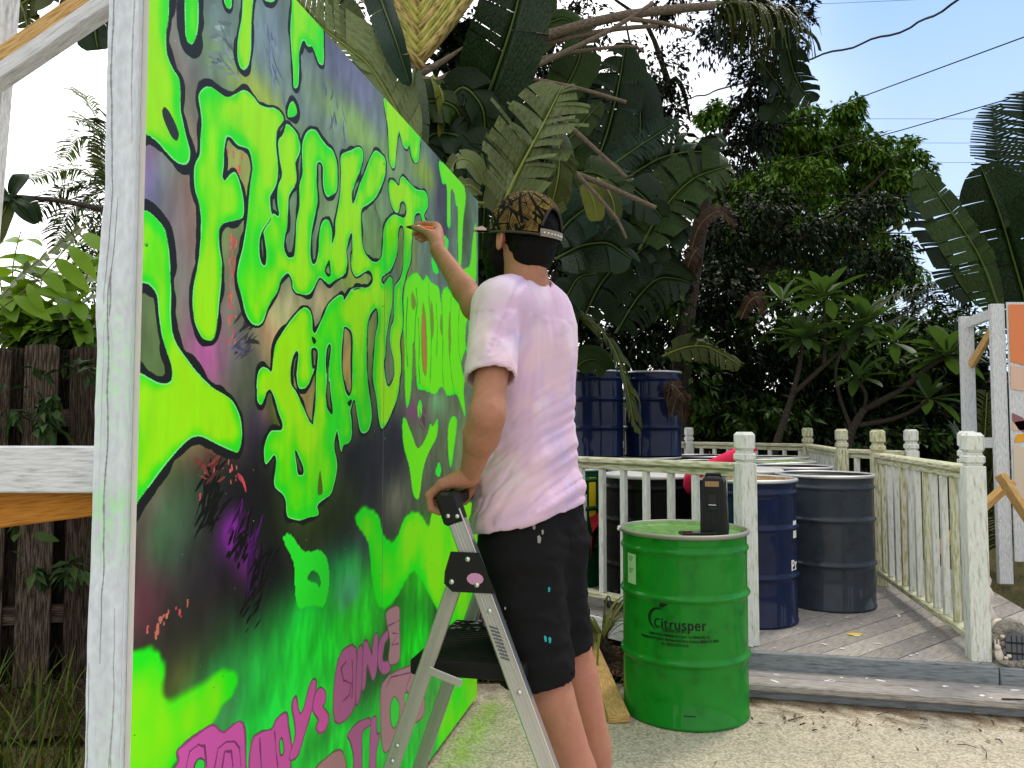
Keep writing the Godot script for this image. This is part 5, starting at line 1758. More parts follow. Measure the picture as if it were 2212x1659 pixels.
func join_fields(fields: Array, colour: Callable) -> ArrayMesh:
	var v := PackedVector3Array()
	var n := PackedVector3Array()
	var c := PackedColorArray()
	var ix := PackedInt32Array()
	for f: Field in fields:
		var base := v.size()
		for i in f.verts.size():
			c.append(colour.call(f.verts[i], f.norms[i]))
		v.append_array(f.verts)
		n.append_array(f.norms)
		for i in f.ids: ix.append(base + i)
	var arr := []
	arr.resize(Mesh.ARRAY_MAX)
	arr[Mesh.ARRAY_VERTEX] = v
	arr[Mesh.ARRAY_NORMAL] = n
	arr[Mesh.ARRAY_COLOR] = c
	arr[Mesh.ARRAY_INDEX] = ix
	var m := ArrayMesh.new()
	m.add_surface_from_arrays(Mesh.PRIMITIVE_TRIANGLES, arr)
	return m

const FACE := Vector3(-0.745, 0, -0.667)
const RIGHT := Vector3(0.667, 0, -0.745)

func build_person() -> void:
	var t := thing("person", "man in a pink tie-dye shirt, black shorts and backwards patterned cap, drawing on the wall", "person", Vector3(0.08, 0, -2.2))
	var off := Transform3D(Basis(), -t.position)
	var Y := Vector3.UP
	var skin := mat("skin", Color.WHITE, 0.55)
	skin.vertex_color_use_as_albedo = true
	skin.normal_enabled = true
	skin.normal_texture = nbump(noise(91, 0.09, 3), 2.0, 256)
	skin.normal_scale = 0.5
	skin.uv1_triplanar = true
	skin.uv1_scale = Vector3(9, 9, 9)
	# joints
	var kneeL := Vector3(0.106, 0.595, -2.085)
	var kneeR := Vector3(0.188, 0.60, -2.27)
	var shL := Vector3(-0.040, 1.640, -2.035)
	var elL := Vector3(-0.060, 1.350, -1.885)
	var wrL := Vector3(-0.112, 1.192, -2.030)
	var shR := Vector3(0.098, 1.675, -2.36)
	var elR := Vector3(-0.118, 1.712, -2.50)
	var wrR := at(946, 540, 2.625)
	var body := Field.new(Vector3(-0.40, 0.0, -2.78), Vector3(0.42, 2.02, -1.76), 0.0115)
	body.cone(Vector3(0.065, 1.05, -2.2), Vector3(0.035, 1.56, -2.2), 0.085, 0.085, 0.05)
	for q: Array in [[Vector3(0.03, 1.0, -2.12), kneeL, Vector3(0.168, 0.40, -2.095), Vector3(0.262, 0.10, -2.12)], [Vector3(0.11, 1.0, -2.26), kneeR, Vector3(0.228, 0.40, -2.275), Vector3(0.275, 0.10, -2.30)]]:
		body.cone(q[0], q[1], 0.070, 0.057, 0.04)
		body.cone(q[1], q[2], 0.056, 0.052, 0.03)
		body.cone(q[2], q[3], 0.052, 0.036, 0.03)
		body.cone(q[1].lerp(q[2], 0.30) - FACE * 0.014, q[2].lerp(q[3], 0.15) - FACE * 0.010, 0.042, 0.036, 0.03)
		body.cone(q[3], q[3] + Vector3(0, -0.05, 0) + FACE * 0.10, 0.036, 0.03, 0.03)
	body.cone(shL, elL, 0.051, 0.041, 0.03)
	body.cone(elL, elL.lerp(wrL, 0.3), 0.039, 0.042, 0.03)
	body.cone(elL.lerp(wrL, 0.3), wrL, 0.042, 0.028, 0.03)
	body.cone(shR, elR, 0.058, 0.046, 0.03)
	body.cone(elR, elR.lerp(wrR, 0.3), 0.040, 0.041, 0.03)
	body.cone(elR.lerp(wrR, 0.3), wrR, 0.041, 0.027, 0.02)
	body.cone(Vector3(0.055, 1.60, -2.2), Vector3(0.036, 1.80, -2.185), 0.075, 0.060, 0.05)
	body.mesh()
	# head
	var fw := Vector3(-0.72, 0.16, -0.68).normalized()
	var rt := fw.cross(Y).normalized()
	var up := rt.cross(fw).normalized()
	var hb := Basis(rt, up, -fw)
	var hc := Vector3(0.028, 1.868, -2.17)
	var head := Field.new(hc - Vector3(0.17, 0.20, 0.17), hc + Vector3(0.17, 0.15, 0.17), 0.0045)
	var H_ := func(x: float, y: float, z: float) -> Vector3: return hc + rt * x + up * y + fw * z
	head.blob(H_.call(0, 0.012, -0.012), hb, Vector3(0.076, 0.092, 0.096), 0.02)
	head.blob(H_.call(0, -0.05, 0.030), hb, Vector3(0.060, 0.075, 0.062), 0.03)
	head.cone(H_.call(0, -0.06, -0.03), H_.call(0, -0.19, -0.045), 0.056, 0.062, 0.03)
	head.cone(H_.call(0, 0.0, 0.088), H_.call(0, -0.034, 0.108), 0.009, 0.014, 0.012)   # nose
	for sd in [-1, 1]:
		head.blob(H_.call(sd * 0.032, 0.022, 0.078), hb, Vector3(0.020, 0.006, 0.012), 0.012)   # brow
		head.blob(H_.call(sd * 0.031, 0.004, 0.086), hb, Vector3(0.016, 0.010, 0.010), 0.004, true)
		head.blob(H_.call(sd * 0.031, 0.004, 0.076), hb, Vector3(0.013, 0.012, 0.012), 0.003)
		head.blob(H_.call(sd * 0.046, -0.03, 0.062), hb, Vector3(0.022, 0.018, 0.02), 0.02)
		# ears
		var ec: Vector3 = H_.call(sd * 0.084, -0.018, 0.002)
		var eb := hb * Basis(Vector3.UP, sd * 0.45)
		head.blob(ec, eb, Vector3(0.009, 0.034, 0.020), 0.008)
		head.blob(ec + rt * sd * 0.009, eb, Vector3(0.007, 0.022, 0.011), 0.004, true)
		head.blob(ec + up * -0.026, eb, Vector3(0.007, 0.011, 0.010), 0.006)
	head.blob(H_.call(0, -0.062, 0.090), hb, Vector3(0.022, 0.006, 0.010), 0.008)
	head.blob(H_.call(0, -0.072, 0.088), hb, Vector3(0.019, 0.006, 0.009), 0.008)
	head.mesh()
	# left hand, closed over the ladder's top handle
	var lw := Vector3(0.215, 0, -0.977)
	var ll := Vector3(0.977, 0, 0.215)
	var lo := Vector3(0.0, 0, -1.955)
	var Q := func(l: float, y: float, w: float) -> Vector3: return lo + ll * l + Y * y + lw * w
	var hl := Field.new(Vector3(-0.30, 1.04, -2.16), Vector3(-0.06, 1.27, -1.90), 0.0032)
	hl.cone(elL.lerp(wrL, 0.72), wrL, 0.0260, 0.0285, 0.012)
	for i in 4:
		var w := 0.016 + i * 0.0225
		hl.cone((wrL + lw * (i - 1.5) * 0.008).lerp(Q.call(-0.196, 1.172, w), 0.25), Q.call(-0.196 + absf(i - 1.8) * 0.004, 1.172, w), 0.0215, 0.0160, 0.012)
	for i in 4:
		var w := 0.014 + i * 0.0232
		var len: float = [0.80, 0.98, 1.06, 0.98][i]
		var k: Vector3 = Q.call(-0.198 + absf(i - 1.8) * 0.004, 1.172, w)
		var p1: Vector3 = Q.call(-0.222 - len * 0.004, 1.148 - 0.006 * len, w)
		var p2: Vector3 = Q.call(-0.218, 1.118 - 0.012 * len, w + 0.001)
		var p3: Vector3 = Q.call(-0.196, 1.104 - 0.006 * len, w + 0.001)
		hl.cone(k, p1, 0.0125, 0.0108, 0.007)
		hl.cone(p1, p2, 0.0108, 0.0098, 0.005)
		hl.cone(p2, p3, 0.0098, 0.0085, 0.005)
	var th0: Vector3 = Q.call(-0.135, 1.176, 0.104)
	hl.cone(wrL, th0, 0.0245, 0.0185, 0.008)
	hl.cone(wrL, Q.call(-0.165, 1.178, 0.05), 0.026, 0.022, 0.008)
	hl.cone(th0, Q.call(-0.138, 1.150, 0.116), 0.0155, 0.0125, 0.01)
	hl.cone(Q.call(-0.138, 1.150, 0.116), Q.call(-0.155, 1.118, 0.110), 0.0120, 0.0095, 0.006)
	hl.mesh()
	# right hand, pinching the marker
	var hr := Field.new(at(948, 540, 2.64) - Vector3(0.16, 0.10, 0.16), at(948, 540, 2.64) + Vector3(0.08, 0.15, 0.10), 0.0032)
	hr.cone(elR.lerp(wrR, 0.72), wrR, 0.0235, 0.0268, 0.012)
	var kn := [at(940, 488, 2.70), at(945, 492, 2.692), at(947, 501, 2.685), at(946, 511, 2.675)]
	for i in 4: hr.cone(wrR.lerp(kn[i], 0.28), kn[i], 0.0205, 0.0150, 0.012)
	hr.cone(wrR, at(940, 510, 2.665), 0.0255, 0.022, 0.008)
	for fg: Array in [[kn[0], at(918, 483, 2.722), at(901, 485.5, 2.722), at(892, 490, 2.716)], [kn[1], at(915, 496, 2.728), at(901, 503, 2.712), at(894, 506, 2.700)], [kn[2], at(917, 505, 2.715), at(906, 512, 2.698), at(900, 514, 2.686)], [kn[3], at(920, 514, 2.700), at(911, 519, 2.684), at(907, 519, 2.672)]]:
		hr.cone(fg[0], fg[1], 0.0122, 0.0105, 0.007)
		hr.cone(fg[1], fg[2], 0.0105, 0.0094, 0.004)
		hr.cone(fg[2], fg[3], 0.0094, 0.0080, 0.004)
	hr.cone(at(944, 522, 2.645), at(925, 503, 2.655), 0.020, 0.0135, 0.012)
	hr.cone(at(925, 503, 2.655), at(908, 495, 2.672), 0.0128, 0.0112, 0.006)
	hr.cone(at(908, 495, 2.672), at(894, 491.5, 2.688), 0.0112, 0.0088, 0.005)
	hr.mesh()
	var sn := noise(92, 9.0, 3)
	var sn2 := noise(93, 120.0, 2)
	part("body", join_fields([body, head, hl, hr], func(p: Vector3, n: Vector3) -> Color:
		var base := Color(0.42, 0.205, 0.130)
		var k := sn.get_noise_3dv(p) * 0.10 + sn2.get_noise_3d(p.x, p.y * 0.35, p.z) * 0.16
		base = Color(base.r * (1 + k * 0.7), base.g * (1 + k), base.b * (1 + k * 1.1))
		var red := 0.0
		if p.y < 0.75: red = 0.2 + 0.4 * smoothstep(-0.3, 0.4, sn.get_noise_3dv(p * 0.6))
		if p.distance_to(elL) < 0.12: red = 0.3 * (1.0 - p.distance_to(elL) / 0.12)
		if (p - hc).dot(rt) < -0.07 and absf(p.y - hc.y) < 0.06: red = 0.75
		return base.lerp(Color(0.50, 0.215, 0.165), red)), skin, t, off)
	var hair := mat("hair", lin(0.006, 0.005, 0.005), 0.6)
	hair.normal_enabled = true
	hair.normal_texture = nbump(noise(94, 0.12, 3), 6.0, 256)
	hair.uv1_triplanar = true
	hair.uv1_scale = Vector3(14, 3, 14)
	hair.normal_scale = 1.0
	var hf := Field.new(hc - Vector3(0.16, 0.18, 0.16), hc + Vector3(0.16, 0.12, 0.16), 0.006)
	hf.blob(H_.call(0, 0.012, -0.022), hb, Vector3(0.0795, 0.090, 0.097), 0.02)
	hf.blob(H_.call(0, -0.052, -0.052), hb, Vector3(0.066, 0.058, 0.052), 0.03)
	hf.blob(H_.call(0, -0.02, 0.075), hb, Vector3(0.11, 0.16, 0.085), 0.01, true)
	hf.mesh()
	rough_up(hf, 95, 30.0, 0.004)
	part("hair", join_fields([hf], func(_p, _n): return Color.WHITE), hair, t, off)
	var bf := Field.new(hc - Vector3(0.18, 0.20, 0.18), hc + Vector3(0.16, 0.06, 0.16), 0.006)
	bf.blob(H_.call(0, -0.082, 0.045), hb, Vector3(0.066, 0.058, 0.066), 0.02)
	bf.blob(H_.call(0, -0.110, 0.062), hb, Vector3(0.046, 0.045, 0.046), 0.02)
	for sd in [-1, 1]:
		bf.blob(H_.call(sd * 0.062, -0.030, 0.052), hb, Vector3(0.022, 0.050, 0.036), 0.02)
		bf.cone(H_.call(sd * 0.070, -0.008, 0.024), H_.call(sd * 0.058, -0.08, 0.035), 0.017, 0.026, 0.02)
	bf.mesh()
	rough_up(bf, 96, 40.0, 0.005)
	part("beard", join_fields([bf], func(_p, _n): return Color.WHITE), hair, t, off)
	# shirt
	var sh := Field.new(Vector3(-0.22, 0.98, -2.62), Vector3(0.31, 1.80, -1.82), 0.0072)
	for lv: Array in [[1.665, 0.048, 0.105, 0.058], [1.60, 0.046, 0.095, 0.084], [1.50, 0.044, 0.078, 0.100], [1.36, 0.044, 0.060, 0.103], [1.22, 0.048, 0.057, 0.106], [1.10, 0.052, 0.060, 0.110], [1.02, 0.056, 0.062, 0.114]]:
		var c := Vector3(lv[1], lv[0], -2.2)
		sh.cone(c - RIGHT * lv[2], c + RIGHT * (lv[2] - (0.03 if lv[0] > 1.55 else 0.012)), lv[3], lv[3], 0.10)
	sh.cone(Vector3(0.05, 1.68, -2.2), shL + Vector3(0.02, 0.012, 0), 0.055, 0.066, 0.06)
	sh.cone(Vector3(0.05, 1.70, -2.2), shR, 0.055, 0.068, 0.06)
	var slL := shL.lerp(elL, 0.70)
	sh.cone(shL, slL, 0.066, 0.069, 0.035)
	var slR := shR.lerp(elR, 0.72)
	sh.cone(shR, slR, 0.073, 0.072, 0.04)
	sh.cone(Vector3(0.052, 1.66, -2.2), Vector3(0.03, 1.90, -2.17), 0.066, 0.070, 0.01, true)
	sh.cone(shL.lerp(elL, 0.58), elL, 0.056, 0.058, 0.01, true)
	sh.cone(shR.lerp(elR, 0.62), elR, 0.053, 0.053, 0.01, true)
	sh.above_near((shL - elL).normalized() + Vector3(-0.12, 0, 0), shL.lerp(elL, 0.685), 0.14)
	sh.above_near((shR - elR).normalized(), shR.lerp(elR, 0.70), 0.12)
	sh.cone(Vector3(0.06, 0.90, -2.2) - RIGHT * 0.06, Vector3(0.06, 1.06, -2.2) + RIGHT * 0.0, 0.10, 0.10, 0.01, true)
	sh.above(Vector3(-0.24, 1, 0).normalized(), Vector3(0.0, 1.052, -2.2))
	sh.mesh()
	var wn := noise(97, 6.5, 3)
	var wn2 := noise(98, 15.0, 2)
	for i in sh.verts.size():
		var p := sh.verts[i]
		# long soft folds hang from the shoulders, pulled across to the far hip lower down
		var a := p.x * 0.75 + p.y * 0.66 - p.z * 0.2
		var b := -p.x * 0.66 + p.y * 0.75 - p.z * 0.2
		var low := smoothstep(1.50, 1.20, p.y)
		var f := wn.get_noise_3d(p.x * 2.0 - p.y * 0.25, p.y * 0.28, p.z * 2.0) * 0.011 * (1.0 - low * 0.6)
		f += wn.get_noise_3d(a * 0.22 + 7.0, b * 1.9, 0.5) * 0.017 * low
		var cr := 1.0 - absf(wn2.get_noise_3d(a * 0.24 + p.z * 0.2, b * 1.1, 3.0)) * 5.0
		f -= maxf(cr, 0.0) * 0.0060 * (0.16 + low)
		var dsl := (p - slL).length()
		if p.y > 1.62: f *= 0.4
		# turned hems
		var hem := (p - Vector3(0.0, 1.052, -2.2)).dot(Vector3(-0.24, 1, 0).normalized())
		if hem < 0.022: f = f * 0.5 + 0.0015
		var sl := (p - shL.lerp(elL, 0.685)).dot((shL - elL).normalized())
		if dsl < 0.13 and sl < 0.020: f = f * 0.4 - 0.001
		# shoulder seam
		var seam := absf((p - (shL + Vector3(0.045, 0, 0))).dot((shL - elL).normalized() * 0.35 + Vector3(-0.93, 0, 0.1)))
		if seam < 0.007 and p.y > 1.5 and p.z > -2.16: f -= 0.0045
		sh.verts[i] += sh.norms[i] * f
	sh.shade()
	var cloth := mat("shirt_cloth", Color.WHITE, 0.9)
	cloth.vertex_color_use_as_albedo = true
	cloth.normal_enabled = true
	cloth.normal_texture = nbump(noise(99, 0.15, 2), 3.0, 256)
	cloth.uv1_triplanar = true
	cloth.uv1_scale = Vector3(12, 12, 12)
	cloth.normal_scale = 0.35
	cloth.rim_enabled = true
	cloth.rim = 0.2
	var dye := noise(101, 4.2, 3)
	var dye2 := noise(102, 7.0, 2)
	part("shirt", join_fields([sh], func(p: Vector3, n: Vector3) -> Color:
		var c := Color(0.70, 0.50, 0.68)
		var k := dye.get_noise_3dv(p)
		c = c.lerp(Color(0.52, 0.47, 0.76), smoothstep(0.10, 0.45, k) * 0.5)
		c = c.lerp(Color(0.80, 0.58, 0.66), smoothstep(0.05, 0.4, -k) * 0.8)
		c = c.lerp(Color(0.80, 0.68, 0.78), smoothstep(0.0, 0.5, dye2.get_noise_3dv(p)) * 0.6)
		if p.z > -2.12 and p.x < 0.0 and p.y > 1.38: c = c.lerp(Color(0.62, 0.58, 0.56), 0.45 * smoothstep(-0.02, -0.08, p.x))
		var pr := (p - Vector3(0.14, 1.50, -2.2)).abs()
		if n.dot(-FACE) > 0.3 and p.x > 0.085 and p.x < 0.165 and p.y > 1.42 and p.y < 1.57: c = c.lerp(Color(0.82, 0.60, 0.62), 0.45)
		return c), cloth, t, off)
	var st := begin(true)
	# shorts
	var sf := Field.new(Vector3(-0.17, 0.55, -2.52), Vector3(0.37, 1.22, -1.88), 0.009)
	var c0 := Vector3(0.064, 1.09, -2.2)
	sf.cone(c0 - RIGHT * 0.05, c0 + RIGHT * 0.05, 0.104, 0.104, 0.05)
	c0 = Vector3(0.064, 0.98, -2.2)
	sf.cone(c0 - RIGHT * 0.06 - FACE * 0.01, c0 + RIGHT * 0.06 - FACE * 0.01, 0.106, 0.106, 0.05)
	sf.cone(Vector3(0.020, 0.96, -2.14), Vector3(0.084, 0.56, -2.088), 0.112, 0.096, 0.05)
	sf.cone(Vector3(0.102, 0.96, -2.25), Vector3(0.158, 0.62, -2.264), 0.100, 0.084, 0.04)
	sf.cone(Vector3(0.084, 0.660, -2.088), Vector3(0.092, 0.50, -2.085), 0.068, 0.072, 0.01, true)
	sf.cone(Vector3(0.156, 0.71, -2.264), Vector3(0.170, 0.55, -2.268), 0.060, 0.066, 0.01, true)
	sf.above_near(Vector3(-0.10, 1, 0.12).normalized(), Vector3(0.07, 0.650, -2.09), 0.23)
	sf.above_near(Vector3(-0.25, 1, 0).normalized(), Vector3(0.165, 0.680, -2.262), 0.16)
	sf.mesh()
	var pn := noise(103, 6.0, 3)
	for i in sf.verts.size():
		var p := sf.verts[i]
		var f := (1.0 - absf(pn.get_noise_3d(p.x * 0.7 + p.y * 0.5, p.y * 1.7, p.z)) * 2.4) * 0.006
		if p.y < 0.80: f += sin(p.y * 60.0 + p.x * 22) * 0.0025 * smoothstep(0.8, 0.70, p.y)
		# back pocket flap and side cargo pocket
		var u := (p - Vector3(0.08, 1.0, -2.2)).dot(RIGHT)
		if sf.norms[i].dot(-FACE) > 0.35 and u > 0.0 and u < 0.12 and p.y > 0.985 and p.y < 1.045: f += 0.005
		if sf.norms[i].dot(-RIGHT) > 0.5 and p.y > 0.70 and p.y < 0.865: f += 0.005
		if sf.norms[i].dot(-RIGHT) > 0.5 and p.y > 0.825 and p.y < 0.88: f += 0.003
		sf.verts[i] += sf.norms[i] * f
	sf.shade()
	var sc := mat("shorts_cloth", lin(0.010, 0.010, 0.011), 0.85)
	sc.normal_enabled = true
	sc.normal_texture = cloth.normal_texture
	sc.uv1_triplanar = true
	sc.uv1_scale = Vector3(14, 14, 14)
	sc.normal_scale = 0.5
	part("shorts", join_fields([sf], func(_p, _n): return Color.WHITE), sc, t, off)
	# dried paint on the shorts
	for sp: Array in [[1152, 1140, 0.006, "dried_paint"], [1163, 1165, 0.008, "dried_paint"], [1172, 1150, 0.005, "dried_paint"], [1186, 1272, 0.005, "teal_paint"], [1180, 1380, 0.006, "teal_paint"], [1090, 1315, 0.003, "paper"], [1091, 1342, 0.003, "paper"], [1190, 1384, 0.006, "teal_paint"]]:
		var eye := Vector3(0, EYE, 0)
		var dir := (at(sp[0], sp[1], 2.1) - eye).normalized()
		var best := -1
		var score := 9.0
		for i in sf.verts.size():
			if sf.norms[i].dot(dir) > -0.2: continue
			var q := (sf.verts[i] - eye)
			var e := (q - dir * q.dot(dir)).length() + q.length() * 0.05
			if e < score:
				score = e; best = i
		st = begin()
		var n := sf.norms[best]
		var x := n.cross(Y).normalized()
		var yy := x.cross(n)
		for k in 7:
			var a := TAU * k / 7
			var b := TAU * (k + 1) / 7
			var r0: float = sp[2] * (0.6 + 0.5 * absf(sin(k * 2.3)))
			var r1: float = sp[2] * (0.6 + 0.5 * absf(sin((k + 1) % 7 * 2.3)))
			tri(st, sf.verts[best] + n * 0.002, sf.verts[best] + n * 0.0012 + (x * cos(a) + yy * sin(a) * 1.3) * r0, sf.verts[best] + n * 0.0012 + (x * cos(b) + yy * sin(b) * 1.3) * r1)
		obj("paint_fleck", st, M[sp[3]], t, off)
	# shoes
	for q: Array in [[Vector3(0.262, 0.10, -2.12)], [Vector3(0.275, 0.10, -2.30)]]:
		var sf2 := Field.new(q[0] - Vector3(0.28, 0.12, 0.28), q[0] + Vector3(0.2, 0.06, 0.2), 0.010)
		sf2.cone(q[0] + Vector3(0, -0.052, 0) - FACE * 0.04, q[0] + Vector3(0, -0.060, 0) + FACE * 0.17, 0.046, 0.038, 0.02)
		sf2.cone(q[0] + Vector3(0, -0.03, 0), q[0] + Vector3(0, -0.06, 0) + FACE * 0.08, 0.044, 0.04, 0.03)
		sf2.above(Vector3.UP, Vector3(0, 0.004, 0))
		sf2.mesh()
		part("shoe", join_fields([sf2], func(_p, _n): return Color.WHITE), M.black_plastic, t, off)
	# ring
	st = begin(true)
	var rp := []
	var rc: Vector3 = Q.call(-0.2240, 1.132, 0.0377)
	var ra: Vector3 = (Q.call(-0.2215, 1.110, 0.037) - Q.call(-0.2275, 1.154, 0.037)).normalized()
	var rx := ra.cross(lw).normalized()
	for k in 17: rp.append(rc + rx * cos(TAU * k / 16.0) * 0.0122 + lw * sin(TAU * k / 16.0) * 0.0122)
	tube(st, rp, [0.0022], 6, false)
	obj("ring", st, M.black_plastic, t, off)
	build_cap(t, off, H_, rt, up, fw)
	# the marker he holds is a thing of its own
	var tip := wall_point(2.44 - 1.0276, 2.038, 0.006)
	var tail := at(940, 496.5, 2.672)
	var ax := (tail - tip).normalized()
	var mk := thing("paint_marker", "orange paint marker with a black nib held against the wall", "marker", tip)
	var L := func(a: float) -> Vector3: return ax * a
	for seg: Array in [["nib", [0.0, 0.010], [0.003, 0.004], M.black_plastic], ["neck", [0.010, 0.028, 0.030, 0.052], [0.0055, 0.0075, 0.0095, 0.0100], M.black_plastic], ["collar", [0.052, 0.062], [0.0112, 0.0112], M.white_ink], ["barrel", [0.062, 0.128], [0.0105, 0.0105], M.marker_orange], ["end_cap", [0.128, 0.134], [0.0108, 0.0095], M.black_plastic]]:
		st = begin(true)
		var pp := []
		for a in seg[1]: pp.append(L.call(a))
		tube(st, pp, seg[2], 14)
		obj(seg[0], st, seg[3], mk)

func rough_up(f: Field, seed_: int, freq: float, amp: float) -> void:
	var n := noise(seed_, freq, 2)
	for i in f.verts.size(): f.verts[i] += f.norms[i] * n.get_noise_3dv(f.verts[i]) * amp
	f.shade()

func cap_texture() -> ImageTexture:
	var s := 512
	var im := Image.create(s, s, false, Image.FORMAT_RGB8)
	var cn := noise(111, 0.012, 3, FastNoiseLite.TYPE_CELLULAR)
	cn.cellular_return_type = FastNoiseLite.RETURN_CELL_VALUE
	var sn := noise(112, 0.02, 3)
	var edge := noise(115, 0.017, 1, FastNoiseLite.TYPE_CELLULAR)
	edge.cellular_return_type = FastNoiseLite.RETURN_DISTANCE2_SUB
	edge.cellular_jitter = 1.15
	var edge2 := noise(116, 0.023, 1, FastNoiseLite.TYPE_CELLULAR)
	edge2.cellular_return_type = FastNoiseLite.RETURN_DISTANCE2_SUB
	for y in s:
		for x in s:
			var k := cn.get_noise_2d(x, y)
			var c := Color(0.47, 0.34, 0.19).lerp(Color(0.56, 0.44, 0.20), smoothstep(-0.5, 0.6, k)).lerp(Color(0.30, 0.27, 0.14), smoothstep(-0.1, 0.4, sn.get_noise_2d(x, y)) * 0.7)
			var e := edge.get_noise_2d(x * 0.8 + y * 0.25, y * 1.1) + 1.0
			var e2 := edge2.get_noise_2d(x + 300, y * 0.7 - x * 0.3) + 1.0
			if absf(e - 0.115) < 0.02: c = Color(0.66, 0.53, 0.20)
			if e < 0.075 or e2 < 0.03: c = Color(0.105, 0.09, 0.08)
			im.set_pixel(x, y, c)
	rng.seed = 129
	for k in 40:
		var p := Vector2(rnd(0, s), rnd(0, s))
		var a := rnd(0, TAU)
		var bend := rnd(-0.004, 0.004)
		var w := rnd(4.5, 8.5)
		for i in int(rnd(50, 150)):
			a += bend
			p += Vector2(cos(a), sin(a)) * 1.6
			dab(im, fposmod(p.x, s), fposmod(p.y, s), w, Color(0.12, 0.105, 0.09))
	return ImageTexture.create_from_image(im)

func build_cap(t: Node3D, off: Transform3D, H_: Callable, rt: Vector3, up: Vector3, fw: Vector3) -> void:
	var m := mat("cap_print", Color(0.80, 0.84, 0.92), 0.9)
	m.albedo_texture = cap_texture()
	m.normal_enabled = true
	m.normal_texture = nbump(noise(114, 0.2, 2), 3.0, 256)
	m.normal_scale = 0.4
	var st := begin(true)
	var rows := 12
	var cols := 48
	var P := func(i: int, k: int) -> Vector3:
		var th := PI * 0.5 * i / rows
		var ph := TAU * k / cols
		var r := pow(sin(th), 0.80)
		var y := pow(maxf(cos(th), 0.0), 0.82)
		var seam := 1.0 - 0.006 * pow(absf(cos(ph * 3.0)), 30.0)
		return H_.call(sin(ph) * 0.0960 * r * seam, -0.006 + y * 0.128, cos(ph) * 0.112 * r * seam - 0.012)
	for i in rows:
		for k in cols:
			var ph := TAU * (k + 0.5) / cols
			var back := absf(wrapf(ph - PI, -PI, PI))
			var lowness := (i + 0.5) / rows
			# the arched opening above the strap
			if back < 0.46 and lowness > 0.62 + 0.30 * pow(back / 0.46, 2.0) and lowness < 0.999: continue
			quad(st, P.call(i, k), P.call(i, k + 1), P.call(i + 1, k + 1), P.call(i + 1, k), Vector2(k * 2.0 / cols, i * 0.62 / rows), Vector2((k + 1) * 2.0 / cols, (i + 1) * 0.62 / rows))
	obj("cap_crown", st, m, t, off)
	st = begin(true)   # rim band
	var pts := []
	for k in 41:
		var ph := PI + 0.47 + (TAU - 0.94) * k / 40.0
		pts.append(H_.call(sin(ph) * 0.0970, -0.007, cos(ph) * 0.113 - 0.012))
	tube(st, pts, [0.0035], 6)
	obj("cap_band", st, M.cap_trim, t, off)
	st = begin(true)   # edge of the arch
	pts = []
	for k in 17:
		var q := -1.0 + k / 8.0
		var low := 0.62 + 0.30 * q * q
		var th := PI * 0.5 * low
		var r := pow(sin(th), 0.80)
		pts.append(H_.call(sin(PI + q * 0.46) * 0.0965 * r, -0.006 + pow(cos(th), 0.82) * 0.128, cos(PI + q * 0.46) * 0.1125 * r - 0.012))
	tube(st, pts, [0.0035], 6)
	obj("cap_opening_trim", st, M.cap_trim, t, off)
	st = begin(true)   # snap strap with its row of studs
	for k in 12:
		var a := PI - 0.50 + k / 12.0
		var b := PI - 0.50 + (k + 1) / 12.0
		var S := func(ph: float, y: float) -> Vector3: return H_.call(sin(ph) * 0.0985, y - 0.012, cos(ph) * 0.115 - 0.012)
		quad(st, S.call(a, 0.001), S.call(b, 0.001), S.call(b, 0.022), S.call(a, 0.022))
	obj("cap_strap", st, M.strap_plastic, t, off)
	st = begin(true)
	for k in 7:
		var ph := PI - 0.34 + k * 0.12
		st_blob(st, H_.call(sin(ph) * 0.0992, -0.0005, cos(ph) * 0.1157 - 0.012), Vector3(0.0028, 0.0028, 0.0028), 1)
	obj("strap_studs", st, M.paper, t, off)
	st = begin(true)   # brim, worn to the front
	var rim := []
	for k in 15:
		var a := -1.02 + 2.04 * k / 14.0
		var inner: Vector3 = H_.call(sin(a) * 0.094, -0.004, cos(a) * 0.110 - 0.012)
		var reach := 0.070 * pow(cos(a * 0.92), 0.6)
		var outer: Vector3 = inner + fw * reach + up * (0.030 - 0.034 * absf(sin(a))) + rt * sin(a) * 0.008
		rim.append([inner, outer])
	for k in 14:
		for dy in [0.003, -0.003]:
			quad(st, rim[k][0] + up * dy, rim[k + 1][0] + up * dy, rim[k + 1][1] + up * dy, rim[k][1] + up * dy)
		quad(st, rim[k][1] + up * 0.0025, rim[k + 1][1] + up * 0.0025, rim[k + 1][1] - up * 0.0025, rim[k][1] - up * 0.0025)
	obj("cap_brim", st, M.brim_cloth, t, off)
	st = begin(true)
	st_blob(st, H_.call(0, 0.123, -0.012), Vector3(0.007, 0.004, 0.007), 2)
	obj("cap_button", st, M.cap_trim, t, off)

# ------------------------------------------------------------------ plants
func path_points(ctrl: Array, n: int) -> Array:
	var c := Curve3D.new()
	for i in ctrl.size():
		var a: Vector3 = ctrl[maxi(i - 1, 0)]
		var b: Vector3 = ctrl[mini(i + 1, ctrl.size() - 1)]
		var tan := (b - a) * 0.17
		if i == 0 or i == ctrl.size() - 1: tan *= 1.0
		c.add_point(ctrl[i], -tan, tan)
	var out := []
	var len := c.get_baked_length()
	for i in n + 1: out.append(c.sample_baked(len * i / n, true))
	return out

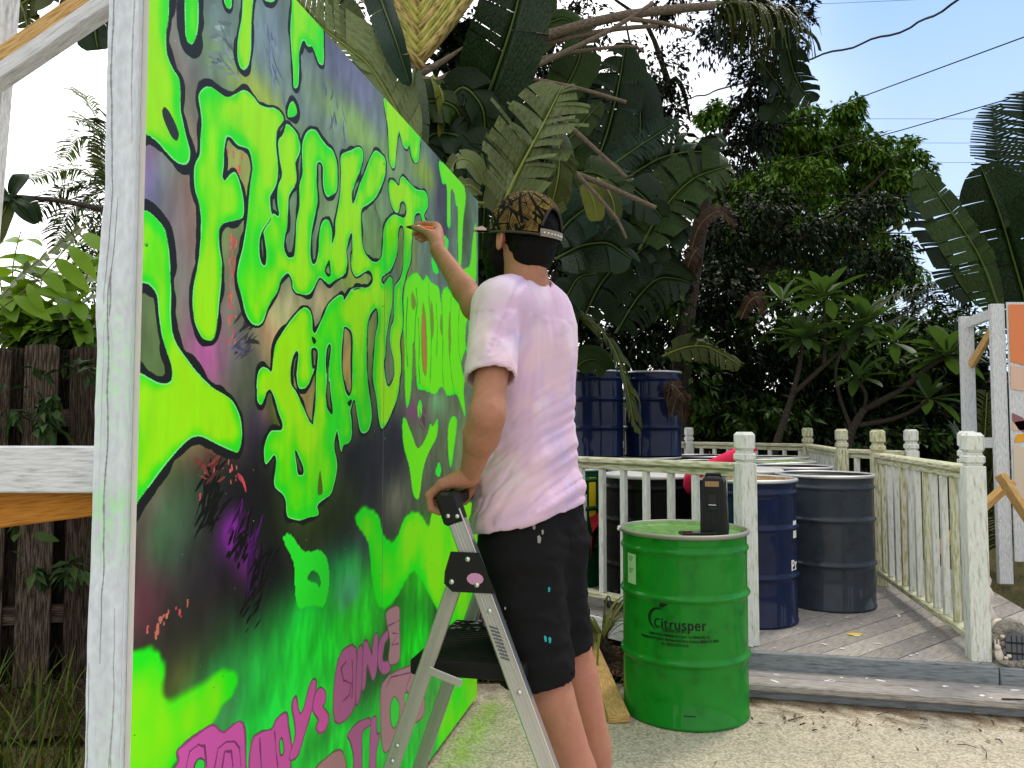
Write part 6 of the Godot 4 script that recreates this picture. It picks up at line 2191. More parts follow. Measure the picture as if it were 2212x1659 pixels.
func blade_leaf(parent: Node3D, ctrl: Array, half: float, face: Vector3, material: String, seed_: int, o := {}) -> MeshInstance3D:
	# a banana-like leaf along a path: a midrib and two blades cut into strips that hang by their weight
	rng.seed = seed_ * 7919 + 13
	var n: int = o.get("n", 26)
	var tear: float = o.get("tear", 0.35)
	var hang: float = o.get("hang", 0.35)
	var fold: float = o.get("fold", 0.25)
	var stem: float = o.get("stem", 0.08)
	var sweep: float = o.get("sweep", 0.35)
	var fray: float = o.get("fray", 0.0)
	var lopsided: Array = o.get("sides", [1.0, 1.0])
	var rib: float = o.get("rib", 0.012)
	var origin := parent.position
	var pts := path_points(ctrl, n)
	for i in pts.size(): pts[i] -= origin
	var st := begin(true)
	for side in 2:
		var s := -1.0 if side else 1.0
		var gf := rnd(-0.15, 0.15)
		var gh := rnd(0.6, 1.3)
		var glen := 1.0
		var gcol := rnd(0.85, 1.05)
		var prev := []
		for i in range(int(stem * n), n):
			var torn := rng.randf() < tear
			if torn:
				gf = rnd(-0.35, 0.35) * minf(1.0, tear * 2.2); gh = rnd(0.5, 1.6); glen = rnd(1.0 - fray * 0.7, 1.0); gcol = rnd(0.72, 1.15)
			var rows := []
			for e in 2:
				var j := i + e
				var t := clampf((float(j) / n - stem) / (1.0 - stem), 0, 1)
				var T: Vector3 = (pts[mini(j + 1, n)] - pts[maxi(j - 1, 0)]).normalized()
				var X: Vector3 = T.cross(face).normalized() * s
				var N: Vector3 = X.cross(T).normalized() * s
				if N.dot(face) < 0: N = -N
				var w := half * float(lopsided[side]) * pow(maxf(1.0 - pow(absf(2.0 * t - 0.92) / 1.08, 2.6), 0.0), 0.62) * glen
				var dir := (X * cos(fold + gf) + N * sin(fold + gf) + T * sweep).normalized()
				var p: Vector3 = pts[j]
				var row := [p]
				var segs := 5
				for k in segs:
					dir = (dir + Vector3.DOWN * hang * gh * (0.25 + 0.75 * k / segs)).normalized()
					var gap := 0.0
					p = p + dir * w / segs
					if tear > 0.6: gap = (0.5 - e) * 0.55 * float(k + 1) / segs
					elif torn and e == 0: gap = 0.16 * float(k + 1) / segs
					row.append(p + T * gap * pts[0].distance_to(pts[n]) / n)
				rows.append(row)
			if not torn and prev.size() and tear <= 0.6: rows[0] = prev
			for k in 5:
				var a := gcol * (1.0 - 0.12 * k / 5.0)
				var col := Color(a, a, a)
				if fray > 0.0 and k >= 4 and rng.randf() < fray: col = Color(2.6, 1.5, 1.6)
				st.set_color(col)
				quad(st, rows[0][k], rows[1][k], rows[1][k + 1], rows[0][k + 1], Vector2(k * 0.2, float(i) / n), Vector2(k * 0.2 + 0.2, float(i + 1) / n))
			prev = rows[1]
	var leaf := obj("leaf", st, M[material], parent)
	st = begin(true)
	var rad := []
	for i in n + 1: rad.append(lerpf(rib, rib * 0.25, float(i) / n))
	tube(st, pts, rad, 6)
	obj("midrib", st, M[o.get("rib_mat", "rib_dark" if material in ["leaf_dark", "leaf_blue", "leaf_mid"] else "rib_green")], leaf)
	return leaf

func feather(parent: Node3D, ctrl: Array, reach: float, material: String, seed_: int, count := 34, hang := 0.5, rib := 0.008) -> MeshInstance3D:
	# a pinnate frond with narrow leaflets
	rng.seed = seed_ * 31 + 7
	var pts := path_points(ctrl, count)
	for i in pts.size(): pts[i] -= parent.position
	var st := begin(true)
	for i in range(2, count + 1):
		var T: Vector3 = (pts[mini(i + 1, count)] - pts[i - 1]).normalized()
		var X := T.cross(Vector3.UP).normalized()
		for s in [-1.0, 1.0]:
			var len := reach * (0.35 + 0.65 * sin(PI * clampf(float(i) / count * 0.92 + 0.06, 0, 1))) * rnd(0.85, 1.1)
			var dir: Vector3 = (X * s * rnd(0.8, 1.1) + T * rnd(0.5, 0.9) + Vector3.UP * rnd(0.0, 0.35)).normalized()
			var p: Vector3 = pts[i]
			var wid := reach * 0.035
			var side := T
			var a := rnd(0.75, 1.15)
			st.set_color(Color(a, a, a))
			for k in 3:
				var q: Vector3 = p + dir * len / 3.0
				var w0: float = wid * [0.5, 1.0, 0.8][k]
				var w1: float = wid * [1.0, 0.8, 0.05][k]
				quad(st, p - side * w0, q - side * w1, q + side * w1, p + side * w0, Vector2(0, k / 3.0), Vector2(1, (k + 1) / 3.0))
				p = q
				dir = (dir + Vector3.DOWN * hang * rnd(0.5, 1.2)).normalized()
	var leaf := obj("frond", st, M[material], parent)
	st = begin(true)
	tube(st, pts, [rib, rib * 0.8, rib * 0.6], 5)
	obj("midrib", st, M.rib_green if material != "leaf_dry" else M.rib_dry, leaf)
	return leaf

func simple_leaf(len: float, wid: float, bend: float, cup: float, shape := 1.0) -> ArrayMesh:
	# an ovate leaf along +y, bending towards -z, its middle folded
	var st := begin(true)
	var n := 6
	var p := Vector3.ZERO
	var rows := []
	for i in n + 1:
		var t := float(i) / n
		var a := bend * t
		var w := wid * pow(sin(PI * pow(clampf(t * 0.96 + 0.02, 0, 1), shape)), 0.8)
		rows.append([p + Vector3(-w, 0, cup * w), p, p + Vector3(w, 0, cup * w)])
		p += Vector3(0, cos(a), -sin(a)) * len / n
	for i in n:
		for k in 2: quad(st, rows[i][k], rows[i + 1][k], rows[i + 1][k + 1], rows[i][k + 1], Vector2(k * 0.5, float(i) / n), Vector2(k * 0.5 + 0.5, float(i + 1) / n))
	return done(st)

func tiny_leaf() -> ArrayMesh:
	var st := begin()
	for s in [-1.0, 1.0]:
		tri(st, Vector3.ZERO, Vector3(s * 0.20, 0.38, 0.07), Vector3(0, 0.5, 0))
		tri(st, Vector3(0, 0.5, 0), Vector3(s * 0.20, 0.38, 0.07), Vector3(0, 1.0, -0.12))
	return done(st)

func crown(parent: Node3D, called: String, clumps: Array, material: String, seed_: int, size: float, spread := 0.35, droop := 0.4, tint := 0.35) -> MultiMeshInstance3D:
	# leaf-sized faces through uneven clumps: [centre, radii, count]
	rng.seed = seed_
	if not meshes.has("tiny"): meshes["tiny"] = tiny_leaf()
	var total := 0
	for c: Array in clumps: total += c[2]
	var mm := MultiMesh.new()
	mm.transform_format = MultiMesh.TRANSFORM_3D
	mm.use_colors = true
	mm.mesh = meshes["tiny"]
	mm.instance_count = total
	var at_ := 0
	var nz := noise(seed_, 0.9, 3)
	for c: Array in clumps:
		var made := 0
		var tries := 0
		while made < c[2]:
			tries += 1
			var d := Vector3(rng.randfn(), rng.randfn(), rng.randfn()).normalized()
			var r := pow(rng.randf(), 0.45)
			var p: Vector3 = c[0] + d * r * c[1]
			# sprays of leaves with gaps between them
			if tries < c[2] * 30 and nz.get_noise_3dv(p * 3.2) < -0.02 + spread * (r - 0.55): continue
			var y := (d * 0.6 + Vector3(rnd(-1, 1), rnd(-1, 0.6) - droop, rnd(-1, 1))).normalized()
			var z := Vector3(rnd(-0.7, 0.7), 1.0, rnd(-0.7, 0.7))
			z = (z - y * z.dot(y)).normalized()
			var s := size * rnd(0.65, 1.3)
			mm.set_instance_transform(at_, Transform3D(Basis(y.cross(z) * s, y * s, z * s), p - parent.position))
			var k := 1.0 + rnd(-tint, tint)
			mm.set_instance_color(at_, Color(k * rnd(0.85, 1.25), k, k * rnd(0.7, 1.1)))
			at_ += 1
			made += 1
	var o := MultiMeshInstance3D.new()
	o.name = called
	o.multimesh = mm
	o.material_override = M[material]
	parent.add_child(o, true)
	o.set_meta("kind", "stuff")
	return o

func stalk(parent: Node3D, called: String, ctrl: Array, r0: float, r1: float, material: String, sides := 8) -> void:
	var pts := path_points(ctrl, 10)
	var rad := []
	for i in pts.size():
		pts[i] -= parent.position
		rad.append(lerpf(r0, r1, float(i) / 10) * (1.0 + 0.06 * sin(i * 2.7)))
	var st := begin(true)
	tube(st, pts, rad, sides)
	obj(called, st, M[material], parent)

func P3(a: Array) -> Vector3: return at(a[0], a[1], a[2])

func build_palm() -> void:
	rng.seed = 201
	var base := at(912, 150, 4.85)
	var t := thing("travellers_palm", "fan-shaped palm with a plait of yellow-green leaf stalks rising above the painted wall", "palm", Vector3(base.x, 0, base.z))
	var st := begin(true)
	var pts := []
	var rad := []
	for i in 40:
		pts.append(Vector3(0.03 * sin(i * 0.2), i / 39.0 * (base.y - 0.08), 0))
		rad.append(0.075 + 0.007 * sin(i * 2.1) + 0.004 * (i % 2))
	tube(st, pts, rad, 14)
	obj("trunk", st, M.palm_bark, t)
	# two ranks of clasping stalks
	for k in 12:
		for s in [-1.0, 1.0]:
			var y0: float = 142.0 - k * 20.0 - (9.0 if s > 0 else 0.0)
			var open_ := 1.0 - k * 0.045
			var dep := 4.70 + k * 0.022 + (0.011 if s > 0 else 0.0)
			st = begin(true)
			var ctrl := [at(905 - s * 7, y0 + 8, dep + 0.02), at(905 + s * 34 * open_, y0 - 40, dep), at(905 + s * 112 * open_, y0 - 142, dep), at(905 + s * 250 * open_, y0 - 350, dep + 0.02)]
			var pp := path_points(ctrl, 14)
			var rr := []
			for i in pp.size():
				pp[i] -= t.position
				rr.append(lerpf(0.037, 0.026, pow(float(i) / 14, 0.6)))
			tube(st, pp, rr, 10, true, 1.15, Vector3(0, 0, 1))
			obj("leaf_stalk", st, M.petiole if k % 3 else M.petiole_old, t)
	# split dry sheaths under the fan
	for q: Array in [[[905, 165], [880, 200], [868, 190]], [[905, 160], [960, 130], [1010, 95]], [[905, 170], [940, 175], [1000, 140]], [[905, 150], [865, 118], [840, 112]], [[908, 170], [890, 190], [884, 172]]]:
		st = begin(true)
		var pp := path_points(q.map(func(v): return at(v[0], v[1], 4.70)), 6)
		for i in pp.size(): pp[i] -= t.position
		tube(st, pp, [0.03, 0.028, 0.022, 0.02, 0.014, 0.008, 0.004], 7, true, 0.5, Vector3(0, 0, 1))
		obj("dry_sheath", st, M.dead_stalk, t)
	var F := Vector3(0.1, 0.35, 1)
	var up_tilt := Vector3(-0.2, 0.75, 0.65)
	blade_leaf(t, [at(890, 335, 4.05), at(866, 262, 4.0), at(796, 141, 3.95), at(690, 56, 3.9), at(590, -60, 3.85)], 0.215, Vector3(0.3, 0.2, 1), "leaf_grey", 1, {"tear": 0.40, "hang": -0.10, "fold": 0.10, "sweep": 0.75, "sides": [1.0, 0.40], "n": 34, "stem": 0.02, "rib": 0.011})
	blade_leaf(t, [at(875, 300, 4.3), at(825, 190, 4.2), at(770, 90, 4.2), at(690, -60, 4.2)], 0.12, Vector3(0.2, 0.2, 1), "leaf_pale", 2, {"tear": 0.4, "hang": -0.1, "fold": 0.3, "n": 28})
	blade_leaf(t, [at(790, -90, 4.05), at(828, 10, 4.0), at(858, 95, 3.92), at(886, 186, 3.95)], 0.10, Vector3(-0.5, 0.1, 1), "leaf_blue", 3, {"tear": 0.06, "hang": 0.0, "fold": 0.5, "n": 20, "stem": 0.0})
	blade_leaf(t, [at(1022, 290, 4.75), at(1071, 160, 4.5), at(1110, 40, 4.35), at(1140, -90, 4.3)], 0.25, Vector3(-0.15, 0.1, 1), "leaf_dark", 4, {"tear": 0.12, "hang": 0.03, "fold": 0.06, "n": 34, "stem": 0.0, "rib": 0.014, "sweep": 0.2})
	blade_leaf(t, [at(935, 165, 4.6), at(952, 195, 4.5), at(960, 245, 4.5), at(955, 300, 4.5)], 0.09, Vector3(0.7, 0.2, 0.8), "leaf_yellow", 5, {"tear": 0.2, "hang": 0.3, "n": 18})
	blade_leaf(t, [at(895, 150, 4.55), at(890, 210, 4.45), at(897, 270, 4.4), at(905, 330, 4.4)], 0.12, Vector3(-0.3, 0.1, 1), "leaf_mid", 6, {"tear": 0.12, "hang": 0.1, "n": 20})
	for q: Array in [[870, 330, 900, 230, 985, 235, 1005, 330, "leaf_mid", 0.16], [880, 380, 935, 290, 1000, 300, 1020, 420, "leaf_dark", 0.18], [900, 420, 960, 350, 1010, 370, 1030, 470, "leaf_mid", 0.16], [1000, 480, 985, 380, 945, 320, 880, 300, "leaf_dark", 0.16], [1030, 300, 1050, 380, 1045, 470, 1040, 560, "leaf_dark", 0.15], [960, 230, 1000, 190, 1040, 230, 1050, 330, "leaf_dark", 0.15]]:
		blade_leaf(t, [at(q[0], q[1], 4.55), at(q[2], q[3], 4.5), at(q[4], q[5], 4.5), at(q[6], q[7], 4.6)], q[9], F, q[8], int(q[0] + q[5]), {"tear": 0.25, "hang": 0.2, "n": 22})
	# the shredded leaf behind the man's head
	blade_leaf(t, [at(1075, 470, 4.15), at(1120, 370, 4.1), at(1165, 285, 4.1), at(1215, 185, 4.15)], 0.36, Vector3(-0.25, 0.3, 1), "leaf_pale", 21, {"tear": 0.5, "hang": 0.10, "fold": 0.12, "n": 34, "stem": 0.1, "fray": 0.55, "sides": [0.75, 1.0], "sweep": 0.55})
	blade_leaf(t, [at(1060, 480, 4.3), at(1110, 420, 4.28), at(1170, 370, 4.25), at(1190, 300, 4.25)], 0.30, Vector3(-0.1, 0.5, 1), "leaf_olive", 22, {"tear": 0.45, "hang": 0.35, "fold": 0.1, "n": 26, "fray": 0.35})
	blade_leaf(t, [at(1190, 250, 4.2), at(1205, 310, 4.15), at(1205, 380, 4.15), at(1188, 455, 4.2)], 0.13, Vector3(0.6, 0.1, 0.8), "leaf_olive", 23, {"tear": 0.3, "hang": 0.2, "n": 20, "fray": 0.6})
	for q: Array in [[1040, 420, 1010, 400, 985, 420, 975, 450, "leaf_grey"], [1045, 440, 1005, 440, 975, 470, 960, 520, "leaf_olive"], [1050, 400, 1020, 350, 990, 345, 970, 365, "leaf_grey"]]:
		blade_leaf(t, [at(q[0], q[1], 4.3), at(q[2], q[3], 4.25), at(q[4], q[5], 4.25), at(q[6], q[7], 4.3)], 0.07, F, q[8], int(q[1] * 3), {"tear": 0.5, "hang": 0.3, "n": 14, "fray": 0.4})

func build_banana_thicket() -> void:
	rng.seed = 301
	var t := thing("banana_clump", "thicket of dark torn banana leaves and bare dead stalks behind the man", "banana plant", Vector3(0.9, 0, -6.3))
	var F := Vector3(-0.1, 0.3, 1)
	for q: Array in [
		[[1298, 377, 6.0], [1360, 330, 6.0], [1420, 290, 6.0], [1468, 258, 6.0], 0.14, "leaf_blue", 0.75, 0.15],
		[[1190, 335, 5.6], [1230, 300, 5.6], [1265, 258, 5.6], [1300, 220, 5.6], 0.12, "leaf_mid", 0.45, 0.25],
		[[1270, 400, 6.6], [1310, 290, 6.6], [1335, 190, 6.6], [1352, 85, 6.7], 0.26, "leaf_dark", 0.45, 0.15],
		[[1300, 420, 6.9], [1372, 330, 6.9], [1382, 230, 6.9], [1360, 120, 7.0], 0.24, "leaf_blue", 0.5, 0.2],
		[[1356, 385, 6.2], [1420, 345, 6.2], [1490, 328, 6.2], [1555, 330, 6.2], 0.34, "leaf_dark", 0.6, 0.6],
		[[1380, 540, 6.1], [1430, 455, 6.1], [1500, 385, 6.1], [1580, 358, 6.1], 0.27, "leaf_mid", 0.7, 0.15],
		[[1360, 560, 6.3], [1420, 510, 6.2], [1460, 455, 6.2], [1500, 420, 6.2], 0.25, "leaf_dark", 0.5, 0.3],
		[[1195, 520, 5.4], [1240, 470, 5.3], [1290, 440, 5.3], [1345, 450, 5.3], 0.22, "leaf_blue", 0.3, 0.35],
		[[1200, 560, 5.6], [1260, 530, 5.5], [1310, 525, 5.5], [1365, 560, 5.5], 0.24, "leaf_dark", 0.3, 0.4],
		[[1180, 420, 5.8], [1225, 380, 5.8], [1290, 375, 5.8], [1350, 420, 5.8], 0.22, "leaf_mid", 0.4, 0.4],
		[[1240, 450, 5.9], [1300, 400, 5.9], [1370, 410, 5.9], [1430, 470, 5.9], 0.24, "leaf_dark", 0.4, 0.4],
		[[1180, 240, 6.4], [1215, 200, 6.4], [1250, 130, 6.4], [1262, 60, 6.4], 0.22, "leaf_mid", 0.3, 0.15],
		[[1130, 120, 6.0], [1170, 60, 6.0], [1215, 40, 6.0], [1262, 75, 6.0], 0.22, "leaf_mid", 0.25, 0.4],
		[[1120, 330, 6.6], [1180, 260, 6.6], [1240, 210, 6.6], [1300, 190, 6.6], 0.28, "leaf_dark", 0.35, 0.3],
		[[1230, 600, 6.2], [1280, 520, 6.2], [1330, 480, 6.2], [1400, 490, 6.2], 0.28, "leaf_dark", 0.3, 0.35],
		[[1260, 690, 6.6], [1300, 610, 6.6], [1360, 560, 6.6], [1430, 570, 6.6], 0.28, "leaf_dark", 0.4, 0.4],
		[[1200, 700, 6.0], [1225, 640, 6.0], [1250, 600, 6.0], [1290, 590, 6.0], 0.18, "leaf_dark", 0.3, 0.35],
		[[1330, 720, 7.2], [1380, 640, 7.2], [1430, 600, 7.2], [1490, 610, 7.2], 0.30, "leaf_dark", 0.5, 0.5],
		[[1240, 800, 6.9], [1262, 780, 6.9], [1290, 778, 6.9], [1310, 800, 6.9], 0.16, "leaf_mid", 0.1, 0.2],
		[[1430, 770, 7.6], [1475, 752, 7.6], [1530, 750, 7.6], [1600, 790, 7.6], 0.17, "leaf_olive", 0.7, 0.8]]:
		blade_leaf(t, [P3(q[0]), P3(q[1]), P3(q[2]), P3(q[3])], q[4], F, q[5], int(q[0][0] * 3 + q[3][1]), {"tear": q[6] * 0.85, "hang": q[7] + 0.12, "n": 30, "fold": 0.15, "fray": 0.10})
	# two pale strips that caught the light
	blade_leaf(t, [at(1262, 395, 5.1), at(1275, 415, 5.05), at(1285, 450, 5.05), at(1288, 478, 5.05)], 0.075, Vector3(-0.2, 0.2, 1), "leaf_yellow", 41, {"tear": 0.05, "hang": 0.05, "n": 12, "stem": 0.0, "fold": 0.05})
	blade_leaf(t, [at(1290, 385, 5.2), at(1312, 410, 5.15), at(1325, 440, 5.15), at(1330, 475, 5.15)], 0.07, Vector3(0.2, 0.2, 1), "leaf_olive", 42, {"tear": 0.05, "hang": 0.05, "n": 12, "stem": 0.0, "fold": 0.05})
	for q: Array in [[0.040, 0.034, [1129, 92, 5.4], [1334, 36, 5.6], [1541, 12, 6.0]], [0.024, 0.016, [1129, 104, 5.45], [1310, 66, 5.6], [1420, 56, 5.8]], [0.022, 0.014, [1113, 162, 5.2], [1228, 109, 5.3], [1327, 60, 5.4], [1410, 6, 5.5]], [0.017, 0.011, [1119, 140, 5.3], [1222, 115, 5.4], [1368, 99, 5.5], [1390, 112, 5.6]], [0.018, 0.012, [1362, 42, 5.2], [1430, 50, 5.2], [1498, 67, 5.2]], [0.016, 0.013, [1108, 163, 5.0], [1241, 189, 5.0], [1353, 221, 5.0]], [0.020, 0.012, [1145, 205, 4.9], [1241, 282, 4.9], [1353, 384, 4.9]], [0.018, 0.008, [1195, 328, 4.8], [1244, 374, 4.8], [1333, 473, 4.8], [1353, 516, 4.8]], [0.022, 0.015, [1212, 363, 5.0], [1292, 394, 5.0], [1417, 449, 5.0]]]:
		var ctrl := []
		for k in range(2, q.size()): ctrl.append(P3(q[k]))
		stalk(t, "dead_stalk", ctrl, q[0], q[1], "dead_stalk")
	for q: Array in [[1490, 560, 1510, 490, 1555, 456, 1590, 490], [1480, 600, 1492, 560, 1505, 540, 1500, 590], [1600, 690, 1620, 650, 1640, 642, 1650, 680], [1450, 900, 1462, 860, 1475, 850, 1480, 900], [1440, 870, 1450, 830, 1470, 850, 1475, 910]]:
		blade_leaf(t, [at(q[0], q[1], 7.4), at(q[2], q[3], 7.3), at(q[4], q[5], 7.3), at(q[6], q[7], 7.4)], 0.085, F, "leaf_dry", int(q[0] + q[2]), {"tear": 0.9, "hang": 0.5, "n": 20, "rib": 0.007, "rib_mat": "rib_dry"})
	for k in 2:
		stalk(t, "stem", [Vector3(0.28 + k * 0.16, 0, -6.5 - k * 0.2), Vector3(0.30 + k * 0.15, 1.2, -6.5 - k * 0.2), Vector3(0.36 + k * 0.2, 2.6, -6.4)], 0.055, 0.03, "bark")
	# the drooping leaf beside the man's back
	t = thing("banana_leaf_shoot", "yellow-green tattered leaf drooping in front of the stacked blue drums", "banana plant", Vector3(0.6, 0, -6.7))
	blade_leaf(t, [at(1200, 650, 6.75), at(1245, 668, 6.75), at(1288, 702, 6.75), at(1322, 747, 6.75), at(1349, 817, 6.75), at(1373, 935, 6.75)], 0.26, Vector3(0.2, 0.9, 0.4), "leaf_olive", 51, {"tear": 0.55, "hang": 0.9, "n": 36, "fray": 0.25, "fold": 0.2, "rib": 0.010, "sides": [0.55, 1.0]})
	stalk(t, "stem", [Vector3(0.25, 0, -6.7), Vector3(0.25, 1.2, -6.75), at(1200, 650, 6.75)], 0.035, 0.012, "rib_green")
	# hanging frond at the top
	t = thing("hanging_palm_frond", "long palm frond with hanging shredded leaflets against the sky", "palm frond", at(1640, 60, 7.8))
	blade_leaf(t, [at(1480, 20, 7.6), at(1560, 6, 7.7), at(1650, 10, 7.8), at(1706, 34, 7.9), at(1730, 85, 8.0)], 0.72, Vector3(0, 1, 0.1), "leaf_olive", 61, {"tear": 0.95, "hang": 1.3, "n": 60, "rib": 0.022, "fold": 0.1, "stem": 0.25})
	blade_leaf(t, [at(1690, 60, 8.0), at(1705, 120, 8.0), at(1720, 170, 8.0), at(1752, 222, 8.0)], 0.22, Vector3(-0.3, 0.4, 1), "leaf_dark", 62, {"tear": 0.4, "hang": 0.3, "n": 24})
	blade_leaf(t, [at(1640, 130, 8.2), at(1670, 170, 8.2), at(1690, 200, 8.2), at(1660, 262, 8.2)], 0.22, Vector3(-0.3, 0.4, 1), "leaf_dark", 63, {"tear": 0.3, "hang": 0.3, "n": 20})

func build_right_banana() -> void:
	var t := thing("banana_plant", "tall banana plant with big torn leaves at the right edge", "banana plant", Vector3(5.0, 0, -7.3))
	var F := Vector3(-0.35, 0.1, 1)
	blade_leaf(t, [at(2245, 760, 7.32), at(2184, 543, 7.07), at(2155, 450, 6.94), at(2118, 358, 6.88)], 0.372, F, "leaf_dark", 71, {"tear": 0.22, "hang": 0.03, "fold": 0.05, "n": 40, "rib": 0.016, "stem": 0.12, "sweep": 0.25})
	blade_leaf(t, [at(2175, 470, 7.69), at(2162, 390, 7.69), at(2152, 310, 7.69), at(2143, 226, 7.69)], 0.248, F, "leaf_blue", 72, {"tear": 0.85, "hang": 0.02, "fold": 0.05, "n": 44, "sweep": 0.3})
	blade_leaf(t, [at(2235, 520, 7.44), at(2228, 400, 7.44), at(2218, 300, 7.44), at(2211, 196, 7.44)], 0.372, F, "leaf_dark", 73, {"tear": 0.7, "hang": 0.02, "fold": 0.05, "n": 44, "sweep": 0.3})
	blade_leaf(t, [at(2165, 690, 6.82), at(2119, 561, 6.76), at(2055, 459, 6.82), at(1988, 366, 6.94)], 0.260, F, "leaf_mid", 74, {"tear": 0.55, "hang": 0.05, "fold": 0.05, "n": 44, "sides": [0.45, 1.0], "rib": 0.013, "sweep": 0.25})
	blade_leaf(t, [at(2110, 660, 7.07), at(2066, 600, 7.07), at(2014, 500, 7.07), at(1968, 415, 7.13)], 0.236, Vector3(0.2, -0.3, 1), "leaf_dark", 75, {"tear": 0.45, "hang": 0.05, "n": 36, "sides": [0.35, 1.0]})
	blade_leaf(t, [at(2260, 700, 7.19), at(2240, 560, 7.19), at(2215, 450, 7.19), at(2205, 380, 7.19)], 0.372, F, "leaf_dark", 78, {"tear": 0.3, "hang": 0.1, "n": 30})
	for q: Array in [[2120, 660, 2040, 625, 1960, 625, 1890, 665], [2120, 700, 2060, 655, 2000, 650, 1920, 700], [2130, 640, 2080, 610, 2020, 615, 1960, 650]]:
		feather(t, [at(q[0], q[1], 7.8), at(q[2], q[3], 7.8), at(q[4], q[5], 7.8), at(q[6], q[7], 7.8)], 0.372, "leaf_dark", int(q[0] + q[3]), 34, 0.35)
	stalk(t, "stem", [Vector3(5.1, 0, -7.3), Vector3(5.05, 1.0, -7.3), at(2245, 760, 7.3)], 0.09, 0.05, "petiole", 10)
	t = thing("small_palm", "young feather palm between the white posts of the orange board", "palm", Vector3(4.0, 0, -7.2))
	for q: Array in [[2110, 1100, 2122, 1010, 2128, 930, 2132, 850], [2110, 1100, 2140, 1030, 2150, 960, 2145, 890], [2105, 1110, 2090, 1040, 2080, 970, 2060, 920], [2112, 1110, 2150, 1060, 2175, 1020, 2190, 1000], [2110, 1100, 2140, 1080, 2150, 1120, 2152, 1180]]:
		feather(t, [at(q[0], q[1], 7.2), at(q[2], q[3], 7.15), at(q[4], q[5], 7.15), at(q[6], q[7], 7.2)], 0.26, "leaf_olive", int(q[3] + q[6]), 40, 0.2)

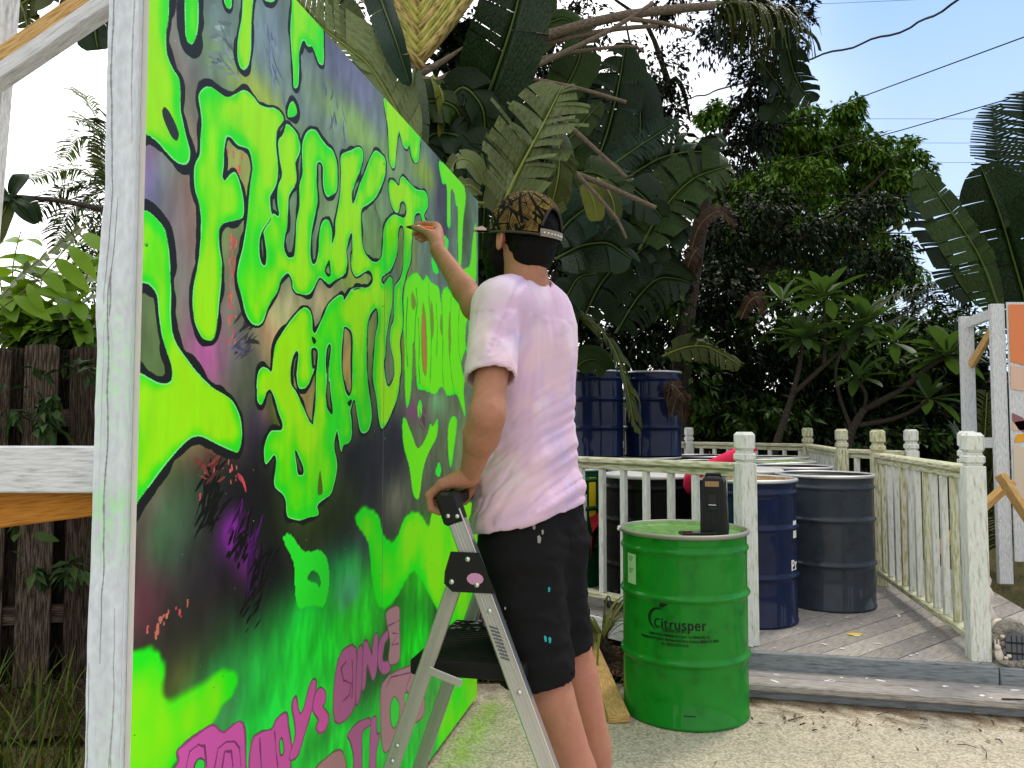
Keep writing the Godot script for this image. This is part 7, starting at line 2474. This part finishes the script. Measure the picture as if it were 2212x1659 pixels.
func build_trees() -> void:
	# dark tree overhead
	var t := thing("broadleaf_tree", "dark glossy-leaved tree overhead with sky showing through its sprays", "tree", Vector3(2.2, 0, -9.6))
	stalk(t, "trunk", [Vector3(2.2, 0, -9.6), Vector3(2.1, 2.0, -9.5), Vector3(2.4, 4.2, -9.4)], 0.14, 0.09, "bark")
	for q: Array in [[[1500, 420, 9.2], [1560, 300, 9.2], [1640, 150, 9.2], [1680, 20, 9.2]], [[1500, 420, 9.2], [1420, 300, 9.0], [1380, 180, 9.0], [1350, 40, 9.0]], [[1450, 200, 9.0], [1400, 60, 9.0], [1330, 0, 9.0], [1290, -40, 9.0]], [[1430, 200, 8.8], [1460, 170, 8.8], [1480, 210, 8.8], [1490, 260, 8.8]]]:
		stalk(t, "limb", q.map(func(v): return P3(v)), 0.045, 0.012, "bark", 6)
	crown(t, "crown", [
		[at(1640, 10, 9.4), Vector3(0.66, 0.66, 0.9), 2600], [at(1560, 60, 9.4), Vector3(0.5, 0.4, 0.8), 900], [at(1715, 60, 9.2), Vector3(0.22, 0.4, 0.4), 500], [at(1650, 170, 9.0), Vector3(0.42, 0.5, 0.6), 1500], [at(1630, 280, 9.0), Vector3(0.36, 0.42, 0.6), 1500], [at(1570, 330, 9.0), Vector3(0.3, 0.3, 0.5), 500],
		[at(1400, 170, 8.8), Vector3(0.60, 0.45, 0.6), 1100], [at(1330, 250, 8.6), Vector3(0.6, 0.5, 0.6), 2200], [at(1450, 250, 8.8), Vector3(0.30, 0.35, 0.4), 420], [at(1230, 60, 8.6), Vector3(0.5, 0.36, 0.6), 900], [at(1180, 150, 8.2), Vector3(0.5, 0.6, 0.5), 1500], [at(1450, 20, 9.0), Vector3(0.30, 0.22, 0.4), 500], [at(1260, 380, 8.2), Vector3(0.75, 0.6, 0.5), 3200], [at(1420, 400, 8.6), Vector3(0.5, 0.4, 0.5), 1500],
		[at(1060, 120, 8.6), Vector3(0.6, 0.9, 0.6), 1500], [at(760, 20, 7.5), Vector3(0.7, 0.5, 0.5), 900]], "small_dark", 401, 0.085, 0.25)
	crown(t, "upper_crown", [[Vector3(1.0, 8.0, -8.0), Vector3(3.0, 1.2, 2.6), 5200], [Vector3(-0.4, 6.6, -6.3), Vector3(2.0, 0.9, 1.8), 2600]], "small_dark", 402, 0.20, 0.1)
	t = thing("broadleaf_tree", "black-green tree below the cables, between the lime tree and the hedge", "tree", Vector3(3.6, 0, -11.3))
	stalk(t, "trunk", [Vector3(3.6, 0, -11.3), at(1612, 640, 11.2), at(1650, 540, 11.2), at(1690, 470, 11.2)], 0.10, 0.04, "bark")
	stalk(t, "limb", [at(1620, 620, 11.2), at(1700, 540, 11.2), at(1790, 480, 11.2), at(1870, 430, 11.2)], 0.05, 0.012, "bark", 6)
	stalk(t, "limb", [at(1630, 600, 11.2), at(1590, 500, 11.2), at(1560, 420, 11.2)], 0.04, 0.012, "bark", 6)
	crown(t, "crown", [[at(1560, 500, 11.2), Vector3(0.6, 0.45, 0.6), 1300], [at(1660, 450, 11.2), Vector3(0.6, 0.3, 0.6), 600], [at(1560, 580, 11.2), Vector3(0.6, 0.6, 0.6), 1700], [at(1690, 520, 11.2), Vector3(0.7, 0.4, 0.6), 1100], [at(1800, 490, 11.2), Vector3(0.65, 0.26, 0.6), 700], [at(1880, 450, 11.2), Vector3(0.5, 0.25, 0.5), 600], [at(1820, 580, 11.2), Vector3(0.6, 0.35, 0.5), 800], [at(1930, 560, 11.2), Vector3(0.4, 0.35, 0.5), 500], [at(1660, 640, 11.0), Vector3(0.5, 0.3, 0.5), 700]], "small_hedge", 405, 0.11, 0.35, 0.6)
	# lime tree
	t = thing("lime_green_tree", "light green tree lit from above, standing beyond the hedge under the cables", "tree", Vector3(4.6, 0, -13.2))
	stalk(t, "trunk", [Vector3(4.2, 0, -13.2), at(1607, 648, 13), at(1700, 545, 13), at(1760, 440, 13)], 0.17, 0.07, "bark")
	for q: Array in [[[1640, 610, 13], [1720, 500, 13], [1700, 380, 13], [1660, 300, 13]], [[1700, 545, 13], [1800, 470, 12.8], [1880, 400, 12.8], [1950, 330, 12.8]], [[1740, 480, 13.0], [1780, 400, 13], [1800, 320, 13], [1830, 260, 13]], [[1700, 545, 13], [1640, 480, 13], [1580, 420, 13], [1500, 350, 13]], [[1660, 590, 13], [1790, 560, 12.8], [1880, 520, 12.8], [1960, 480, 12.8]]]:
		stalk(t, "limb", q.map(func(v): return P3(v)), 0.055, 0.015, "bark", 6)
	var C := []
	rng.seed = 411
	for q: Array in [[1545, 250, 45, 40, 500], [1490, 330, 60, 35, 600], [1440, 350, 45, 30, 350], [1700, 270, 90, 50, 1200], [1730, 330, 110, 60, 1900], [1830, 240, 40, 40, 450], [1815, 300, 70, 50, 1000], [1880, 330, 60, 45, 900], [1960, 340, 45, 50, 500], [2000, 375, 30, 25, 250], [1930, 400, 80, 40, 900], [1850, 400, 100, 45, 1500], [1700, 400, 120, 60, 2000], [1560, 420, 90, 70, 1500], [1650, 480, 110, 60, 1400], [1800, 480, 110, 45, 900], [1900, 460, 80, 40, 700], [1600, 560, 110, 60, 1600], [1760, 560, 80, 60, 900], [1880, 540, 90, 45, 900], [1930, 600, 80, 50, 800], [1700, 620, 70, 40, 600], [1820, 620, 80, 40, 600]]:
		C.append([at(q[0], q[1], 13.0 + rnd(-0.8, 0.8)), Vector3(q[2], q[3], q[2] * 0.8) * 0.0078, int(q[4] * 1.8)])
	crown(t, "crown", C, "small_lime", 412, 0.135, 0.12, 0.7)
	# hedge and undergrowth
	t = thing("hedge", "dense dark hedge and creepers filling the back of the garden", "hedge", Vector3(2.5, 0, -10.4))
	C = []
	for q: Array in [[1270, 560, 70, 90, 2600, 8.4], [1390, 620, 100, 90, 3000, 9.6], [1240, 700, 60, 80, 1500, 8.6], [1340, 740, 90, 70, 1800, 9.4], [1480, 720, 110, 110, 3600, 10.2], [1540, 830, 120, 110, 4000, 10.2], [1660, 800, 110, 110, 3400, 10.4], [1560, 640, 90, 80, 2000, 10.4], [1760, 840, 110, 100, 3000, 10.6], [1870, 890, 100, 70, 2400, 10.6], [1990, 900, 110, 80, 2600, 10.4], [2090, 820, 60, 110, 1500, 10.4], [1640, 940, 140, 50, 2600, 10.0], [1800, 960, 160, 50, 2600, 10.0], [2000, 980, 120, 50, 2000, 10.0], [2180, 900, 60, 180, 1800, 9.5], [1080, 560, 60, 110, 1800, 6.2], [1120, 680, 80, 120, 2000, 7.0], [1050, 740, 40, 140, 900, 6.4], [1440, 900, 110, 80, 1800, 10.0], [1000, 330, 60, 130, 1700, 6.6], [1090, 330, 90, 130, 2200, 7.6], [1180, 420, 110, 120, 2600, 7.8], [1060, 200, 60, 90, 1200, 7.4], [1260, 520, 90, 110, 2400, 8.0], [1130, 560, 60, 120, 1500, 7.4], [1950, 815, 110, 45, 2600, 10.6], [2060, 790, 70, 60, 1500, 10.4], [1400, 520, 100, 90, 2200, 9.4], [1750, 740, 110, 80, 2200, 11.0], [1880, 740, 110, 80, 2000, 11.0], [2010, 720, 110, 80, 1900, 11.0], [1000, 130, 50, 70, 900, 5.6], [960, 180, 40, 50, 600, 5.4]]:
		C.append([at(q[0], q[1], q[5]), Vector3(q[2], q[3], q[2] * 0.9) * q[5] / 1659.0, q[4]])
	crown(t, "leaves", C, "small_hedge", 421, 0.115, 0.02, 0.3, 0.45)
	C = []
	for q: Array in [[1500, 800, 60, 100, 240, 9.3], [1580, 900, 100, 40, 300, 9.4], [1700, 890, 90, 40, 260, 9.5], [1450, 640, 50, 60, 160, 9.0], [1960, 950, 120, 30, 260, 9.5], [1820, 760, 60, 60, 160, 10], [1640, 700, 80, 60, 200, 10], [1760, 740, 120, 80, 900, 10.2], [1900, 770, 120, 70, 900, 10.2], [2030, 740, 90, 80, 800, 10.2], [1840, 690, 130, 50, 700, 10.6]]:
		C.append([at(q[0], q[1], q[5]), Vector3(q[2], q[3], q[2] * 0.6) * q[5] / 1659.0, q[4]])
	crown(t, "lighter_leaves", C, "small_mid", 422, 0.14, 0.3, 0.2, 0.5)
	# more trees beyond, left
	t = thing("background_tree", "hazy mass of small-leaved trees behind the palm stalks at the left", "tree", Vector3(-4.6, 0, -11))
	stalk(t, "trunk", [Vector3(-4.6, 0, -11), Vector3(-4.6, 2, -11), Vector3(-4.4, 3, -11)], 0.10, 0.06, "bark")
	crown(t, "crown", [[at(205, 560, 9), Vector3(0.42, 0.7, 0.5), 800], [at(190, 460, 9), Vector3(0.35, 0.45, 0.5), 420], [at(120, 680, 8), Vector3(0.8, 0.22, 0.5), 800], [at(40, 690, 8), Vector3(0.5, 0.2, 0.5), 500]], "small_mid", 431, 0.075, 0.3)

func build_plumeria() -> void:
	var t := thing("plumeria_tree", "plumeria with bare forking branches tipped by rosettes of long leaves", "tree", Vector3(3.0, 0, -8.9))
	var D := 8.75
	for q: Array in [[0.05, 0.03, [1668, 985, D], [1690, 920, D], [1712, 850, D]], [0.032, 0.022, [1712, 850, D], [1725, 800, D], [1734, 740, D]], [0.030, 0.022, [1714, 850, D], [1780, 790, D], [1845, 735, D], [1866, 710, D]], [0.055, 0.04, [1828, 985, 8.6], [1840, 930, 8.6], [1866, 885, 8.6]], [0.038, 0.025, [1866, 885, 8.6], [1950, 840, 8.5], [1995, 800, 8.4], [2040, 772, 8.4]], [0.030, 0.02, [1850, 920, 8.6], [1930, 905, 8.6], [1980, 882, 8.5], [2004, 866, 8.5]], [0.026, 0.018, [1780, 790, D], [1782, 720, D], [1779, 650, D]], [0.022, 0.016, [1840, 930, 8.6], [1815, 860, 8.7], [1805, 800, 8.7], [1828, 735, 8.7]], [0.022, 0.016, [1866, 885, 8.6], [1870, 850, 8.5], [1852, 820, 8.5]]]:
		var ctrl := []
		for k in range(2, q.size()): ctrl.append(P3(q[k]))
		stalk(t, "branch", ctrl, q[0], q[1], "bark", 8)
	var kinds := [simple_leaf(0.40, 0.068, 0.4, 0.25, 1.25), simple_leaf(0.40, 0.062, 0.8, 0.2, 1.25), simple_leaf(0.40, 0.072, 0.2, 0.3, 1.2)]
	rng.seed = 511
	for r: Array in [[1736, 732, D, 23, 1.0], [1866, 704, D, 23, 1.0], [1779, 642, D, 19, 1.0], [2046, 768, 8.4, 22, 1.05], [2006, 862, 8.5, 14, 0.95], [1828, 732, 8.7, 11, 0.8], [1852, 815, 8.5, 12, 0.8], [1930, 740, 9.0, 12, 0.9], [1690, 650, 9.4, 9, 0.9]]:
		var c := at(r[0], r[1], r[2]) - t.position
		for k in r[3]:
			var az: float = k * 2.39996 + rnd(-0.2, 0.2)
			var el := lerpf(1.15, -0.45, float(k) / r[3]) + rnd(-0.12, 0.12)
			var y := Vector3(cos(az) * cos(el), sin(el), sin(az) * cos(el)).normalized()
			var z := Vector3.UP + Vector3(cos(az), 0, sin(az)) * -0.3
			z = (z - y * z.dot(y)).normalized()
			var s: float = r[4] * rnd(0.8, 1.25)
			part("leaf", kinds[k % 3], M.plumeria_leaf, t, Transform3D(Basis(y.cross(z) * s, y * s, z * s), c + y * 0.01))

func build_left_plants() -> void:
	rng.seed = 601
	var t := thing("broad_leaf_shrub", "shrub of large bright green translucent leaves rising over the dark fence", "shrub", Vector3(-2.5, 0, -4.5))
	var kinds := [simple_leaf(0.25, 0.044, 0.7, 0.15, 0.9), simple_leaf(0.25, 0.040, 1.1, 0.1, 0.9), simple_leaf(0.25, 0.050, 0.4, 0.2, 0.95)]
	for q: Array in [[20, 760, 30, 560, 45, 500], [70, 760, 85, 640, 92, 590], [110, 760, 128, 640, 150, 540], [160, 770, 170, 660, 200, 560], [205, 770, 215, 640, 225, 520], [10, 740, 5, 640, -10, 560], [140, 770, 150, 700, 165, 650], [50, 765, 55, 690, 60, 650], [190, 770, 200, 700, 210, 650]]:
		var ctrl := [at(q[0], q[1], 4.5), at(q[2], q[3], 4.4), at(q[4], q[5], 4.35)]
		stalk(t, "stem", ctrl, 0.006, 0.003, "rib_green", 5)
		var pts := path_points(ctrl, 9)
		for k in range(2, 10):
			for s in [-1.0, 1.0]:
				if rng.randf() < 0.12: continue
				var y := Vector3(s * rnd(0.3, 1.0), rnd(-0.6, 0.35), rnd(-0.7, 0.7)).normalized()
				var z := Vector3(rnd(-0.5, 0.5), 1, rnd(-0.2, 0.9))
				z = (z - y * z.dot(y)).normalized()
				var sc := rnd(0.75, 1.25)
				part("leaf", kinds[rng.randi() % 3], M.bright_leaf, t, Transform3D(Basis(y.cross(z) * sc, y * sc, z * sc), pts[k] - t.position))
	crown(t, "low_foliage", [[at(60, 735, 4.45), Vector3(0.32, 0.12, 0.22), 420], [at(180, 740, 4.45), Vector3(0.26, 0.12, 0.22), 420], [at(120, 705, 4.6), Vector3(0.4, 0.14, 0.2), 300]], "small_mid", 602, 0.10, 0.1)
	t = thing("climbing_stem", "reddish climbing stem with overlapping pale leaves crossing the left sky", "vine", Vector3(-2.2, 0, -3.9))
	stalk(t, "stem", [at(10, 660, 4.0), at(90, 595, 3.9), at(190, 480, 3.9)], 0.004, 0.003, "rib_dry", 5)
	blade_leaf(t, [at(-12, 660, 3.8), at(50, 590, 3.8), at(120, 535, 3.8), at(188, 478, 3.8)], 0.085, Vector3(-0.3, 0.4, 1), "leaf_pale", 611, {"tear": 0.75, "hang": 0.25, "n": 12, "rib": 0.004, "sweep": 0.9, "sides": [0.9, 0.5]})
	for k in 6:
		var p := at(30 + k * 30, 640 - k * 27, 3.92) - t.position
		var y := Vector3(rnd(0.2, 1.0), rnd(-0.9, -0.2), rnd(-0.2, 0.4)).normalized()
		var z := Vector3(0, 0.6, 1)
		z = (z - y * z.dot(y)).normalized()
		part("leaf", kinds[k % 3], M.bright_leaf, t, Transform3D(Basis(y.cross(z), y, z) * rnd(0.6, 0.95), p))
	t = thing("twig_with_leaves", "dark twig with drooping dark leaves reaching in from the left edge", "branch", Vector3(-1.9, 1.9, -3.0))
	stalk(t, "twig", [at(-20, 420, 3.0), at(24, 424, 3.0), at(130, 434, 3.0), at(232, 454, 3.0)], 0.008, 0.012, "bark", 7)
	for q: Array in [[24, 424, 45, 385, 52, 375, 0.035, "leaf_dark"], [26, 426, 55, 460, 82, 482, 0.032, "leaf_dark"], [34, 428, 70, 445, 84, 480, 0.028, "leaf_dark"], [22, 424, 0, 420, -40, 440, 0.065, "leaf_blue"], [20, 430, 0, 480, -10, 520, 0.05, "leaf_olive"]]:
		blade_leaf(t, [at(q[0], q[1], 3.0), at((q[0] + q[2]) / 2, (q[1] + q[3]) / 2 - 2, 2.98), at(q[2], q[3], 2.98), at(q[4], q[5], 3.0)], q[6], Vector3(0.2, 0.4, 1), q[7], int(q[5] + q[2]), {"tear": 0.03, "hang": 0.1, "n": 12, "rib": 0.003, "stem": 0.0})
	t = thing("feather_palm", "distant feather palm with thin arching fronds in the left sky", "palm", Vector3(-8.3, 0, -14))
	stalk(t, "trunk", [Vector3(-7.6, 0, -14.2), Vector3(-7.6, 2.5, -14.2), at(238, 420, 14)], 0.12, 0.09, "palm_bark")
	for q: Array in [[238, 420, 215, 290, 190, 215, 157, 196], [238, 420, 200, 310, 165, 300, 140, 340], [238, 420, 180, 370, 120, 370, 66, 388], [238, 420, 180, 400, 120, 420, 75, 470], [238, 420, 240, 300, 250, 240, 275, 215], [238, 420, 200, 420, 150, 460, 120, 530], [238, 420, 225, 330, 200, 270, 160, 262], [238, 420, 230, 460, 200, 530, 190, 600]]:
		feather(t, [at(q[0], q[1], 14), at(q[2], q[3], 13.8), at(q[4], q[5], 13.8), at(q[6], q[7], 14)], 0.55, "leaf_olive" if q[3] % 20 == 0 else "leaf_grey", int(q[2] + q[7]), 44, 0.45)
	t = thing("banana_leaf_tip", "dark torn leaf tips hanging into the top left corner", "banana plant", Vector3(-1.6, 2.6, -2.9))
	for q: Array in [[245, -60, 215, 20, 205, 60, 212, 108, 0.10, "leaf_dark"], [120, -70, 130, -30, 180, -5, 232, 22, 0.09, "leaf_dark"], [10, -60, 20, -10, 45, 10, 60, 60, 0.07, "leaf_olive"], [80, -70, 90, -20, 60, 0, 30, 20, 0.08, "leaf_olive"]]:
		blade_leaf(t, [at(q[0], q[1], 3.0), at(q[2], q[3], 3.0), at(q[4], q[5], 3.0), at(q[6], q[7], 3.0)], q[8], Vector3(0.1, 0.2, 1), q[9], int(q[0] + q[7]), {"tear": 0.4, "hang": 0.25, "n": 16})
	# creeper on the fence and weeds in front of it
	t = thing("fence_creeper", "dark ivy-like creeper climbing the boards of the dark fence", "vine", Vector3(-2.4, 0, -3.92))
	crown(t, "leaves", [[at(100, 850, 3.86), Vector3(0.10, 0.22, 0.04), 46], [at(110, 900, 3.86), Vector3(0.06, 0.16, 0.04), 34], [at(150, 800, 3.88), Vector3(0.16, 0.05, 0.04), 34], [at(15, 880, 3.84), Vector3(0.05, 0.2, 0.04), 26], [at(60, 1120, 3.84), Vector3(0.05, 0.14, 0.04), 20], [at(150, 1230, 3.9), Vector3(0.13, 0.07, 0.05), 40], [at(60, 1220, 3.85), Vector3(0.05, 0.08, 0.04), 20]], "vine_leaf", 621, 0.085, 0.0, 0.5)
	for q: Array in [[58, 1100, 1], [70, 1060, 2], [50, 1065, 3], [72, 1155, 4], [50, 1150, 0], [65, 1030, 1]]:
		var y := Vector3(rnd(-1, 1), rnd(-0.2, 0.5), 0.4).normalized()
		var z := (Vector3(0, 0.5, 1) - y * (y.y * 0.5 + y.z)).normalized()
		part("leaf", kinds[q[2] % 3], M.small_mid, t, Transform3D(Basis(y.cross(z), y, z) * 0.55, at(q[0], q[1], 3.80) - t.position))
	grass("grass", "tall tangled grass and weeds at the foot of the dark fence", [Vector3(-3.2, -0.02, -3.9), Vector3(-0.85, -0.02, -1.7)], 2600, 0.30, 631)
	grass("grass", "patchy short lawn right of the deck", [Vector3(2.9, -0.03, -8.0), Vector3(5.5, -0.03, -3.7)], 1900, 0.07, 632)
	# arching strap-leaved plant by the deck
	t = thing("strap_leaf_plant", "arching yellow-green strap-leaved plant before the left railing", "plant", Vector3(0.505, 0, -4.36))
	rng.seed = 641
	for k in 34:
		var az := rnd(0, TAU)
		var len := rnd(0.34, 0.66)
		var el := rnd(0.35, 1.35)
		var d := Vector3(cos(az) * cos(el), sin(el), sin(az) * cos(el))
		var p := Vector3(cos(az) * 0.02, 0.13, sin(az) * 0.02)
		var st := begin(true)
		var side := d.cross(Vector3.UP).normalized()
		var wid := rnd(0.008, 0.013)
		for i in 9:
			var q := p + d * len / 9.0
			var w0 := wid * (1.0 - pow(i / 9.0, 2.0))
			var w1 := wid * (1.0 - pow((i + 1) / 9.0, 2.0))
			var a := 1.0 - 0.25 * rng.randf()
			st.set_color(Color(a * 1.1, a, a))
			quad(st, p - side * w0, q - side * w1, q + side * w1, p + side * w0, Vector2(0, i / 9.0), Vector2(0.5, (i + 1) / 9.0))
			p = q
			d = (d + Vector3.DOWN * rnd(0.18, 0.46)).normalized()
		obj("leaf", st, M[["leaf_yellow", "leaf_yellow", "leaf_olive", "leaf_grey"][k % 4]], t)
	var st2 := begin(true)
	tube(st2, [Vector3(0, -0.02, 0), Vector3(0, 0.14, 0)], [0.05, 0.03], 9)
	obj("root_crown", st2, M.bark, t)
	t = thing("leaf_litter", "fallen leaves and bark scraps on the bed before the railing", "leaves", Vector3(0.4, 0, -4.5), 0.0)
	var lm := crown(t, "litter", [[Vector3(0.4, 0.015, -4.4), Vector3(0.9, 0.012, 0.45), 420]], "litter", 651, 0.05, -1.0, 0.0, 0.5)
	t.set_meta("kind", "stuff")
	t = thing("twigs", "twigs and dry leaf scraps scattered on the paving along the step", "twigs", Vector3(1.6, 0, -3.5))
	t.set_meta("kind", "stuff")
	rng.seed = 661
	var tw := begin(true)
	for k in 15:
		var c := Vector3(rnd(-0.5, 0.9), 0.006, rnd(-0.12, 0.25) if k % 3 else rnd(-0.1, 0.9))
		c.z += 0.23 * c.x
		var az := rnd(0, TAU)
		var l := rnd(0.01, 0.07)
		tube(tw, [c - Vector3(cos(az), 0, sin(az)) * l, c + Vector3(0, rnd(0, 0.006), 0), c + Vector3(cos(az + 0.3), 0, sin(az + 0.3)) * l], [rnd(0.001, 0.0028)], 5)
	tube(tw, [Vector3(0.62, 0.083, -0.05), Vector3(0.70, 0.088, -0.03), Vector3(0.78, 0.083, 0.02)], [0.004], 5)
	tube(tw, [Vector3(0.68, 0.084, -0.05), Vector3(0.74, 0.09, 0.0), Vector3(0.80, 0.084, 0.04)], [0.003], 5)
	obj("twigs", tw, M.bark, t).set_meta("kind", "stuff")
	crown(t, "scraps", [[Vector3(1.75, 0.008, -3.5), Vector3(0.8, 0.004, 0.14), 60], [Vector3(1.4, 0.008, -3.0), Vector3(1.2, 0.004, 0.7), 22]], "litter", 662, 0.028, -2.0, 0.0, 0.5)

func grass(called: String, label: String, area: Array, count: int, tall: float, seed_: int) -> void:
	rng.seed = seed_
	if not meshes.has("blade"):
		var st := begin(true)
		quad(st, Vector3(-0.02, 0, 0), Vector3(-0.016, 0.5, 0.06), Vector3(0.016, 0.5, 0.06), Vector3(0.02, 0, 0))
		tri(st, Vector3(-0.016, 0.5, 0.06), Vector3(0, 1.0, 0.30), Vector3(0.016, 0.5, 0.06))
		meshes["blade"] = done(st)
	var mm := MultiMesh.new()
	mm.transform_format = MultiMesh.TRANSFORM_3D
	mm.use_colors = true
	mm.mesh = meshes["blade"]
	mm.instance_count = count
	var nz := noise(seed_, 2.0, 2)
	var i := 0
	while i < count:
		var p := Vector3(rnd(area[0].x, area[1].x), area[0].y, rnd(area[0].z, area[1].z))
		if (p - WALL_O).dot(WALL_N) > -0.2 and p.x < 2.0: continue
		if nz.get_noise_2d(p.x, p.z) < rnd(-0.35, 0.25) and tall < 0.2: continue
		var b := Basis(Vector3.UP, rnd(0, TAU)) * Basis(Vector3.RIGHT, rnd(-0.1, 0.7))
		var s := tall * rnd(0.4, 1.2)
		b = b.scaled_local(Vector3(s * rnd(0.4, 1.0) * (1.0 if tall > 0.2 else 2.0), s, s))
		mm.set_instance_transform(i, Transform3D(b, p))
		var k := rnd(0.5, 1.4)
		mm.set_instance_color(i, Color(k * rnd(0.8, 1.7), k, k * 0.8))
		i += 1
	var o := MultiMeshInstance3D.new()
	o.name = numbered(called)
	o.multimesh = mm
	o.material_override = M.grass
	add_child(o)
	tag(o, label, "grass", "", "stuff")

# ------------------------------------------------------------------ scene
func _ready() -> void:
	rng.seed = 1
	setup_view()
	make_materials()
	M["white_post"] = post_texture()
	build_ground()
	build_wall()
	build_deck()
	build_railings()
	build_left_fence()
	build_drums()
	build_things()
	build_ladder()
	build_person()
	build_palm()
	build_banana_thicket()
	build_right_banana()
	build_trees()
	build_plumeria()
	build_left_plants()
